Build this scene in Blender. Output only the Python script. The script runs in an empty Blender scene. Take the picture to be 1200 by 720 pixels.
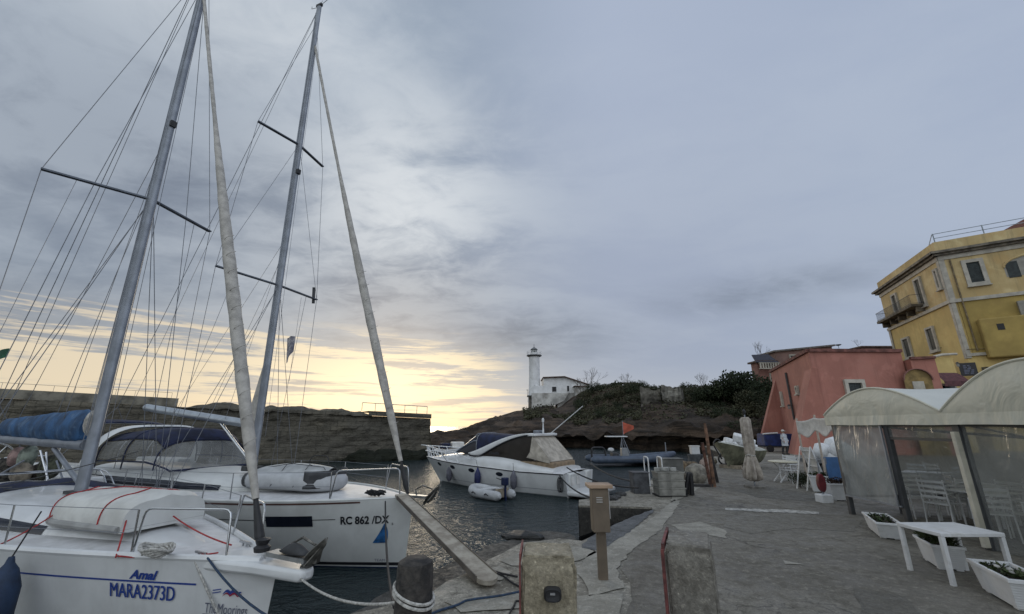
import bpy, bmesh, math, random
from mathutils import Vector, Matrix, noise as mnoise, Euler
R = math.radians
scene = bpy.context.scene
COL = scene.collection

# ---------------------------------------------------------------- camera
CAM_H = 2.0
FPX = 490.0
PITCH = math.atan(140 / FPX)
cam_d = bpy.data.cameras.new('camera'); cam = bpy.data.objects.new('camera', cam_d); COL.objects.link(cam)
cam.location = (0, 0, CAM_H); cam.rotation_euler = (math.pi / 2 + PITCH, 0, 0)
cam_d.sensor_width = 36; cam_d.lens = FPX / 1200 * 36; cam_d.clip_start = .05; cam_d.clip_end = 9000
scene.camera = cam

# ---------------------------------------------------------------- exposure
scene.view_settings.view_transform = 'Standard'; scene.view_settings.look = 'None'
scene.view_settings.gamma = 1; scene.view_settings.exposure = 0.36
try: scene.view_settings.use_curve_mapping = False
except Exception: pass
scene.cycles.max_bounces = 6; scene.cycles.transparent_max_bounces = 16
scene.cycles.diffuse_bounces = 3; scene.cycles.glossy_bounces = 3

# ---------------------------------------------------------------- sun
SUN_EL, SUN_AZ = 9.0, -16.0          # azimuth from +Y towards +X
sd = bpy.data.lights.new('sun', 'SUN'); sd.energy = .40; sd.angle = R(18); sd.color = (1, .86, .66)
so = bpy.data.objects.new('sun', sd); COL.objects.link(so)
to_sun = Vector((math.sin(R(SUN_AZ)) * math.cos(R(SUN_EL)), math.cos(R(SUN_AZ)) * math.cos(R(SUN_EL)), math.sin(R(SUN_EL))))
so.rotation_euler = to_sun.to_track_quat('Z', 'Y').to_euler()

# ---------------------------------------------------------------- node helper
class NT:
    def __init__(s, tree): s.t = tree; s.n = tree.nodes; s.l = tree.links
    def new(s, typ, **kw):
        n = s.n.new(typ)
        for k, v in kw.items(): setattr(n, k, v)
        return n
    def put(s, sock, v):
        if hasattr(v, 'is_output') or isinstance(v, bpy.types.NodeSocket): s.l.new(v, sock)
        elif v is not None: sock.default_value = v
    def m(s, op, a, b=None, c=None, clamp=False):
        n = s.new('ShaderNodeMath', operation=op); n.use_clamp = clamp
        s.put(n.inputs[0], a)
        if b is not None: s.put(n.inputs[1], b)
        if c is not None: s.put(n.inputs[2], c)
        return n.outputs[0]
    def ramp(s, v, lo, hi, a=0., b=1., smooth=True):
        n = s.new('ShaderNodeMapRange'); n.interpolation_type = 'SMOOTHSTEP' if smooth else 'LINEAR'
        s.put(n.inputs[0], v); n.inputs[1].default_value = lo; n.inputs[2].default_value = hi
        n.inputs[3].default_value = a; n.inputs[4].default_value = b
        return n.outputs[0]
    def mix(s, f, a, b, mode='MIX'):
        n = s.new('ShaderNodeMix', data_type='RGBA', blend_type=mode)
        s.put(n.inputs[0], f)
        for i, v in ((6, a), (7, b)):
            if isinstance(v, (tuple, list)): v = tuple(v)[:3] + (1,)
            s.put(n.inputs[i], v)
        return n.outputs[2]
    def noise(s, vec, scale, detail=4, rough=.5, dist=0., dim='3D'):
        n = s.new('ShaderNodeTexNoise', noise_dimensions=dim)
        if vec is not None: s.l.new(vec, n.inputs['Vector'])
        n.inputs['Scale'].default_value = scale; n.inputs['Detail'].default_value = detail
        n.inputs['Roughness'].default_value = rough; n.inputs['Distortion'].default_value = dist
        return n.outputs[0]
    def comb(s, x, y, z=0.):
        n = s.new('ShaderNodeCombineXYZ')
        for i, v in enumerate((x, y, z)): s.put(n.inputs[i], v)
        return n.outputs[0]
    def mapping(s, vec, scale=(1, 1, 1), loc=(0, 0, 0), rot=(0, 0, 0)):
        n = s.new('ShaderNodeMapping'); s.l.new(vec, n.inputs[0])
        n.inputs['Scale'].default_value = scale; n.inputs['Location'].default_value = loc; n.inputs['Rotation'].default_value = rot
        return n.outputs[0]

# ---------------------------------------------------------------- world: Nishita sky under a broken overcast
def make_world():
    w = bpy.data.worlds.new('World'); scene.world = w; w.use_nodes = True
    t = NT(w.node_tree); t.n.clear()
    out = t.new('ShaderNodeOutputWorld'); bg = t.new('ShaderNodeBackground'); bg.inputs[1].default_value = 1.0
    t.l.new(bg.outputs[0], out.inputs[0])
    sky = t.new('ShaderNodeTexSky', sky_type='NISHITA'); sky.sun_disc = False
    sky.sun_elevation = R(SUN_EL); sky.sun_rotation = R(SUN_AZ)
    tc = t.new('ShaderNodeTexCoord'); d = tc.outputs['Generated']
    sep = t.new('ShaderNodeSeparateXYZ'); t.l.new(d, sep.inputs[0])
    x, y, z = sep.outputs
    zc = t.m('MAXIMUM', z, 0.0)
    el = t.m('ARCSINE', zc)                                   # radians
    az = t.m('ARCTAN2', x, y)
    # cloud deck coordinates: a layer seen in perspective
    k = t.m('DIVIDE', 1.0, t.m('ADD', zc, .16))
    px = t.m('MULTIPLY', x, k); py = t.m('MULTIPLY', y, k)
    pc = t.comb(px, py, 0.)
    n1 = t.noise(t.mapping(pc, (.8, 1.0, 1), (4.3, 2.2, 0), (0, 0, R(30))), .62, 7, .56, .45)
    n2 = t.noise(t.mapping(pc, (1.1, 1.8, 1), (7.3, 4.2, 0), (0, 0, R(22))), 1.25, 7, .56, .5)
    n3 = t.noise(t.mapping(pc, (1., 1.3, 1), (1.3, 9.2, 0)), 5.0, 6, .62, .5)
    c = t.m('ADD', t.m('MULTIPLY', n1, .60), t.m('ADD', t.m('MULTIPLY', n2, .31), t.m('MULTIPLY', n3, .09)))
    lump = t.ramp(c, .42, .58)
    leftness = t.ramp(az, R(20), R(-20))
    base = t.mix(t.ramp(el, 0.05, .9), (.246, .280, .362), (.305, .352, .448))
    base = t.mix(leftness, base, t.mix(t.ramp(el, 0.05, .9), (.168, .200, .252), (.218, .265, .335)))
    base = t.mix(t.ramp(az, .3, 1.1), base, (.285, .335, .435))
    light = t.mix(t.ramp(el, 0.05, .7), (.38, .415, .455), (.46, .505, .555))
    f = t.m('MULTIPLY', lump, t.m('ADD', .18, t.m('MULTIPLY', .34, leftness)))
    col = t.mix(f, base, light)
    # the whitish breach left of centre, and another towards the upper left
    def blob(a0, wa_, e0, we_):
        ga = t.m('DIVIDE', t.m('SUBTRACT', az, R(a0)), R(wa_)); ge = t.m('DIVIDE', t.m('SUBTRACT', el, R(e0)), R(we_))
        return t.m('EXPONENT', t.m('MULTIPLY', t.m('ADD', t.m('MULTIPLY', ga, ga), t.m('MULTIPLY', ge, ge)), -1.))
    g1 = blob(-17, 15, 29, 13); g1b = blob(-40, 22, 44, 7)
    f2 = t.m('MULTIPLY', t.m('MAXIMUM', g1, t.m('MULTIPLY', g1b, .6)), t.ramp(t.m('ADD', t.m('MULTIPLY', n2, .6), t.m('MULTIPLY', n3, .4)), .34, .58), clamp=True)
    col = t.mix(t.m('MULTIPLY', f2, .85), col, (.56, .585, .605))
    # dark cloud masses: left at middle height, a bank over the harbour mouth, a band low on the right
    nd = t.ramp(t.m('ADD', t.m('MULTIPLY', n2, .55), t.m('MULTIPLY', n3, .45)), .36, .60, 1., .42)
    d1 = blob(-46, 20, 27, 12); d2 = blob(-16, 13, 15.5, 4.5); d3 = blob(2, 11, 12, 3.5); d4 = blob(32, 12, 15.5, 2.2)
    dd = t.m('MULTIPLY', t.m('MAXIMUM', t.m('MAXIMUM', d1, d2), t.m('MAXIMUM', d3, t.m('MULTIPLY', d4, .8))), nd)
    col = t.mix(t.m('MULTIPLY', dd, .88), col, (.132, .155, .200))
    # pale band right on the horizon
    hz = t.m('MULTIPLY', t.ramp(el, R(9), R(2)), t.ramp(az, R(75), R(5)))
    col = t.mix(t.m('MULTIPLY', hz, .6), col, (.37, .40, .44))
    # warm streaks near the hidden sun
    ns = t.noise(t.mapping(t.comb(az, t.m('MULTIPLY', el, 10.), 0.), (1., 1., 1), (5.2, 1.4, 0), (0, 0, R(-6))), 2.6, 8, .62, .6)
    ns2 = t.noise(t.mapping(t.comb(az, t.m('MULTIPLY', el, 14.), 0.), (1., 1., 1), (1.7, 3.1, 0), (0, 0, R(-4))), 5.5, 7, .66, .5)
    gap = t.m('ADD', t.m('MULTIPLY', ns, .55), t.m('MULTIPLY', ns2, .45))
    wa = t.m('MULTIPLY', t.ramp(az, R(9), R(-14)), t.ramp(az, R(-95), R(-55)))
    we = t.ramp(el, R(15.5), R(4.5))
    glow = t.m('MULTIPLY', wa, we)
    col = t.mix(t.m('MULTIPLY', glow, .6), col, (.29, .28, .275))
    thr = t.m('SUBTRACT', t.m('ADD', gap, t.m('MULTIPLY', glow, .085)), .5)
    warm = t.m('MULTIPLY', t.ramp(thr, .0, .085), t.ramp(glow, .08, .55))
    core = blob(-16, 15, 3.5, 6)
    wc = t.mix(core, (.58, .49, .36), (.80, .69, .48))
    col = t.mix(t.m('MULTIPLY', warm, .95), col, wc)
    col = t.mix(t.m('MULTIPLY', core, .18), col, (.62, .56, .44))
    # a little of the clear sky shines through everywhere
    add = t.new('ShaderNodeMix', data_type='RGBA', blend_type='ADD'); add.inputs[0].default_value = .006
    t.l.new(col, add.inputs[6]); t.l.new(sky.outputs[0], add.inputs[7])
    back = t.mix(t.ramp(y, .25, -.6), add.outputs[2], t.mix(1., add.outputs[2], (2.5, 2.35, 2.1), 'MULTIPLY'))
    dark = t.mix(t.ramp(z, -.02, 0.), (.10, .12, .15), back)
    t.l.new(dark, bg.inputs[0])
make_world()

# ---------------------------------------------------------------- picking world points: pixel + distance (or height)
def ray(px, py):
    X = (px - 600) / FPX; Y = (360 - py) / FPX
    return X, math.cos(PITCH) - Y * math.sin(PITCH), Y * math.cos(PITCH) + math.sin(PITCH)
def at(px, py, D):
    x, f, u = ray(px, py); return Vector((x / f * D, D, CAM_H + u / f * D))
def gp(px, py, z=0.):
    x, f, u = ray(px, py); k = (z - CAM_H) / u; return Vector((x * k, f * k, z))

# ---------------------------------------------------------------- materials
MATS = {}
def mat(name, col=None, rough=.6, var=.12, scale=4., bump=.0, bscale=30., metal=0., col2=None, streak=False, spec=.5, dirt=None, dscale=1.2, damt=.5, coat=0., runs=0.):
    if name in MATS: return MATS[name]
    m = bpy.data.materials.new(name); m.use_nodes = True; t = NT(m.node_tree)
    b = t.n['Principled BSDF']
    tc = t.new('ShaderNodeTexCoord'); v = tc.outputs['Object']
    if streak: v = t.mapping(v, (1, 1, .12))
    n = t.noise(v, scale, 5, .6)
    c2 = col2 or tuple(max(0, c * (1 - 2.2 * var)) for c in col)
    f = t.ramp(n, .35, .65)
    c = t.mix(f, c2, tuple(min(1, k * (1 + var * .6)) for k in col))
    if dirt:
        nd = t.noise(tc.outputs['Object'], dscale, 6, .65, .6)
        c = t.mix(t.m('MULTIPLY', t.ramp(nd, .5, .68), damt), c, dirt)
    if runs:
        nr = t.noise(t.mapping(tc.outputs['Object'], (1.6, 1.6, .10)), 1.3, 7, .68, .3); nq = t.noise(t.mapping(tc.outputs['Object'], loc=(4, 7, 2)), .9, 6, .6, .8)
        c = t.mix(t.m('MULTIPLY', t.ramp(nr, .50, .68), runs), c, tuple(k * .52 for k in col)); c = t.mix(t.m('MULTIPLY', t.ramp(nq, .56, .63), runs * .55), c, tuple(min(.7, k * 1.35 + .03) for k in col))
    t.l.new(c, b.inputs['Base Color'])
    b.inputs['Roughness'].default_value = rough; b.inputs['Metallic'].default_value = metal
    b.inputs['Specular IOR Level'].default_value = spec; b.inputs['Coat Weight'].default_value = coat
    if bump:
        nb = t.noise(tc.outputs['Object'], bscale, 5, .6)
        bn = t.new('ShaderNodeBump'); bn.inputs['Strength'].default_value = bump; bn.inputs['Distance'].default_value = .02
        t.l.new(nb, bn.inputs['Height']); t.l.new(bn.outputs[0], b.inputs['Normal'])
    MATS[name] = m; return m
def clear_mat(name, tint, alpha_mix, rough=.08):
    m = bpy.data.materials.new(name); m.use_nodes = True; t = NT(m.node_tree); t.n.clear()
    out = t.new('ShaderNodeOutputMaterial'); tr = t.new('ShaderNodeBsdfTransparent'); tr.inputs[0].default_value = tint + (1,)
    pb = t.new('ShaderNodeBsdfPrincipled'); pb.inputs['Base Color'].default_value = (.46, .47, .46, 1); pb.inputs['Roughness'].default_value = rough
    mx = t.new('ShaderNodeMixShader')
    tc = t.new('ShaderNodeTexCoord'); nz = t.noise(tc.outputs['Object'], 1.1, 4, .6, 1.0)
    t.l.new(t.ramp(nz, .35, .7, alpha_mix * .8, alpha_mix * 1.35), mx.inputs[0])
    bn = t.new('ShaderNodeBump'); bn.inputs['Strength'].default_value = .45; bn.inputs['Distance'].default_value = .12
    t.l.new(t.noise(t.mapping(tc.outputs['Object'], (1, 1, .35)), 3.0, 3, .5, 1.2), bn.inputs['Height']); t.l.new(bn.outputs[0], pb.inputs['Normal'])
    t.l.new(tr.outputs[0], mx.inputs[1]); t.l.new(pb.outputs[0], mx.inputs[2]); t.l.new(mx.outputs[0], out.inputs[0])
    return m

# ---------------------------------------------------------------- mesh builder
class MB:
    def __init__(s): s.v = []; s.f = []
    def add(s, vs, fs):
        o = len(s.v); s.v += [Vector(p) for p in vs]; s.f += [tuple(i + o for i in f) for f in fs]; return s
    def box(s, c, size, rz=0., rot=None, taper=0.):
        M = (rot.to_matrix() if rot else Matrix.Rotation(rz, 3, 'Z')); h = Vector(size) / 2; vs = []
        for z in (-1, 1):
            k = 1 - taper if z > 0 else 1
            for x, y in ((-1, -1), (1, -1), (1, 1), (-1, 1)): vs.append(M @ Vector((x * h.x * k, y * h.y * k, z * h.z)) + Vector(c))
        return s.add(vs, [(0, 3, 2, 1), (4, 5, 6, 7), (0, 1, 5, 4), (1, 2, 6, 5), (2, 3, 7, 6), (3, 0, 4, 7)])
    def bar(s, a, b, w, h=None, up=(0, 0, 1)):
        a = Vector(a); b = Vector(b); h = h or w; d = (b - a).normalized(); sd_ = d.cross(Vector(up))
        if sd_.length < 1e-4: sd_ = d.cross(Vector((1, 0, 0)))
        sd_.normalize(); u = sd_.cross(d); vs = []
        for p in (a, b):
            for i, j in ((-1, -1), (1, -1), (1, 1), (-1, 1)): vs.append(p + sd_ * (i * w / 2) + u * (j * h / 2))
        return s.add(vs, [(0, 1, 2, 3), (7, 6, 5, 4), (0, 4, 5, 1), (1, 5, 6, 2), (2, 6, 7, 3), (3, 7, 4, 0)])
    def tube(s, pts, r, n=8, caps=True):
        pts = [Vector(p) for p in pts]; rs = r if isinstance(r, (list, tuple)) else [r] * len(pts)
        rings = []; prev = None
        for i, p in enumerate(pts):
            d = (pts[min(i + 1, len(pts) - 1)] - pts[max(i - 1, 0)]); d = d.normalized() if d.length > 1e-9 else Vector((0, 0, 1))
            if prev is None:
                a = d.cross(Vector((0, 0, 1)));
                if a.length < .05: a = d.cross(Vector((1, 0, 0)))
            else: a = prev - d * prev.dot(d)
            a.normalize(); prev = a; b = d.cross(a)
            rings.append([p + (a * math.cos(2 * math.pi * k / n) + b * math.sin(2 * math.pi * k / n)) * rs[i] for k in range(n)])
        o = len(s.v)
        for g in rings: s.v += g
        for i in range(len(rings) - 1):
            for k in range(n):
                k2 = (k + 1) % n; s.f.append((o + i * n + k, o + i * n + k2, o + (i + 1) * n + k2, o + (i + 1) * n + k))
        if caps:
            s.f.append(tuple(o + k for k in range(n))[::-1]); e = o + (len(rings) - 1) * n; s.f.append(tuple(e + k for k in range(n)))
        return s
    def lathe(s, prof, c=(0, 0, 0), n=16):
        return s.tube_rings([[Vector((c[0] + r * math.cos(2 * math.pi * k / n), c[1] + r * math.sin(2 * math.pi * k / n), c[2] + z)) for k in range(n)] for r, z in prof])
    def tube_rings(s, rings, caps=True, closed=True):
        n = len(rings[0]); o = len(s.v)
        for g in rings: s.v += [Vector(p) for p in g]
        for i in range(len(rings) - 1):
            for k in range(n if closed else n - 1):
                k2 = (k + 1) % n; s.f.append((o + i * n + k, o + i * n + k2, o + (i + 1) * n + k2, o + (i + 1) * n + k))
        if caps and closed:
            s.f.append(tuple(o + k for k in range(n))[::-1]); e = o + (len(rings) - 1) * n; s.f.append(tuple(e + k for k in range(n)))
        return s
    def grid(s, fn, nu, nv):
        o = len(s.v)
        for i in range(nu + 1):
            for j in range(nv + 1): s.v.append(Vector(fn(i / nu, j / nv)))
        for i in range(nu):
            for j in range(nv):
                a = o + i * (nv + 1) + j; s.f.append((a, a + nv + 1, a + nv + 2, a + 1))
        return s
    def prism(s, poly, z0, z1):
        n = len(poly); o = len(s.v)
        s.v += [Vector((p[0], p[1], z0)) for p in poly] + [Vector((p[0], p[1], z1)) for p in poly]
        s.f.append(tuple(o + i for i in range(n))[::-1]); s.f.append(tuple(o + n + i for i in range(n)))
        for i in range(n): j = (i + 1) % n; s.f.append((o + i, o + j, o + n + j, o + n + i))
        return s
    def ball(s, c, r, n=10, m=7, sq=(1, 1, 1)):
        c = Vector(c); rings = []
        for i in range(m + 1):
            a = math.pi * (i + .02) / (m + .04); rings.append([c + Vector((r * sq[0] * math.sin(a) * math.cos(2 * math.pi * k / n), r * sq[1] * math.sin(a) * math.sin(2 * math.pi * k / n), -r * sq[2] * math.cos(a))) for k in range(n)])
        return s.tube_rings(rings)
    def build(s, name, m, parent=None, world=False, smooth=False, bevel=0., solid=0., recalc=True):
        me = bpy.data.meshes.new(name); vs = s.v
        if world and parent is not None:
            inv = MW[parent.name].inverted(); vs = [inv @ p for p in vs]
        me.from_pydata([tuple(p) for p in vs], [], s.f)
        if m: me.materials.append(m)
        if recalc:
            bm = bmesh.new(); bm.from_mesh(me); bmesh.ops.recalc_face_normals(bm, faces=bm.faces); bm.to_mesh(me); bm.free()
        o = bpy.data.objects.new(name, me); COL.objects.link(o)
        if parent is not None: o.parent = parent; MW[o.name] = MW[parent.name].copy()
        else: MW[o.name] = Matrix.Identity(4)
        if smooth:
            me.shade_smooth()
            try: me.set_sharp_from_angle(angle=R(42))
            except Exception: pass
        if solid:
            md = o.modifiers.new('s', 'SOLIDIFY'); md.thickness = solid; md.offset = 0
        if bevel:
            md = o.modifiers.new('b', 'BEVEL'); md.width = bevel; md.segments = 2; md.limit_method = 'ANGLE'
        return o
MW = {}
def T(name, label, cat, loc=(0, 0, 0), rz=0., group=None):
    o = bpy.data.objects.new(name, None); COL.objects.link(o); o.location = loc; o.rotation_euler = (0, 0, rz); o.empty_display_size = .1
    o['label'] = label; o['category'] = cat
    if group: o['group'] = group
    MW[o.name] = Matrix.Translation(Vector(loc)) @ Matrix.Rotation(rz, 4, 'Z'); return o
def tag(o, label, cat, group=None):
    o['label'] = label; o['category'] = cat
    if group: o['group'] = group
    return o
def rebase(o, loc):                       # move a single mesh's origin to its base
    loc = Vector(loc); o.data.transform(Matrix.Translation(-loc)); o.location = loc; return o
def struct(o, kind='structure'): o['kind'] = kind; return o
def kids(o): return [c for c in bpy.data.objects if c.parent == o]
def copy_tree(o, loc=None, rz=None, label=None, parent=None, scale=None, group=None):
    c = o.copy(); COL.objects.link(c); c.parent = parent
    if loc is not None: c.location = loc
    if rz is not None: c.rotation_euler = (0, 0, rz)
    if scale is not None: c.scale = scale if isinstance(scale, (tuple, list)) else (scale,) * 3
    if label: c['label'] = label
    if group: c['group'] = group
    for ch in kids(o): copy_tree(ch, parent=c)
    MW[c.name] = Matrix.Translation(c.location) @ Matrix.Rotation(c.rotation_euler.z, 4, 'Z')
    return c
def text_mb(body, size=1., shear=0., bold=0., sx=1., res=3):
    cu = bpy.data.curves.new('t', 'FONT'); cu.body = body; cu.size = size; cu.shear = shear; cu.offset = bold; cu.resolution_u = res
    ob = bpy.data.objects.new('t', cu); COL.objects.link(ob)
    dg = bpy.context.evaluated_depsgraph_get(); me = bpy.data.meshes.new_from_object(ob.evaluated_get(dg))
    mb = MB(); mb.add([Vector((v.co.x * sx, v.co.y, 0)) for v in me.vertices], [tuple(p.vertices) for p in me.polygons])
    bpy.data.objects.remove(ob); bpy.data.curves.remove(cu); bpy.data.meshes.remove(me); return mb
def rope_pts(a, b, sag, n=14):
    a = Vector(a); b = Vector(b); return [a.lerp(b, i / n) - Vector((0, 0, sag * 4 * (i / n) * (1 - i / n))) for i in range(n + 1)]
rnd = random.Random(7)

white = mat('gelcoat_white', (.62, .63, .63), .28, .05, 1.2, dirt=(.46, .455, .43), dscale=.9, damt=.35, coat=.3, runs=.13)
white2 = mat('gelcoat_cream', (.58, .59, .57), .30, .05, 1.5, dirt=(.44, .43, .40), dscale=.8, damt=.35, coat=.3, runs=.13)
deckw = mat('deck_white', (.60, .60, .60), .55, .06, 5, bump=.15, bscale=140, dirt=(.40, .40, .38), dscale=1.6, damt=.4)
dark_glass = mat('dark_window', (.012, .015, .025), .16, .1, 3, spec=.3)
navy = mat('navy_canvas', (.008, .014, .048), .8, .25, 3, bump=.3, bscale=25)
navy_paint = mat('navy_paint', (.010, .018, .06), .35, .1, 3)
bluecv = mat('blue_canvas', (.022, .085, .20), .75, .25, 2.5, bump=.8, bscale=5, dirt=(.09, .16, .26), dscale=3.2, damt=.6)
alu = mat('aluminium', (.24, .26, .295), .48, .1, 3, metal=.5)
alu_d = mat('dark_spar', (.10, .115, .14), .45, .15, 3, metal=.3)
steel = mat('stainless', (.55, .56, .57), .22, .05, 5, metal=1.)
wire = mat('rigging_wire', (.17, .18, .20), .5, .1, 5, metal=.3)
sailc = mat('furled_sail', (.40, .38, .345), .8, .12, 6, bump=.5, bscale=14)
blackr = mat('black_rubber', (.018, .018, .02), .6, .2, 8, bump=.2)
hyp = mat('dinghy_grey', (.42, .43, .44), .6, .06, 4, dirt=(.28, .28, .27), damt=.3)
dgry = mat('dark_grey_fabric', (.05, .052, .055), .75, .2, 5)
redrope = mat('red_rope', (.36, .03, .03), .8, .2, 30)
whrope = mat('white_rope', (.45, .44, .41), .85, .2, 30)
blrope = mat('blue_rope', (.02, .045, .09), .8, .2, 30)
bkrope = mat('black_rope', (.015, .015, .017), .8, .2, 30)
letter_blue = mat('letter_blue', (.02, .05, .24), .45, .05, 3)
letter_black = mat('letter_black', (.012, .012, .016), .45, .05, 3)
letter_grey = mat('letter_grey', (.12, .13, .18), .5, .05, 3)
whplastic = mat('white_plastic', (.60, .61, .62), .45, .06, 3, dirt=(.36, .35, .31), dscale=3, damt=.45)
whpaint = mat('white_paint', (.62, .61, .58), .6, .08, 3, dirt=(.38, .36, .32), dscale=2, damt=.4)
darkm = mat('anthracite_metal', (.045, .048, .052), .5, .1, 5)
wood = mat('weathered_wood', (.30, .255, .19), .75, .25, 3, col2=(.17, .14, .105), bump=.4, bscale=20)
soil = mat('soil', (.035, .026, .018), .95, .3, 12, bump=1., bscale=20)
# ================================================================ water, quay, rock
WZ = -0.9
def water_mat():
    m = bpy.data.materials.new('sea_water'); m.use_nodes = True; t = NT(m.node_tree); b = t.n['Principled BSDF']
    b.inputs['Base Color'].default_value = (.014, .024, .026, 1); b.inputs['Roughness'].default_value = .11; b.inputs['IOR'].default_value = 1.333
    tc = t.new('ShaderNodeTexCoord'); v = tc.outputs['Object']
    a = t.noise(t.mapping(v, (1, 1.5, 1), rot=(0, 0, R(15))), 1.5, 4, .6, .6); c = t.noise(t.mapping(v, (1, 1.8, 1), rot=(0, 0, R(-20))), 5.5, 3, .55, .5)
    e = t.noise(v, .25, 2, .5)
    h = t.m('ADD', t.m('ADD', t.m('MULTIPLY', a, 1.), t.m('MULTIPLY', c, .28)), t.m('MULTIPLY', e, 1.0))
    bn = t.new('ShaderNodeBump'); bn.inputs['Strength'].default_value = 1.0; bn.inputs['Distance'].default_value = .22
    t.l.new(h, bn.inputs['Height']); t.l.new(bn.outputs[0], b.inputs['Normal'])
    return m
w = MB()
xs = [-6000, -500, -120, -60, -30, 0, 30, 60, 120, 500, 6000]; ys = [-60, 0, 20, 40, 80, 160, 400, 1200, 7000]
w.add([(x, y, WZ) for x in xs for y in ys], [(i * len(ys) + j, (i + 1) * len(ys) + j, (i + 1) * len(ys) + j + 1, i * len(ys) + j + 1) for i in range(len(xs) - 1) for j in range(len(ys) - 1)])
struct(w.build('water', water_mat()))
w = MB(); w.add([(-7000, -3000, -6), (7000, -3000, -6), (7000, 7500, -6), (-7000, 7500, -6)], [(0, 1, 2, 3)])
struct(w.build('seabed', mat('seabed', (.02, .025, .02), .9)))

def concrete_mat(name, c1, c2, c3, crack=True, sc=1., wet=None):
    m = bpy.data.materials.new(name); m.use_nodes = True; t = NT(m.node_tree); b = t.n['Principled BSDF']
    tc = t.new('ShaderNodeTexCoord'); v = tc.outputs['Object']
    n1 = t.noise(v, .55 * sc, 6, .62, .8); n2 = t.noise(t.mapping(v, loc=(5, 3, 1)), 2.6 * sc, 6, .65, .4); n3 = t.noise(v, 38, 4, .7)
    col = t.mix(t.ramp(n1, .38, .62), c1, c2); col = t.mix(t.m('MULTIPLY', t.ramp(n2, .5, .66), .7), col, c3)
    vor = t.new('ShaderNodeTexVoronoi', feature='DISTANCE_TO_EDGE'); vor.inputs['Scale'].default_value = .42 * sc
    wv = t.new('ShaderNodeVectorMath', operation='ADD'); sc_ = t.new('ShaderNodeVectorMath', operation='SCALE')
    nz = t.new('ShaderNodeTexNoise'); nz.inputs['Scale'].default_value = 1.3; nz.inputs['Detail'].default_value = 6; t.l.new(v, nz.inputs['Vector'])
    t.l.new(nz.outputs[1], sc_.inputs[0]); sc_.inputs['Scale'].default_value = 1.6; t.l.new(v, wv.inputs[0]); t.l.new(sc_.outputs[0], wv.inputs[1]); t.l.new(wv.outputs[0], vor.inputs['Vector'])
    gate = t.ramp(t.noise(t.mapping(v, loc=(9, 1, 0)), .5, 2, .5), .46, .56)
    if crack: col = t.mix(t.m('MULTIPLY', t.m('MULTIPLY', t.ramp(vor.outputs[0], .0, .014, 1., 0.), gate), .75), col, (.03, .028, .025))
    col = t.mix(t.m('MULTIPLY', t.ramp(n3, .35, .6, 1., 0.), .45), col, tuple(k * .45 for k in c1))
    n4 = t.noise(t.mapping(v, loc=(2, 8, 3)), 9 * sc, 6, .7, .3); col = t.mix(t.m('MULTIPLY', t.ramp(n4, .52, .66), .5), col, tuple(min(.6, k * 1.5) for k in c2)); col = t.mix(t.m('MULTIPLY', t.ramp(n4, .46, .34), .5), col, tuple(k * .6 for k in c3))
    v2 = t.new('ShaderNodeTexVoronoi', feature='DISTANCE_TO_EDGE'); v2.inputs['Scale'].default_value = 2.3; t.l.new(wv.outputs[0], v2.inputs['Vector'])
    if crack: col = t.mix(t.m('MULTIPLY', t.m('MULTIPLY', t.ramp(v2.outputs[0], .0, .03, 1., 0.), t.ramp(n1, .52, .60)), .5), col, (.035, .032, .028))
    v3 = t.new('ShaderNodeTexVoronoi', feature='F1'); v3.inputs['Scale'].default_value = 16; t.l.new(v, v3.inputs['Vector']); col = t.mix(t.m('MULTIPLY', t.ramp(v3.outputs['Distance'], .16, .08), t.ramp(n4, .45, .55)), col, tuple(min(.6, k * 1.7) for k in c2))
    t.l.new(col, b.inputs['Base Color'])
    t.l.new(t.ramp(n2, .35, .6, .55, .9), b.inputs['Roughness']); b.inputs['Specular IOR Level'].default_value = .35
    hh = t.m('ADD', t.m('MULTIPLY', n3, .45), t.m('ADD', t.m('MULTIPLY', n2, .7), t.m('MULTIPLY', t.ramp(vor.outputs[0], 0., .03), .4 if crack else 0.)))
    bn = t.new('ShaderNodeBump'); bn.inputs['Strength'].default_value = .7; bn.inputs['Distance'].default_value = .03
    t.l.new(hh, bn.inputs['Height']); t.l.new(bn.outputs[0], b.inputs['Normal'])
    return m
asph = concrete_mat('worn_asphalt', (.138, .128, .108), (.182, .170, .144), (.095, .088, .072), True)
conc = concrete_mat('quay_concrete', (.17, .158, .130), (.31, .29, .245), (.105, .096, .078), True, 1.6)
patchm = concrete_mat('light_cement', (.31, .295, .255), (.20, .19, .16), (.40, .385, .34), False, 3.)
wetm = concrete_mat('wet_stone', (.05, .048, .042), (.085, .08, .07), (.03, .028, .025), False, 3.)
slate = concrete_mat('slate_ramp', (.085, .09, .095), (.11, .115, .12), (.06, .063, .066), False, 1.)

def jag(pts, amp, step=.35, seed=3):
    r = random.Random(seed); out = []
    for i in range(len(pts) - 1):
        a = Vector(pts[i]); b = Vector(pts[i + 1]); n = max(1, int((b - a).length / step)); d = (b - a).normalized(); nn = Vector((-d.y, d.x))
        for k in range(n): out.append(a.lerp(b, k / n) + (nn * r.uniform(-amp, amp) if k else Vector((0, 0))))
    out.append(Vector(pts[-1])); return out
g2 = lambda x, y, z=0.: tuple(gp(x, y, z))[:2]
edge = jag([(-3.6, 2.4), (-2.1, 5.1), g2(506, 694), g2(560, 664), g2(612, 636), g2(655, 631), g2(682, 634), g2(724, 616), g2(765, 598)], .05)
edge2 = jag([(3.6, 11.75), (1.75, 12.0), (1.9, 12.9), g2(722, 580), g2(748, 572), g2(764, 562), g2(800, 551), g2(822, 541), g2(838, 535), (14.5, 30), (17.5, 38), (20.5, 47)], .07, .8)
quay_poly = [tuple(p) for p in edge + edge2] + [(130, 60), (130, -15), (-8, -15), (-6, -2)]
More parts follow.
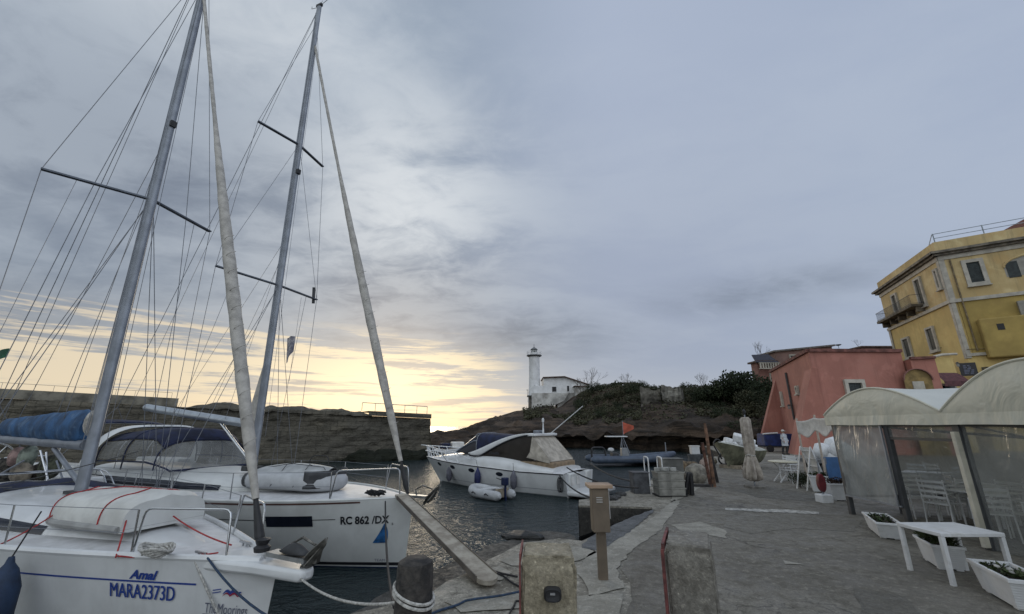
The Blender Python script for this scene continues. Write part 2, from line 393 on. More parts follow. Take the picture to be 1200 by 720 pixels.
q = MB().prism(quay_poly, -2.2, 0.); struct(q.build('quay', conc))
# asphalt sheet inland of the cement margin
ap = jag([(1.45, -2), (1.5, 3.5), g2(740, 700), g2(728, 668), g2(745, 640), g2(772, 622), g2(790, 600), g2(798, 585), g2(812, 568), g2(828, 556), g2(860, 541), (15.5, 31)], .06, .4, 8)
apoly = [tuple(p) for p in ap] + [(129, 45), (129, -14), (1.4, -14)]
a = MB(); a.add([(x, y, .006) for x, y in apoly], [tuple(range(len(apoly)))]); struct(a.build('asphalt', asph))
# loose light cement patches near the edge
wl = MB()
for E_ in (edge, edge2):
    for a_, b_ in zip(E_, E_[1:]):
        d_ = (b_ - a_).normalized(); n_ = Vector((-d_.y, d_.x)) * .012; wl.add([(*(a_ + n_), -2.2), (*(b_ + n_), -2.2), (*(b_ + n_), -.04), (*(a_ + n_), -.04)], [(0, 1, 2, 3)])
struct(wl.build('quay_wall', concrete_mat('dark_wall', (.03, .028, .025), (.05, .047, .04), (.02, .019, .018), False, 2.)))  # thin dark sheet over the quay faces
def patch(px_pts, name='cement_patch', m=None, z=.012, seed=1):
    pts = [g2(*p) for p in px_pts]; pts = jag(pts + [pts[0]], .03, .18, seed)[:-1]
    o = MB(); o.add([(p[0], p[1], z) for p in pts], [tuple(range(len(pts)))]); return struct(o.build(name, m or patchm))
patch([(600, 652), (640, 640), (676, 641), (700, 648), (678, 658), (640, 664), (600, 664), (585, 658)], seed=2)
patch([(556, 674), (585, 664), (600, 672), (588, 681), (568, 682)], seed=4)
patch([(702, 640), (760, 612), (790, 586), (797, 588), (775, 622), (742, 644), (722, 668), (732, 690), (690, 700), (676, 668)], seed=5)
patch([(676, 700), (730, 697), (728, 760), (676, 760)], seed=6)
patch([(520, 706), (560, 700), (612, 696), (612, 714), (540, 719)], seed=7)
patch([(786, 616), (820, 612), (850, 622), (852, 632), (830, 628), (800, 624)], seed=9)
patch([(790, 575), (812, 572), (830, 566), (800, 584), (785, 590)], seed=10)
patch([(850, 596), (880, 597), (925, 598), (960, 601), (960, 603.5), (900, 601), (850, 598.5)], 'painted_line', mat('worn_paint', (.40, .39, .36), .8, .3, 9), .014, 11)
patch([(918, 658), (944, 663), (920, 662)], 'painted_line', None, .014, 12)
patch([(745, 640), (772, 650), (785, 672), (783, 720), (735, 730), (740, 690)], 'asphalt_repair', slate and concrete_mat('repair_asphalt', (.13, .12, .10), (.15, .14, .12), (.10, .09, .08), True), .010, 13)
patch([(682, 639), (693, 630), (716, 618), (740, 607), (764, 598.5), (768, 598), (744, 620), (722, 634), (702, 647), (682, 643)], 'slate_strip', slate, .016, 14)
m_r1 = concrete_mat('repair_light', (.150, .141, .120), (.172, .162, .138), (.120, .112, .095), False, 2.); m_r2 = concrete_mat('repair_dark', (.105, .099, .084), (.125, .118, .10), (.085, .08, .068), True, 2.)
patch([(852, 606), (935, 604), (1010, 612), (1000, 624), (930, 620), (880, 626), (848, 618)], 'asphalt_repair', m_r1, .010, 31)
patch([(860, 575), (900, 571), (960, 580), (952, 588), (890, 584)], 'asphalt_repair', m_r2, .010, 33)
patch([(1000, 690), (1060, 700), (1090, 740), (1020, 745)], 'asphalt_repair', m_r2, .011, 35)
# wet lower ledge outside the edge
le = jag([(-2.6, 5.6), g2(500, 668, -.4), g2(540, 652, -.4), g2(578, 636, -.4), g2(606, 628, -.4), g2(640, 621, -.4), g2(668, 624, -.4), (1.6, 8.9)], .08, .25, 21)
lp = [tuple(p) for p in le] + [(1.5, 8.3), (.3, 7.8), (-1, 6.3), (-2.1, 5.0)]
l = MB().prism(lp, -2.2, -.42); struct(l.build('wet_ledge', wetm, bevel=.03))
# slate-grey sloping strip inside the notch and its dark far wall
sp = [Vector((1.30, 8.85)), Vector((3.5, 11.42)), Vector((2.85, 11.62)), Vector((1.15, 9.55))]
s_ = MB(); s_.add([(1.28, 8.9, -.03), (3.45, 11.45, -.03), (2.95, 11.8, -.42), (.95, 9.6, -.62), (1.28, 8.9, -2), (3.45, 11.45, -2), (2.95, 11.8, -2), (.95, 9.6, -2)], [(0, 1, 2, 3), (0, 3, 7, 4), (3, 2, 6, 7), (2, 1, 5, 6)])
struct(s_.build('slipway', slate))
# a foreground shadow-side slab the bollards stand on is simply the quay

# ---------------------------------------------------------------- headland
rockm = bpy.data.materials.new('volcanic_rock'); rockm.use_nodes = True
def rock_nodes(m, dark, mid, warm, strata=True, tide=None, courses=False):
    t = NT(m.node_tree); b = t.n['Principled BSDF']; tc = t.new('ShaderNodeTexCoord'); v = tc.outputs['Object']
    n1 = t.noise(v, .16, 6, .6, .5); n2 = t.noise(t.mapping(v, (.25, .25, 2.2)), .8, 6, .65, .4); n3 = t.noise(v, 2.2, 5, .65)
    c = t.mix(t.ramp(n1, .38, .62), mid, warm); c = t.mix(t.m('MULTIPLY', t.ramp(n2, .45, .6), .75 if strata else .3), c, dark)
    c = t.mix(t.m('MULTIPLY', t.ramp(n3, .5, .7), .5), c, dark)
    br = None
    if courses:
        sp_ = t.new('ShaderNodeSeparateXYZ'); t.l.new(v, sp_.inputs[0]); bk = t.new('ShaderNodeTexBrick'); bk.inputs['Scale'].default_value = 1.; bk.inputs['Brick Width'].default_value = 1.1; bk.inputs['Row Height'].default_value = .42; bk.inputs['Mortar Size'].default_value = .03; bk.inputs['Mortar Smooth'].default_value = .6
        wob = t.m('MULTIPLY', n3, .35); t.l.new(t.comb(t.m('ADD', sp_.outputs[0], wob), t.m('ADD', sp_.outputs[2], wob), 0.), bk.inputs['Vector'])
        bk.inputs['Color1'].default_value = (.75, .75, .75, 1); bk.inputs['Color2'].default_value = (1.25, 1.22, 1.15, 1); bk.inputs['Mortar'].default_value = (.4, .4, .4, 1); br = bk.outputs['Fac']
        c = t.mix(t.m('MULTIPLY', t.ramp(n1, .40, .60), .55), c, bk.outputs['Color'], 'MULTIPLY')
    if tide is not None:
        sp2 = t.new('ShaderNodeSeparateXYZ'); t.l.new(v, sp2.inputs[0]); c = t.mix(t.ramp(t.m('ADD', sp2.outputs[2], t.m('MULTIPLY', n3, .5)), tide + .75, tide + .1), c, (.016, .018, .012))
    t.l.new(c, b.inputs['Base Color']); b.inputs['Roughness'].default_value = .92; b.inputs['Specular IOR Level'].default_value = .2
    bn = t.new('ShaderNodeBump'); bn.inputs['Strength'].default_value = 1.; bn.inputs['Distance'].default_value = .5
    hgt = t.m('ADD', n2, t.m('MULTIPLY', n3, .4)); hgt = t.m('SUBTRACT', hgt, t.m('MULTIPLY', br, .12)) if br is not None else hgt; t.l.new(hgt, bn.inputs['Height']); t.l.new(bn.outputs[0], b.inputs['Normal'])
rock_nodes(rockm, (.015, .013, .011), (.052, .041, .033), (.090, .064, .046), tide=-1.2)
def lerp_tab(tab, x):
    if x <= tab[0][0]: return tab[0][1]
    for (a, b), (c, d) in zip(tab, tab[1:]):
        if x <= c: return b + (d - b) * (x - a) / (c - a)
    return tab[-1][1]
SHORE = [(-19, 97), (-14, 86), (-9, 74), (-3, 66), (3, 62), (11, 60), (16, 55), (20, 49.5), (25, 47), (130, 47)]
HMAX = [(-19, -.8), (-17, .0), (-12, .7), (-8.5, 1.7), (-5, 3.1), (0, 4.7), (6, 5.6), (12, 6.4), (22, 8.3), (30, 9.0), (45, 9.6), (130, 12)]
PROF = [(0, 1.0), (.6, 1.35), (1.6, 1.6), (3., 2.2), (5, 2.9), (8, 3.5), (12, 4.1), (16, 4.3), (20, 5.6), (26, 7.2), (34, 8.2), (60, 9.3), (110, 9.)]
def shore(x): return lerp_tab(SHORE, x)
def ground_z(x, y):
    d = y - shore(x)
    if d < 0: return -1.5
    h = lerp_tab(PROF, d); hm = lerp_tab(HMAX, x); lim = hm / 8.5
    z = h * min(1., lim) if lim < 1 else h * lim
    if x < 8: z = min(lerp_tab(PROF, d * 1.0), hm) if h > hm else h * min(1, .4 + lim)
    if x > 11 and d > 24: z += 2.4 * min(1, (x - 11) / 6) * min(1, (d - 24) / 14) * max(0, min(1, (27 - x) / 4))
    if y > 118: z -= (y - 118) * .35
    n = mnoise.fractal(Vector((x * .12, y * .12, 0)), 1., 2., 4) * .9 * min(1, d / 6)
    return z + n * min(1., max(.25, lim))
def headland():
    m = MB(); nx = 260; xs = [-20 + 150 * (i / nx) ** 1.15 for i in range(nx + 1)]
    under = [(4.5, -2.5), (4.2, -.9), (3.8, -.2), (3.2, .35), (1.4, .75), (.25, .85)]
    ds = [0, .6, 1.2, 2, 3, 4.5, 6, 8, 10, 12, 14, 16, 18, 20, 23, 26, 30, 35, 40, 48, 60, 75, 95, 120]
    nv = len(under) + len(ds)
    for x in xs:
        wob = mnoise.fractal(Vector((x * .22, 3.3, 0)), 1., 2., 4) * 2.2
        cave = max(0, mnoise.noise(Vector((x * .35, 8.1, 0)))) * 3.
        lim = min(1., max(.12, lerp_tab(HMAX, x) / 7.))
        for d, z in under:
            zz = z if z < -.5 else z * lim
            zz += mnoise.noise(Vector((x * .5, z * 2, 5))) * .25 * lim
            m.v.append(Vector((x, shore(x) + wob + d * (.55 + cave * .5) + mnoise.noise(Vector((x * .8, z, 1))) * .5, zz)))
        for d in ds:
            dn = mnoise.noise(Vector((x * .6, d * .8, 2))) * .6 * (1 if d < 20 else .3)
            y = shore(x) + wob * max(0, 1 - d / 20) + d + dn
            m.v.append(Vector((x, y, ground_z(x, shore(x) + d) + (mnoise.fractal(Vector((x * .5, d * .9, 4)), 1., 2., 5) * 1.0 * lim if d < 16 else 0))))
    for i in range(nx):
        for j in range(nv - 1):
            a = i * nv + j; m.f.append((a, a + nv, a + nv + 1, a + 1))
    return m.build('headland_rock', rockm, smooth=False)
struct(headland())
# boulders at the harbour mouth, one by one
def boulder(c, r, seed, sq=(1, 1, .7), m=None):
    b = MB(); b.ball((0, 0, 0), r, 14, 9, sq)
    for i, p in enumerate(b.v):
        n = mnoise.fractal(p * (1.1 / r) + Vector((seed * 7.1, 0, 0)), 1., 2., 4); b.v[i] = p * (1 + .38 * n)
    o = b.build('boulder', m or rockm); o.location = c; return o
bl = [((-12.6, 66, -.6), 2.6, 'dark boulder rising highest in the harbour mouth'), ((-8.6, 60, -.7), 1.9, 'dark boulder behind the bow rail of the white motor yacht'),
      ((-5.6, 58, -.7), 2.2, 'broad dark boulder beyond the motor yacht windscreen'), ((-15.5, 70, -.5), 2.3, 'dark boulder nearest the open sea gap'),
      ((-10.4, 70, -.3), 2.6, 'rounded dark rock at the foot of the sloping headland'), ((-17.0, 62, -.8), 2.4, 'low dark rock beside the breakwater end'),
      ((-14.2, 54, -.9), 1.6, 'small dark rock in the water off the breakwater end')]
for i, (c, r, lb) in enumerate(bl): tag(boulder(c, r, i, (1.5, 1, .62)), lb, 'rock', 'boulders at the harbour mouth')
tag(boulder(gp(615, 629, -.40), .34, 31, (1.3, .8, .35), mat('seaweed_black', (.012, .012, .01), .5, .3, 9, bump=1.)), 'heap of black weed on the wet ledge below the quay edge', 'seaweed')

# ---------------------------------------------------------------- breakwater
bwm = bpy.data.materials.new('breakwater_stone'); bwm.use_nodes = True
rock_nodes(bwm, (.055, .051, .042), (.135, .124, .10), (.17, .155, .12), courses=True)
bwrough = bpy.data.materials.new('breakwater_rubble'); bwrough.use_nodes = True
rock_nodes(bwrough, (.040, .037, .031), (.100, .092, .074), (.135, .122, .095), False, tide=1.0, courses=True)
BA, BB = Vector((-52, 17.5, 0)), Vector((-8.3, 43.5, 0)); bd = (BB - BA).normalized(); bn_ = Vector((-bd.y, bd.x, 0)); BL = (BB - BA).length
bw = T('breakwater', 'long dark stone breakwater with rough face closing the left of the harbour', 'breakwater', (BA.x, BA.y, -2), math.atan2(bd.y, bd.x))
def ztop(s): return 4.45 - 1.15 * max(0, (s / BL - .35)) / .65 + 2      # local z is from -2
def face(u, v):
    s = u * BL; zt = ztop(s) - .55; z = v * zt
    lean = -1.4 * (1 - v) ** 1.3
    rough = .6 if s > BL * .60 else .25
    n = mnoise.fractal(Vector((s * .35, z * .6, 2)), 1., 2., 5) * .8 * rough + mnoise.noise(Vector((s * 1.3, z * 1.6, 7))) * .25 * rough
    blk = (.10 if (int(z / .55) % 2) else 0.) if s < BL * .52 else 0.
    return (s, lean + n - blk - .2, z)
m_ = MB().grid(face, 220, 26); f_ = m_.build('stone_face', bwrough, bw, recalc=False)
core = MB(); core.grid(lambda u, v: (u * BL, v * 5 + .05, ztop(u * BL) - .56), 30, 1); core.grid(lambda u, v: (u * BL, 5.05, v * (ztop(u * BL) - .56)), 30, 1)
core.add([(BL, -1.6, 0), (BL, 5.05, 0), (BL, 5.05, ztop(BL) - .56), (BL, -.1, ztop(BL) - .56)], [(0, 1, 2, 3)])
core.build('core', bwm, bw)
# upper parapet slab, smoother, pale lichen stained
pb_ = MB(); pb_.grid(lambda u, v: (u * BL * .60, -.25, ztop(u * BL * .6) - .55 + v * .62), 60, 2); pb_.grid(lambda u, v: (u * BL * .60, -.25 + v * .5, ztop(u * BL * .6) + .07), 60, 1)
pb_.build('parapet', mat('parapet_concrete', (.19, .175, .14), .9, .25, 1.2, bump=.6, bscale=5, dirt=(.21, .19, .14), dscale=.7, damt=.6), bw)
# rough crown of the outer part
def crown(u, v):
    s = BL * (.60 + .29 * u); a = math.pi * v
    h = (.50 + .30 * max(-.9, mnoise.fractal(Vector((s * .35, 1, 3)), 1., 2., 4))) * math.sin(min(1, max(.0, u * 4)) * 1.57) * (1. if u < .93 else (1 - u) / .07 + .05)
    return (s, 1.2 - 1.6 * math.cos(a), ztop(s) - .6 + h * math.sin(a) + .15 * mnoise.noise(Vector((s * 1.5, v * 3, 0))))
MB().grid(crown, 90, 10).build('rubble_crown', bwrough, bw)
slab = MB().grid(lambda u, v: (BL * (.88 + .12 * u), -.55 + v * 5, ztop(BL * (.88 + .12 * u)) - .12), 8, 1)
slab.grid(lambda u, v: (BL * (.88 + .12 * u), -.55, ztop(BL * (.88 + .12 * u)) - .12 - .42 * v), 8, 1); slab.build('end_slab', bwm, bw)
def rail(parent, pts, h, n, r=.03, name='railing', m=steel):
    t = MB(); L = [Vector(p) for p in pts]
    t.tube([p + Vector((0, 0, h)) for p in L], r, 6)
    for i in range(n + 1):
        k = i / n * (len(L) - 1); a = L[int(min(k, len(L) - 2))]; b = L[int(min(k, len(L) - 2)) + 1]; p = a.lerp(b, k - int(min(k, len(L) - 2)))
        t.tube([p, p + Vector((0, 0, h))], r * .8, 5)
    return t.build(name, m, parent)
rail(bw, [(BL * k, .1, ztop(BL * k) - .12) for k in (.87, .91, .96, .995)], .75, 5, .035, 'railing', mat('galvanised', (.3, .31, .32), .5, .1, 4, metal=.5))
rail(bw, [(BL * k, .1, ztop(BL * k) + .06) for k in (.05, .2, .35, .45, .59)], .42, 26, .014, 'low_railing', wire)
# foot boulders of the breakwater toward the harbour mouth
for i in range(10):
    s = BL * (.86 + .016 * i); p = BA + bd * s - bn_ * (1.5 + .6 * math.sin(i * 2.3)); p.z = -.9
    tag(boulder(p, .9 + .35 * math.sin(i * 1.7) ** 2, 50 + i, (1.2, 1, .75), bwrough), 'rough dark armour stone at the foot of the breakwater end', 'rock', 'armour stones at the breakwater foot')

# ---------------------------------------------------------------- foliage
def leafmat(name, c1, c2):
    m = bpy.data.materials.new(name); m.use_nodes = True; t = NT(m.node_tree); b = t.n['Principled BSDF']
    oi = t.new('ShaderNodeObjectInfo'); tc = t.new('ShaderNodeTexCoord'); n = t.noise(tc.outputs['Object'], 1.1, 3, .6)
    f = t.m('ADD', t.m('MULTIPLY', t.ramp(n, .35, .65), .7), t.m('MULTIPLY', oi.outputs['Random'], .3))
    t.l.new(t.mix(f, c1, c2), b.inputs['Base Color']); b.inputs['Roughness'].default_value = .75; b.inputs['Specular IOR Level'].default_value = .25
    return m
leaf_d = leafmat('leaf_dark', (.016, .024, .012), (.036, .046, .021))
leaf_m = leafmat('leaf_olive', (.034, .038, .020), (.080, .076, .044))
leaf_f = leafmat('leaf_green', (.03, .06, .02), (.06, .10, .035))
bark = mat('bark', (.085, .070, .055), .9, .3, 6, bump=.6)
def crown_mesh(seed, n, leaf, sq=(1, 1, .7), clumps=9):
    r = random.Random(seed); b = MB(); cl = []
    for i in range(clumps):
        a = r.uniform(0, 6.28); e = r.uniform(-.2, 1.); q = r.uniform(.35, .75)
        cl.append((Vector((math.cos(a) * q * sq[0], math.sin(a) * q * sq[1], (.45 + e * .45) * sq[2] * 1.1)), r.uniform(.28, .5)))
    for i in range(n):
        c, cr = r.choice(cl); d = Vector((r.gauss(0, 1), r.gauss(0, 1), r.gauss(0, 1))).normalized() * cr * r.uniform(.55, 1.05)
        p = c + Vector((d.x, d.y, d.z * .8)); u = Vector((r.gauss(0, 1), r.gauss(0, 1), r.gauss(0, 1))).normalized(); v = u.cross(Vector((r.gauss(0, 1), r.gauss(0, 1), r.gauss(0, 1)))).normalized()
        s = leaf * r.uniform(.6, 1.3); b.add([p - u * s, p + v * s * .6, p + u * s, p - v * s * .6], [(0, 1, 2, 3)])
    return b
def limb_mesh(seed, h=.8):
    r = random.Random(seed); b = MB(); b.tube([(0, 0, -.3), (.02, 0, .15), (.04, .02, h * .5)], [.06, .05, .035], 6)
    for i in range(5):
        a = i * 1.26 + r.uniform(-.3, .3); b.tube([(.03, .01, h * .3), (.25 * math.cos(a), .25 * math.sin(a), h * .6), (.5 * math.cos(a), .5 * math.sin(a), h * .85)], [.03, .02, .008], 5)
    return b
shrub_proto = []
for i, (mm, n, lf) in enumerate([(leaf_d, 1500, .045), (leaf_m, 1300, .05), (leaf_d, 1700, .04), (leaf_m, 1500, .04)]):
    t = T('shrub', 'x', 'shrub', (0, -200, 0), 0, 'shrubs covering the headland')
    crown_mesh(100 + i, n, lf, (1, 1, .75), 11).build('crown', mm, t, recalc=False); limb_mesh(200 + i).build('trunk', bark, t); shrub_proto.append(t)
sh = []
rr = random.Random(11)
for row, (d0, d1, n) in enumerate([(13, 17, 26), (17, 22, 28), (22, 28, 26), (28, 36, 24)]):
    for i in range(n):
        x = -1 + (46 + 1) * (i + rr.uniform(.1, .9)) / n; d = rr.uniform(d0, d1)
        y = shore(x) + d
        if x < 6 and y > 92: continue
        if x < 3 and row < 1: continue
        xr = x / y
        if -.02 < xr < .145 and d > 17: continue
        if .29 < xr < .435 and d < 21: continue
        s = rr.uniform(1.3, 2.4) * (1. if x > 12 else .7); sh.append((x, y, ground_z(x, y) - .35 * s, s))
# taller outlines along the skyline
for px, py, D, s in [(865, 446, 62, 3.3), (845, 452, 64, 3.0), (882, 455, 56, 2.8), (826, 458, 66, 2.6), (900, 470, 50, 2.5), (805, 461, 74, 1.8), (745, 460, 84, 2.2), (720, 458, 86, 2.5), (731, 453, 88, 2.9), (712, 462, 86, 1.8), (868, 470, 56, 2.6), (850, 478, 54, 2.2), (835, 480, 58, 2.2), (892, 462, 54, 2.4), (885, 490, 50, 2.2), (868, 495, 50, 2.0)]:
    p = at(px, py, D); sh.append((p.x, p.y, p.z - s * .85, s))
desc = ['low', 'rounded', 'spreading', 'tangled', 'dense', 'thin', 'wind-bent', 'squat']; tone = ['dark green', 'olive', 'blackish green', 'dull green']
for i, (x, y, z, s) in enumerate(sh):
    k = i % 4; t = shrub_proto[k] if i < 4 else copy_tree(shrub_proto[k])
    t.location = (x, y, z); t.rotation_euler = (0, 0, rr.uniform(0, 6.28)); t.scale = (s, s, s * rr.uniform(.8, 1.1))
    t['label'] = 'dark evergreen shrub among the scrub covering the rocky headland'
def evergreen(px, py, D, w, h, seed, label):
    top = at(px, py, D); t = T('evergreen_tree', label, 'tree', (top.x, D, top.z - h), 0, 'evergreen trees on the headland skyline')
    crown_mesh(seed, 2600, .055, (1, 1, .8), 15).build('crown', leaf_d, t, recalc=False); b = limb_mesh(seed + 1); b.build('trunk', bark, t); t.scale = (w, w, h / 1.15); return t
for i, a in enumerate([(731, 447, 84, 2.6, 3.6, 'broad dark evergreen tree right of the bare tree by the keeper house'), (714, 450, 86, 2.1, 3., 'smaller dark evergreen left of the broad skyline tree'), (748, 453, 82, 2.2, 3.2, 'dark evergreen directly above the ruined stone wall'), (800, 459, 74, 1.9, 2.4, 'low evergreen over the pale streaked wall'), (866, 431, 60, 3.4, 4.6, 'tallest and darkest evergreen tree left of the pink house'), (845, 444, 62, 2.8, 3.8, 'round evergreen just left of the tallest tree'), (886, 440, 57, 2.6, 4., 'evergreen between the tallest tree and the red building'), (828, 452, 64, 2.3, 3., 'evergreen halfway along the skyline scrub')]):
    evergreen(*a[:5], 400 + i * 3, a[5])
# undergrowth: one carpet
ug = MB(); r2 = random.Random(5)
for i in range(34000):
    x = r2.uniform(2, 50); d = 6.5 + 34 * r2.random() ** 1.35; y = shore(x) + d
    if mnoise.noise(Vector((x * .18, y * .18, 9))) < -.25 - (d - 12) * .03: continue
    z = ground_z(x, y) + r2.uniform(0, .45); s = r2.uniform(.10, .26); u = Vector((r2.gauss(0, 1), r2.gauss(0, 1), r2.gauss(0, .6))).normalized(); v = u.cross(Vector((r2.gauss(0, 1), r2.gauss(0, 1), 1))).normalized()
    if x / y < .15 and d > 20: continue
    if .30 < x / y < .43 and d < 19 and r2.random() < .8: continue
    p = Vector((x, y, z)); ug.add([p - u * s, p + v * s * .6, p + u * s, p - v * s * .6], [(0, 1, 2, 3)])
struct(ug.build('undergrowth', leaf_m, recalc=False), 'stuff')
# bare trees
def bare_tree(loc, h, seed, label, lean=0):
    r = random.Random(seed); t = T('bare_tree', label, 'tree', loc, 0, 'leafless trees on the skyline'); tr = MB(); br = MB()
    def go(p, d, L, rad, lv, mb):
        q = p + d * L; mid = p.lerp(q, .5) + Vector((r.uniform(-.06, .06), r.uniform(-.06, .06), 0)) * L; mb.tube([p, mid, q], [rad, rad * .8, rad * .6], 5, caps=False)
        if lv == 0: return
        for k in range(r.choice((2, 3)) if lv > 1 else 3):
            dd = (d + Vector((r.uniform(-.75, .75), r.uniform(-.5, .5), r.uniform(-.1, .5)))).normalized(); go(q, dd, L * r.uniform(.6, .85), rad * .58, lv - 1, br)
    for k in range(3):
        go(Vector((0, 0, 0)), Vector((lean + r.uniform(-.35, .35), 0, 1)).normalized(), h * .34, h * .016, 4, tr if k == 0 else br)
    tr.build('trunk', bark, t); br.build('crown', bark, t); return t
p = at(690, 462, 100); bare_tree((p.x, p.y, p.z), 6.2, 5, 'leafless tree standing beside the lighthouse keeper house', .1)
p = at(683, 464, 98); bare_tree((p.x, p.y, p.z), 4.2, 8, 'smaller leafless tree leaning left against the keeper house', -.2)
p = at(737, 462, 84); bare_tree((p.x, p.y, p.z), 4.4, 9, 'leafless twiggy tree over the dark shrubs by the ruined wall')
p = at(893, 428, 66); bare_tree((p.x, p.y, p.z), 3.6, 12, 'leafless tree rising behind the dark-roofed pink house')
p = at(1006, 408, 75); bare_tree((p.x, p.y, p.z), 1.6, 15, 'thin bare twigs of a treetop behind the flat red roof')
p = at(826, 462, 64); bare_tree((p.x, p.y, p.z), 3.0, 18, 'spindly leafless tree in the scrub left of the tallest bush')
# ================================================================ lighthouse and its house
lwm = mat('lime_white', (.70, .70, .70), .8, .06, .9, streak=False, dirt=(.50, .49, .46), dscale=.5, damt=.5, runs=.2)
lwm2 = mat('stained_white', (.50, .49, .46), .85, .2, .5, dirt=(.22, .20, .17), dscale=.35, damt=.8)
greym = mat('grey_metal', (.13, .135, .14), .6, .15, 3)
roofd = mat('old_roof_tile', (.10, .06, .045), .85, .3, 3, bump=.6)
holem = mat('dark_opening', (.012, .012, .013), .6, .1, 3)
LD = 110
b0 = at(626, 483, LD); lx = at(626.3, 440, LD).x
lh = T('lighthouse', 'white round lighthouse tower with gallery and lantern on the headland', 'lighthouse', (lx, LD, b0.z - 1))
zt = at(626, 417, LD).z - (b0.z - 1)
MB().lathe([(1.85, 3.5), (1.65, 5.5), (1.5, 7.5), (1.42, 10), (1.38, zt - .5), (1.45, zt - .3)], n=28).build('tower', lwm, lh, smooth=True)
MB().box((-.65, -.2, 2.4), (2.1, 3.4, 4.9), taper=.1).build('base_block', mat('dark_stone_base', (.12, .11, .095), .9, .3, 1), lh)
MB().box((-.75, -.2, 4.95), (2.5, 3.6, .22)).build('base_ledge', greym, lh)
g = MB(); g.lathe([(1.45, zt - .4), (2.0, zt - .1), (2.0, zt + .08), (1.2, zt + .08)], n=28); g.build('gallery', greym, lh)
rl = MB(); [rl.tube([(1.9 * math.cos(a), 1.9 * math.sin(a), zt + .05), (1.9 * math.cos(a), 1.9 * math.sin(a), zt + 1.05)], .035, 5) for a in [i * math.pi / 9 for i in range(18)]]
for hh in (.55, 1.05): rl.tube([(1.9 * math.cos(a), 1.9 * math.sin(a), zt + hh) for a in [i * math.pi / 14 for i in range(29)]], .03, 5)
rl.build('gallery_railing', lwm, lh)
MB().lathe([(.95, zt + .05), (.95, zt + .7), (.8, zt + .75)], n=20).build('lantern_base', lwm, lh)
ln = MB().lathe([(.72, zt + .75), (.72, zt + 1.55)], n=16).build('lantern', clear_mat('lantern_glass', (.7, .75, .75), .35), lh)
lf = MB(); [lf.tube([(.74 * math.cos(a), .74 * math.sin(a), zt + .75), (.74 * math.cos(a), .74 * math.sin(a), zt + 1.55)], .04, 5) for a in [i * math.pi / 4 for i in range(8)]]; lf.lathe([(.2, zt + .8), (.3, zt + 1.1), (.2, zt + 1.4)], n=10); lf.build('lantern_frame', greym, ln)
MB().lathe([(1.0, zt + 1.55), (.75, zt + 1.85), (.3, zt + 2.15), (.08, zt + 2.3), (.05, zt + 3.1)], n=16).build('lantern_roof', greym, lh)
MB().box((-.1, -1.5, 7.2), (.35, .3, .6)).build('window', holem, lh)
MB().tube([(-1.9, -.2, 5), (-1.9, -.2, 6.6)], .05, 5).box((-1.9, -.2, 6.5), (.5, .15, .12)).build('signal_arm', greym, lh)

def X_(px, D, py=450): return at(px, py, D).x
def Z_(py, D, px=650): return at(px, py, D).z
kh = T('keeper_house', 'low white keeper house with dark sloping roof attached to the lighthouse', 'house', (X_(650, 108), 108, Z_(483, 108)))
o = kh.location; D = 108
def local(px, py, dy=0): return Vector((X_(px, D, py) - o.x, dy, Z_(py, D, px) - o.z))
w_ = MB(); pts = [local(637, 461), local(637, 443.2), local(661, 442.3), local(689, 451.5), local(689, 461)]
n = len(pts); w_.add([p + Vector((0, 0, 0)) for p in pts] + [p + Vector((0, 8, 0)) for p in pts], [tuple(range(n)), tuple(range(n, 2 * n))[::-1]] + [(i, (i + 1) % n, n + (i + 1) % n, n + i) for i in range(n)]); w_.build('wall', lwm, kh)
rf = MB(); a_, b_, c_ = local(636, 443), local(661, 442), local(690.5, 451.5)
rf.bar(a_ + Vector((0, 3.6, .05)), b_ + Vector((0, 3.6, .05)), 8.8, .22); rf.bar(b_ + Vector((0, 3.6, .05)), c_ + Vector((0, 3.6, .05)), 8.8, .22); rf.build('roof', roofd, kh)
MB().box(local(631, 456.7) + Vector((0, 3, 0)), (2.6, 6, 1.9)).build('link_wall', lwm, kh)
for (x0, y0, x1, y1) in [(647, 453.5, 652, 459.5), (664.5, 452.5, 667, 459)]:
    p, q_ = local(x0, y0), local(x1, y1); wd = MB().box(((p.x + q_.x) / 2, -.02, (p.z + q_.z) / 2), (q_.x - p.x, .12, p.z - q_.z)).build('window', holem, kh)
    MB().box(((p.x + q_.x) / 2, -.06, q_.z - .06), (q_.x - p.x + .3, .22, .12)).build('sill', lwm, wd)
rw = MB(); P4 = [local(623, 461), local(666, 461), local(661, 470), local(634, 482), local(631, 484), local(623, 484)]; n = len(P4)
rw.add([p + Vector((0, -.6, 0)) for p in P4] + [p + Vector((0, 7, 0)) for p in P4], [tuple(range(n)), tuple(range(n, 2 * n))[::-1]] + [(i, (i + 1) % n, n + (i + 1) % n, n + i) for i in range(n)]); rw.build('terrace_wall', lwm2, kh)
MB().box(((local(680, 457)).x, -.9, local(680, 457).z - 2.3), (3.4, 3, 6.2)).build('annex_wall', lwm2, kh)
MB().box(((local(680, 457)).x, -1.5, local(680, 453).z - .2), (3.8, 3.3, .18)).build('annex_roof', roofd, kh)
MB().box(local(673, 461) + Vector((0, 3.2, -2.6)), (8.6, 6, 5.4)).build('foundation', lwm2, kh)
hb = T('low_hut', 'low pale hut roof showing among shrubs right of the keeper house', 'hut', at(697, 463, 104))
MB().box((0, 0, .5), (3.2, 3, 1.6)).build('wall', lwm2, hb); MB().box((0, 0, 1.4), (3.6, 3.3, .15)).build('roof', lwm, hb)
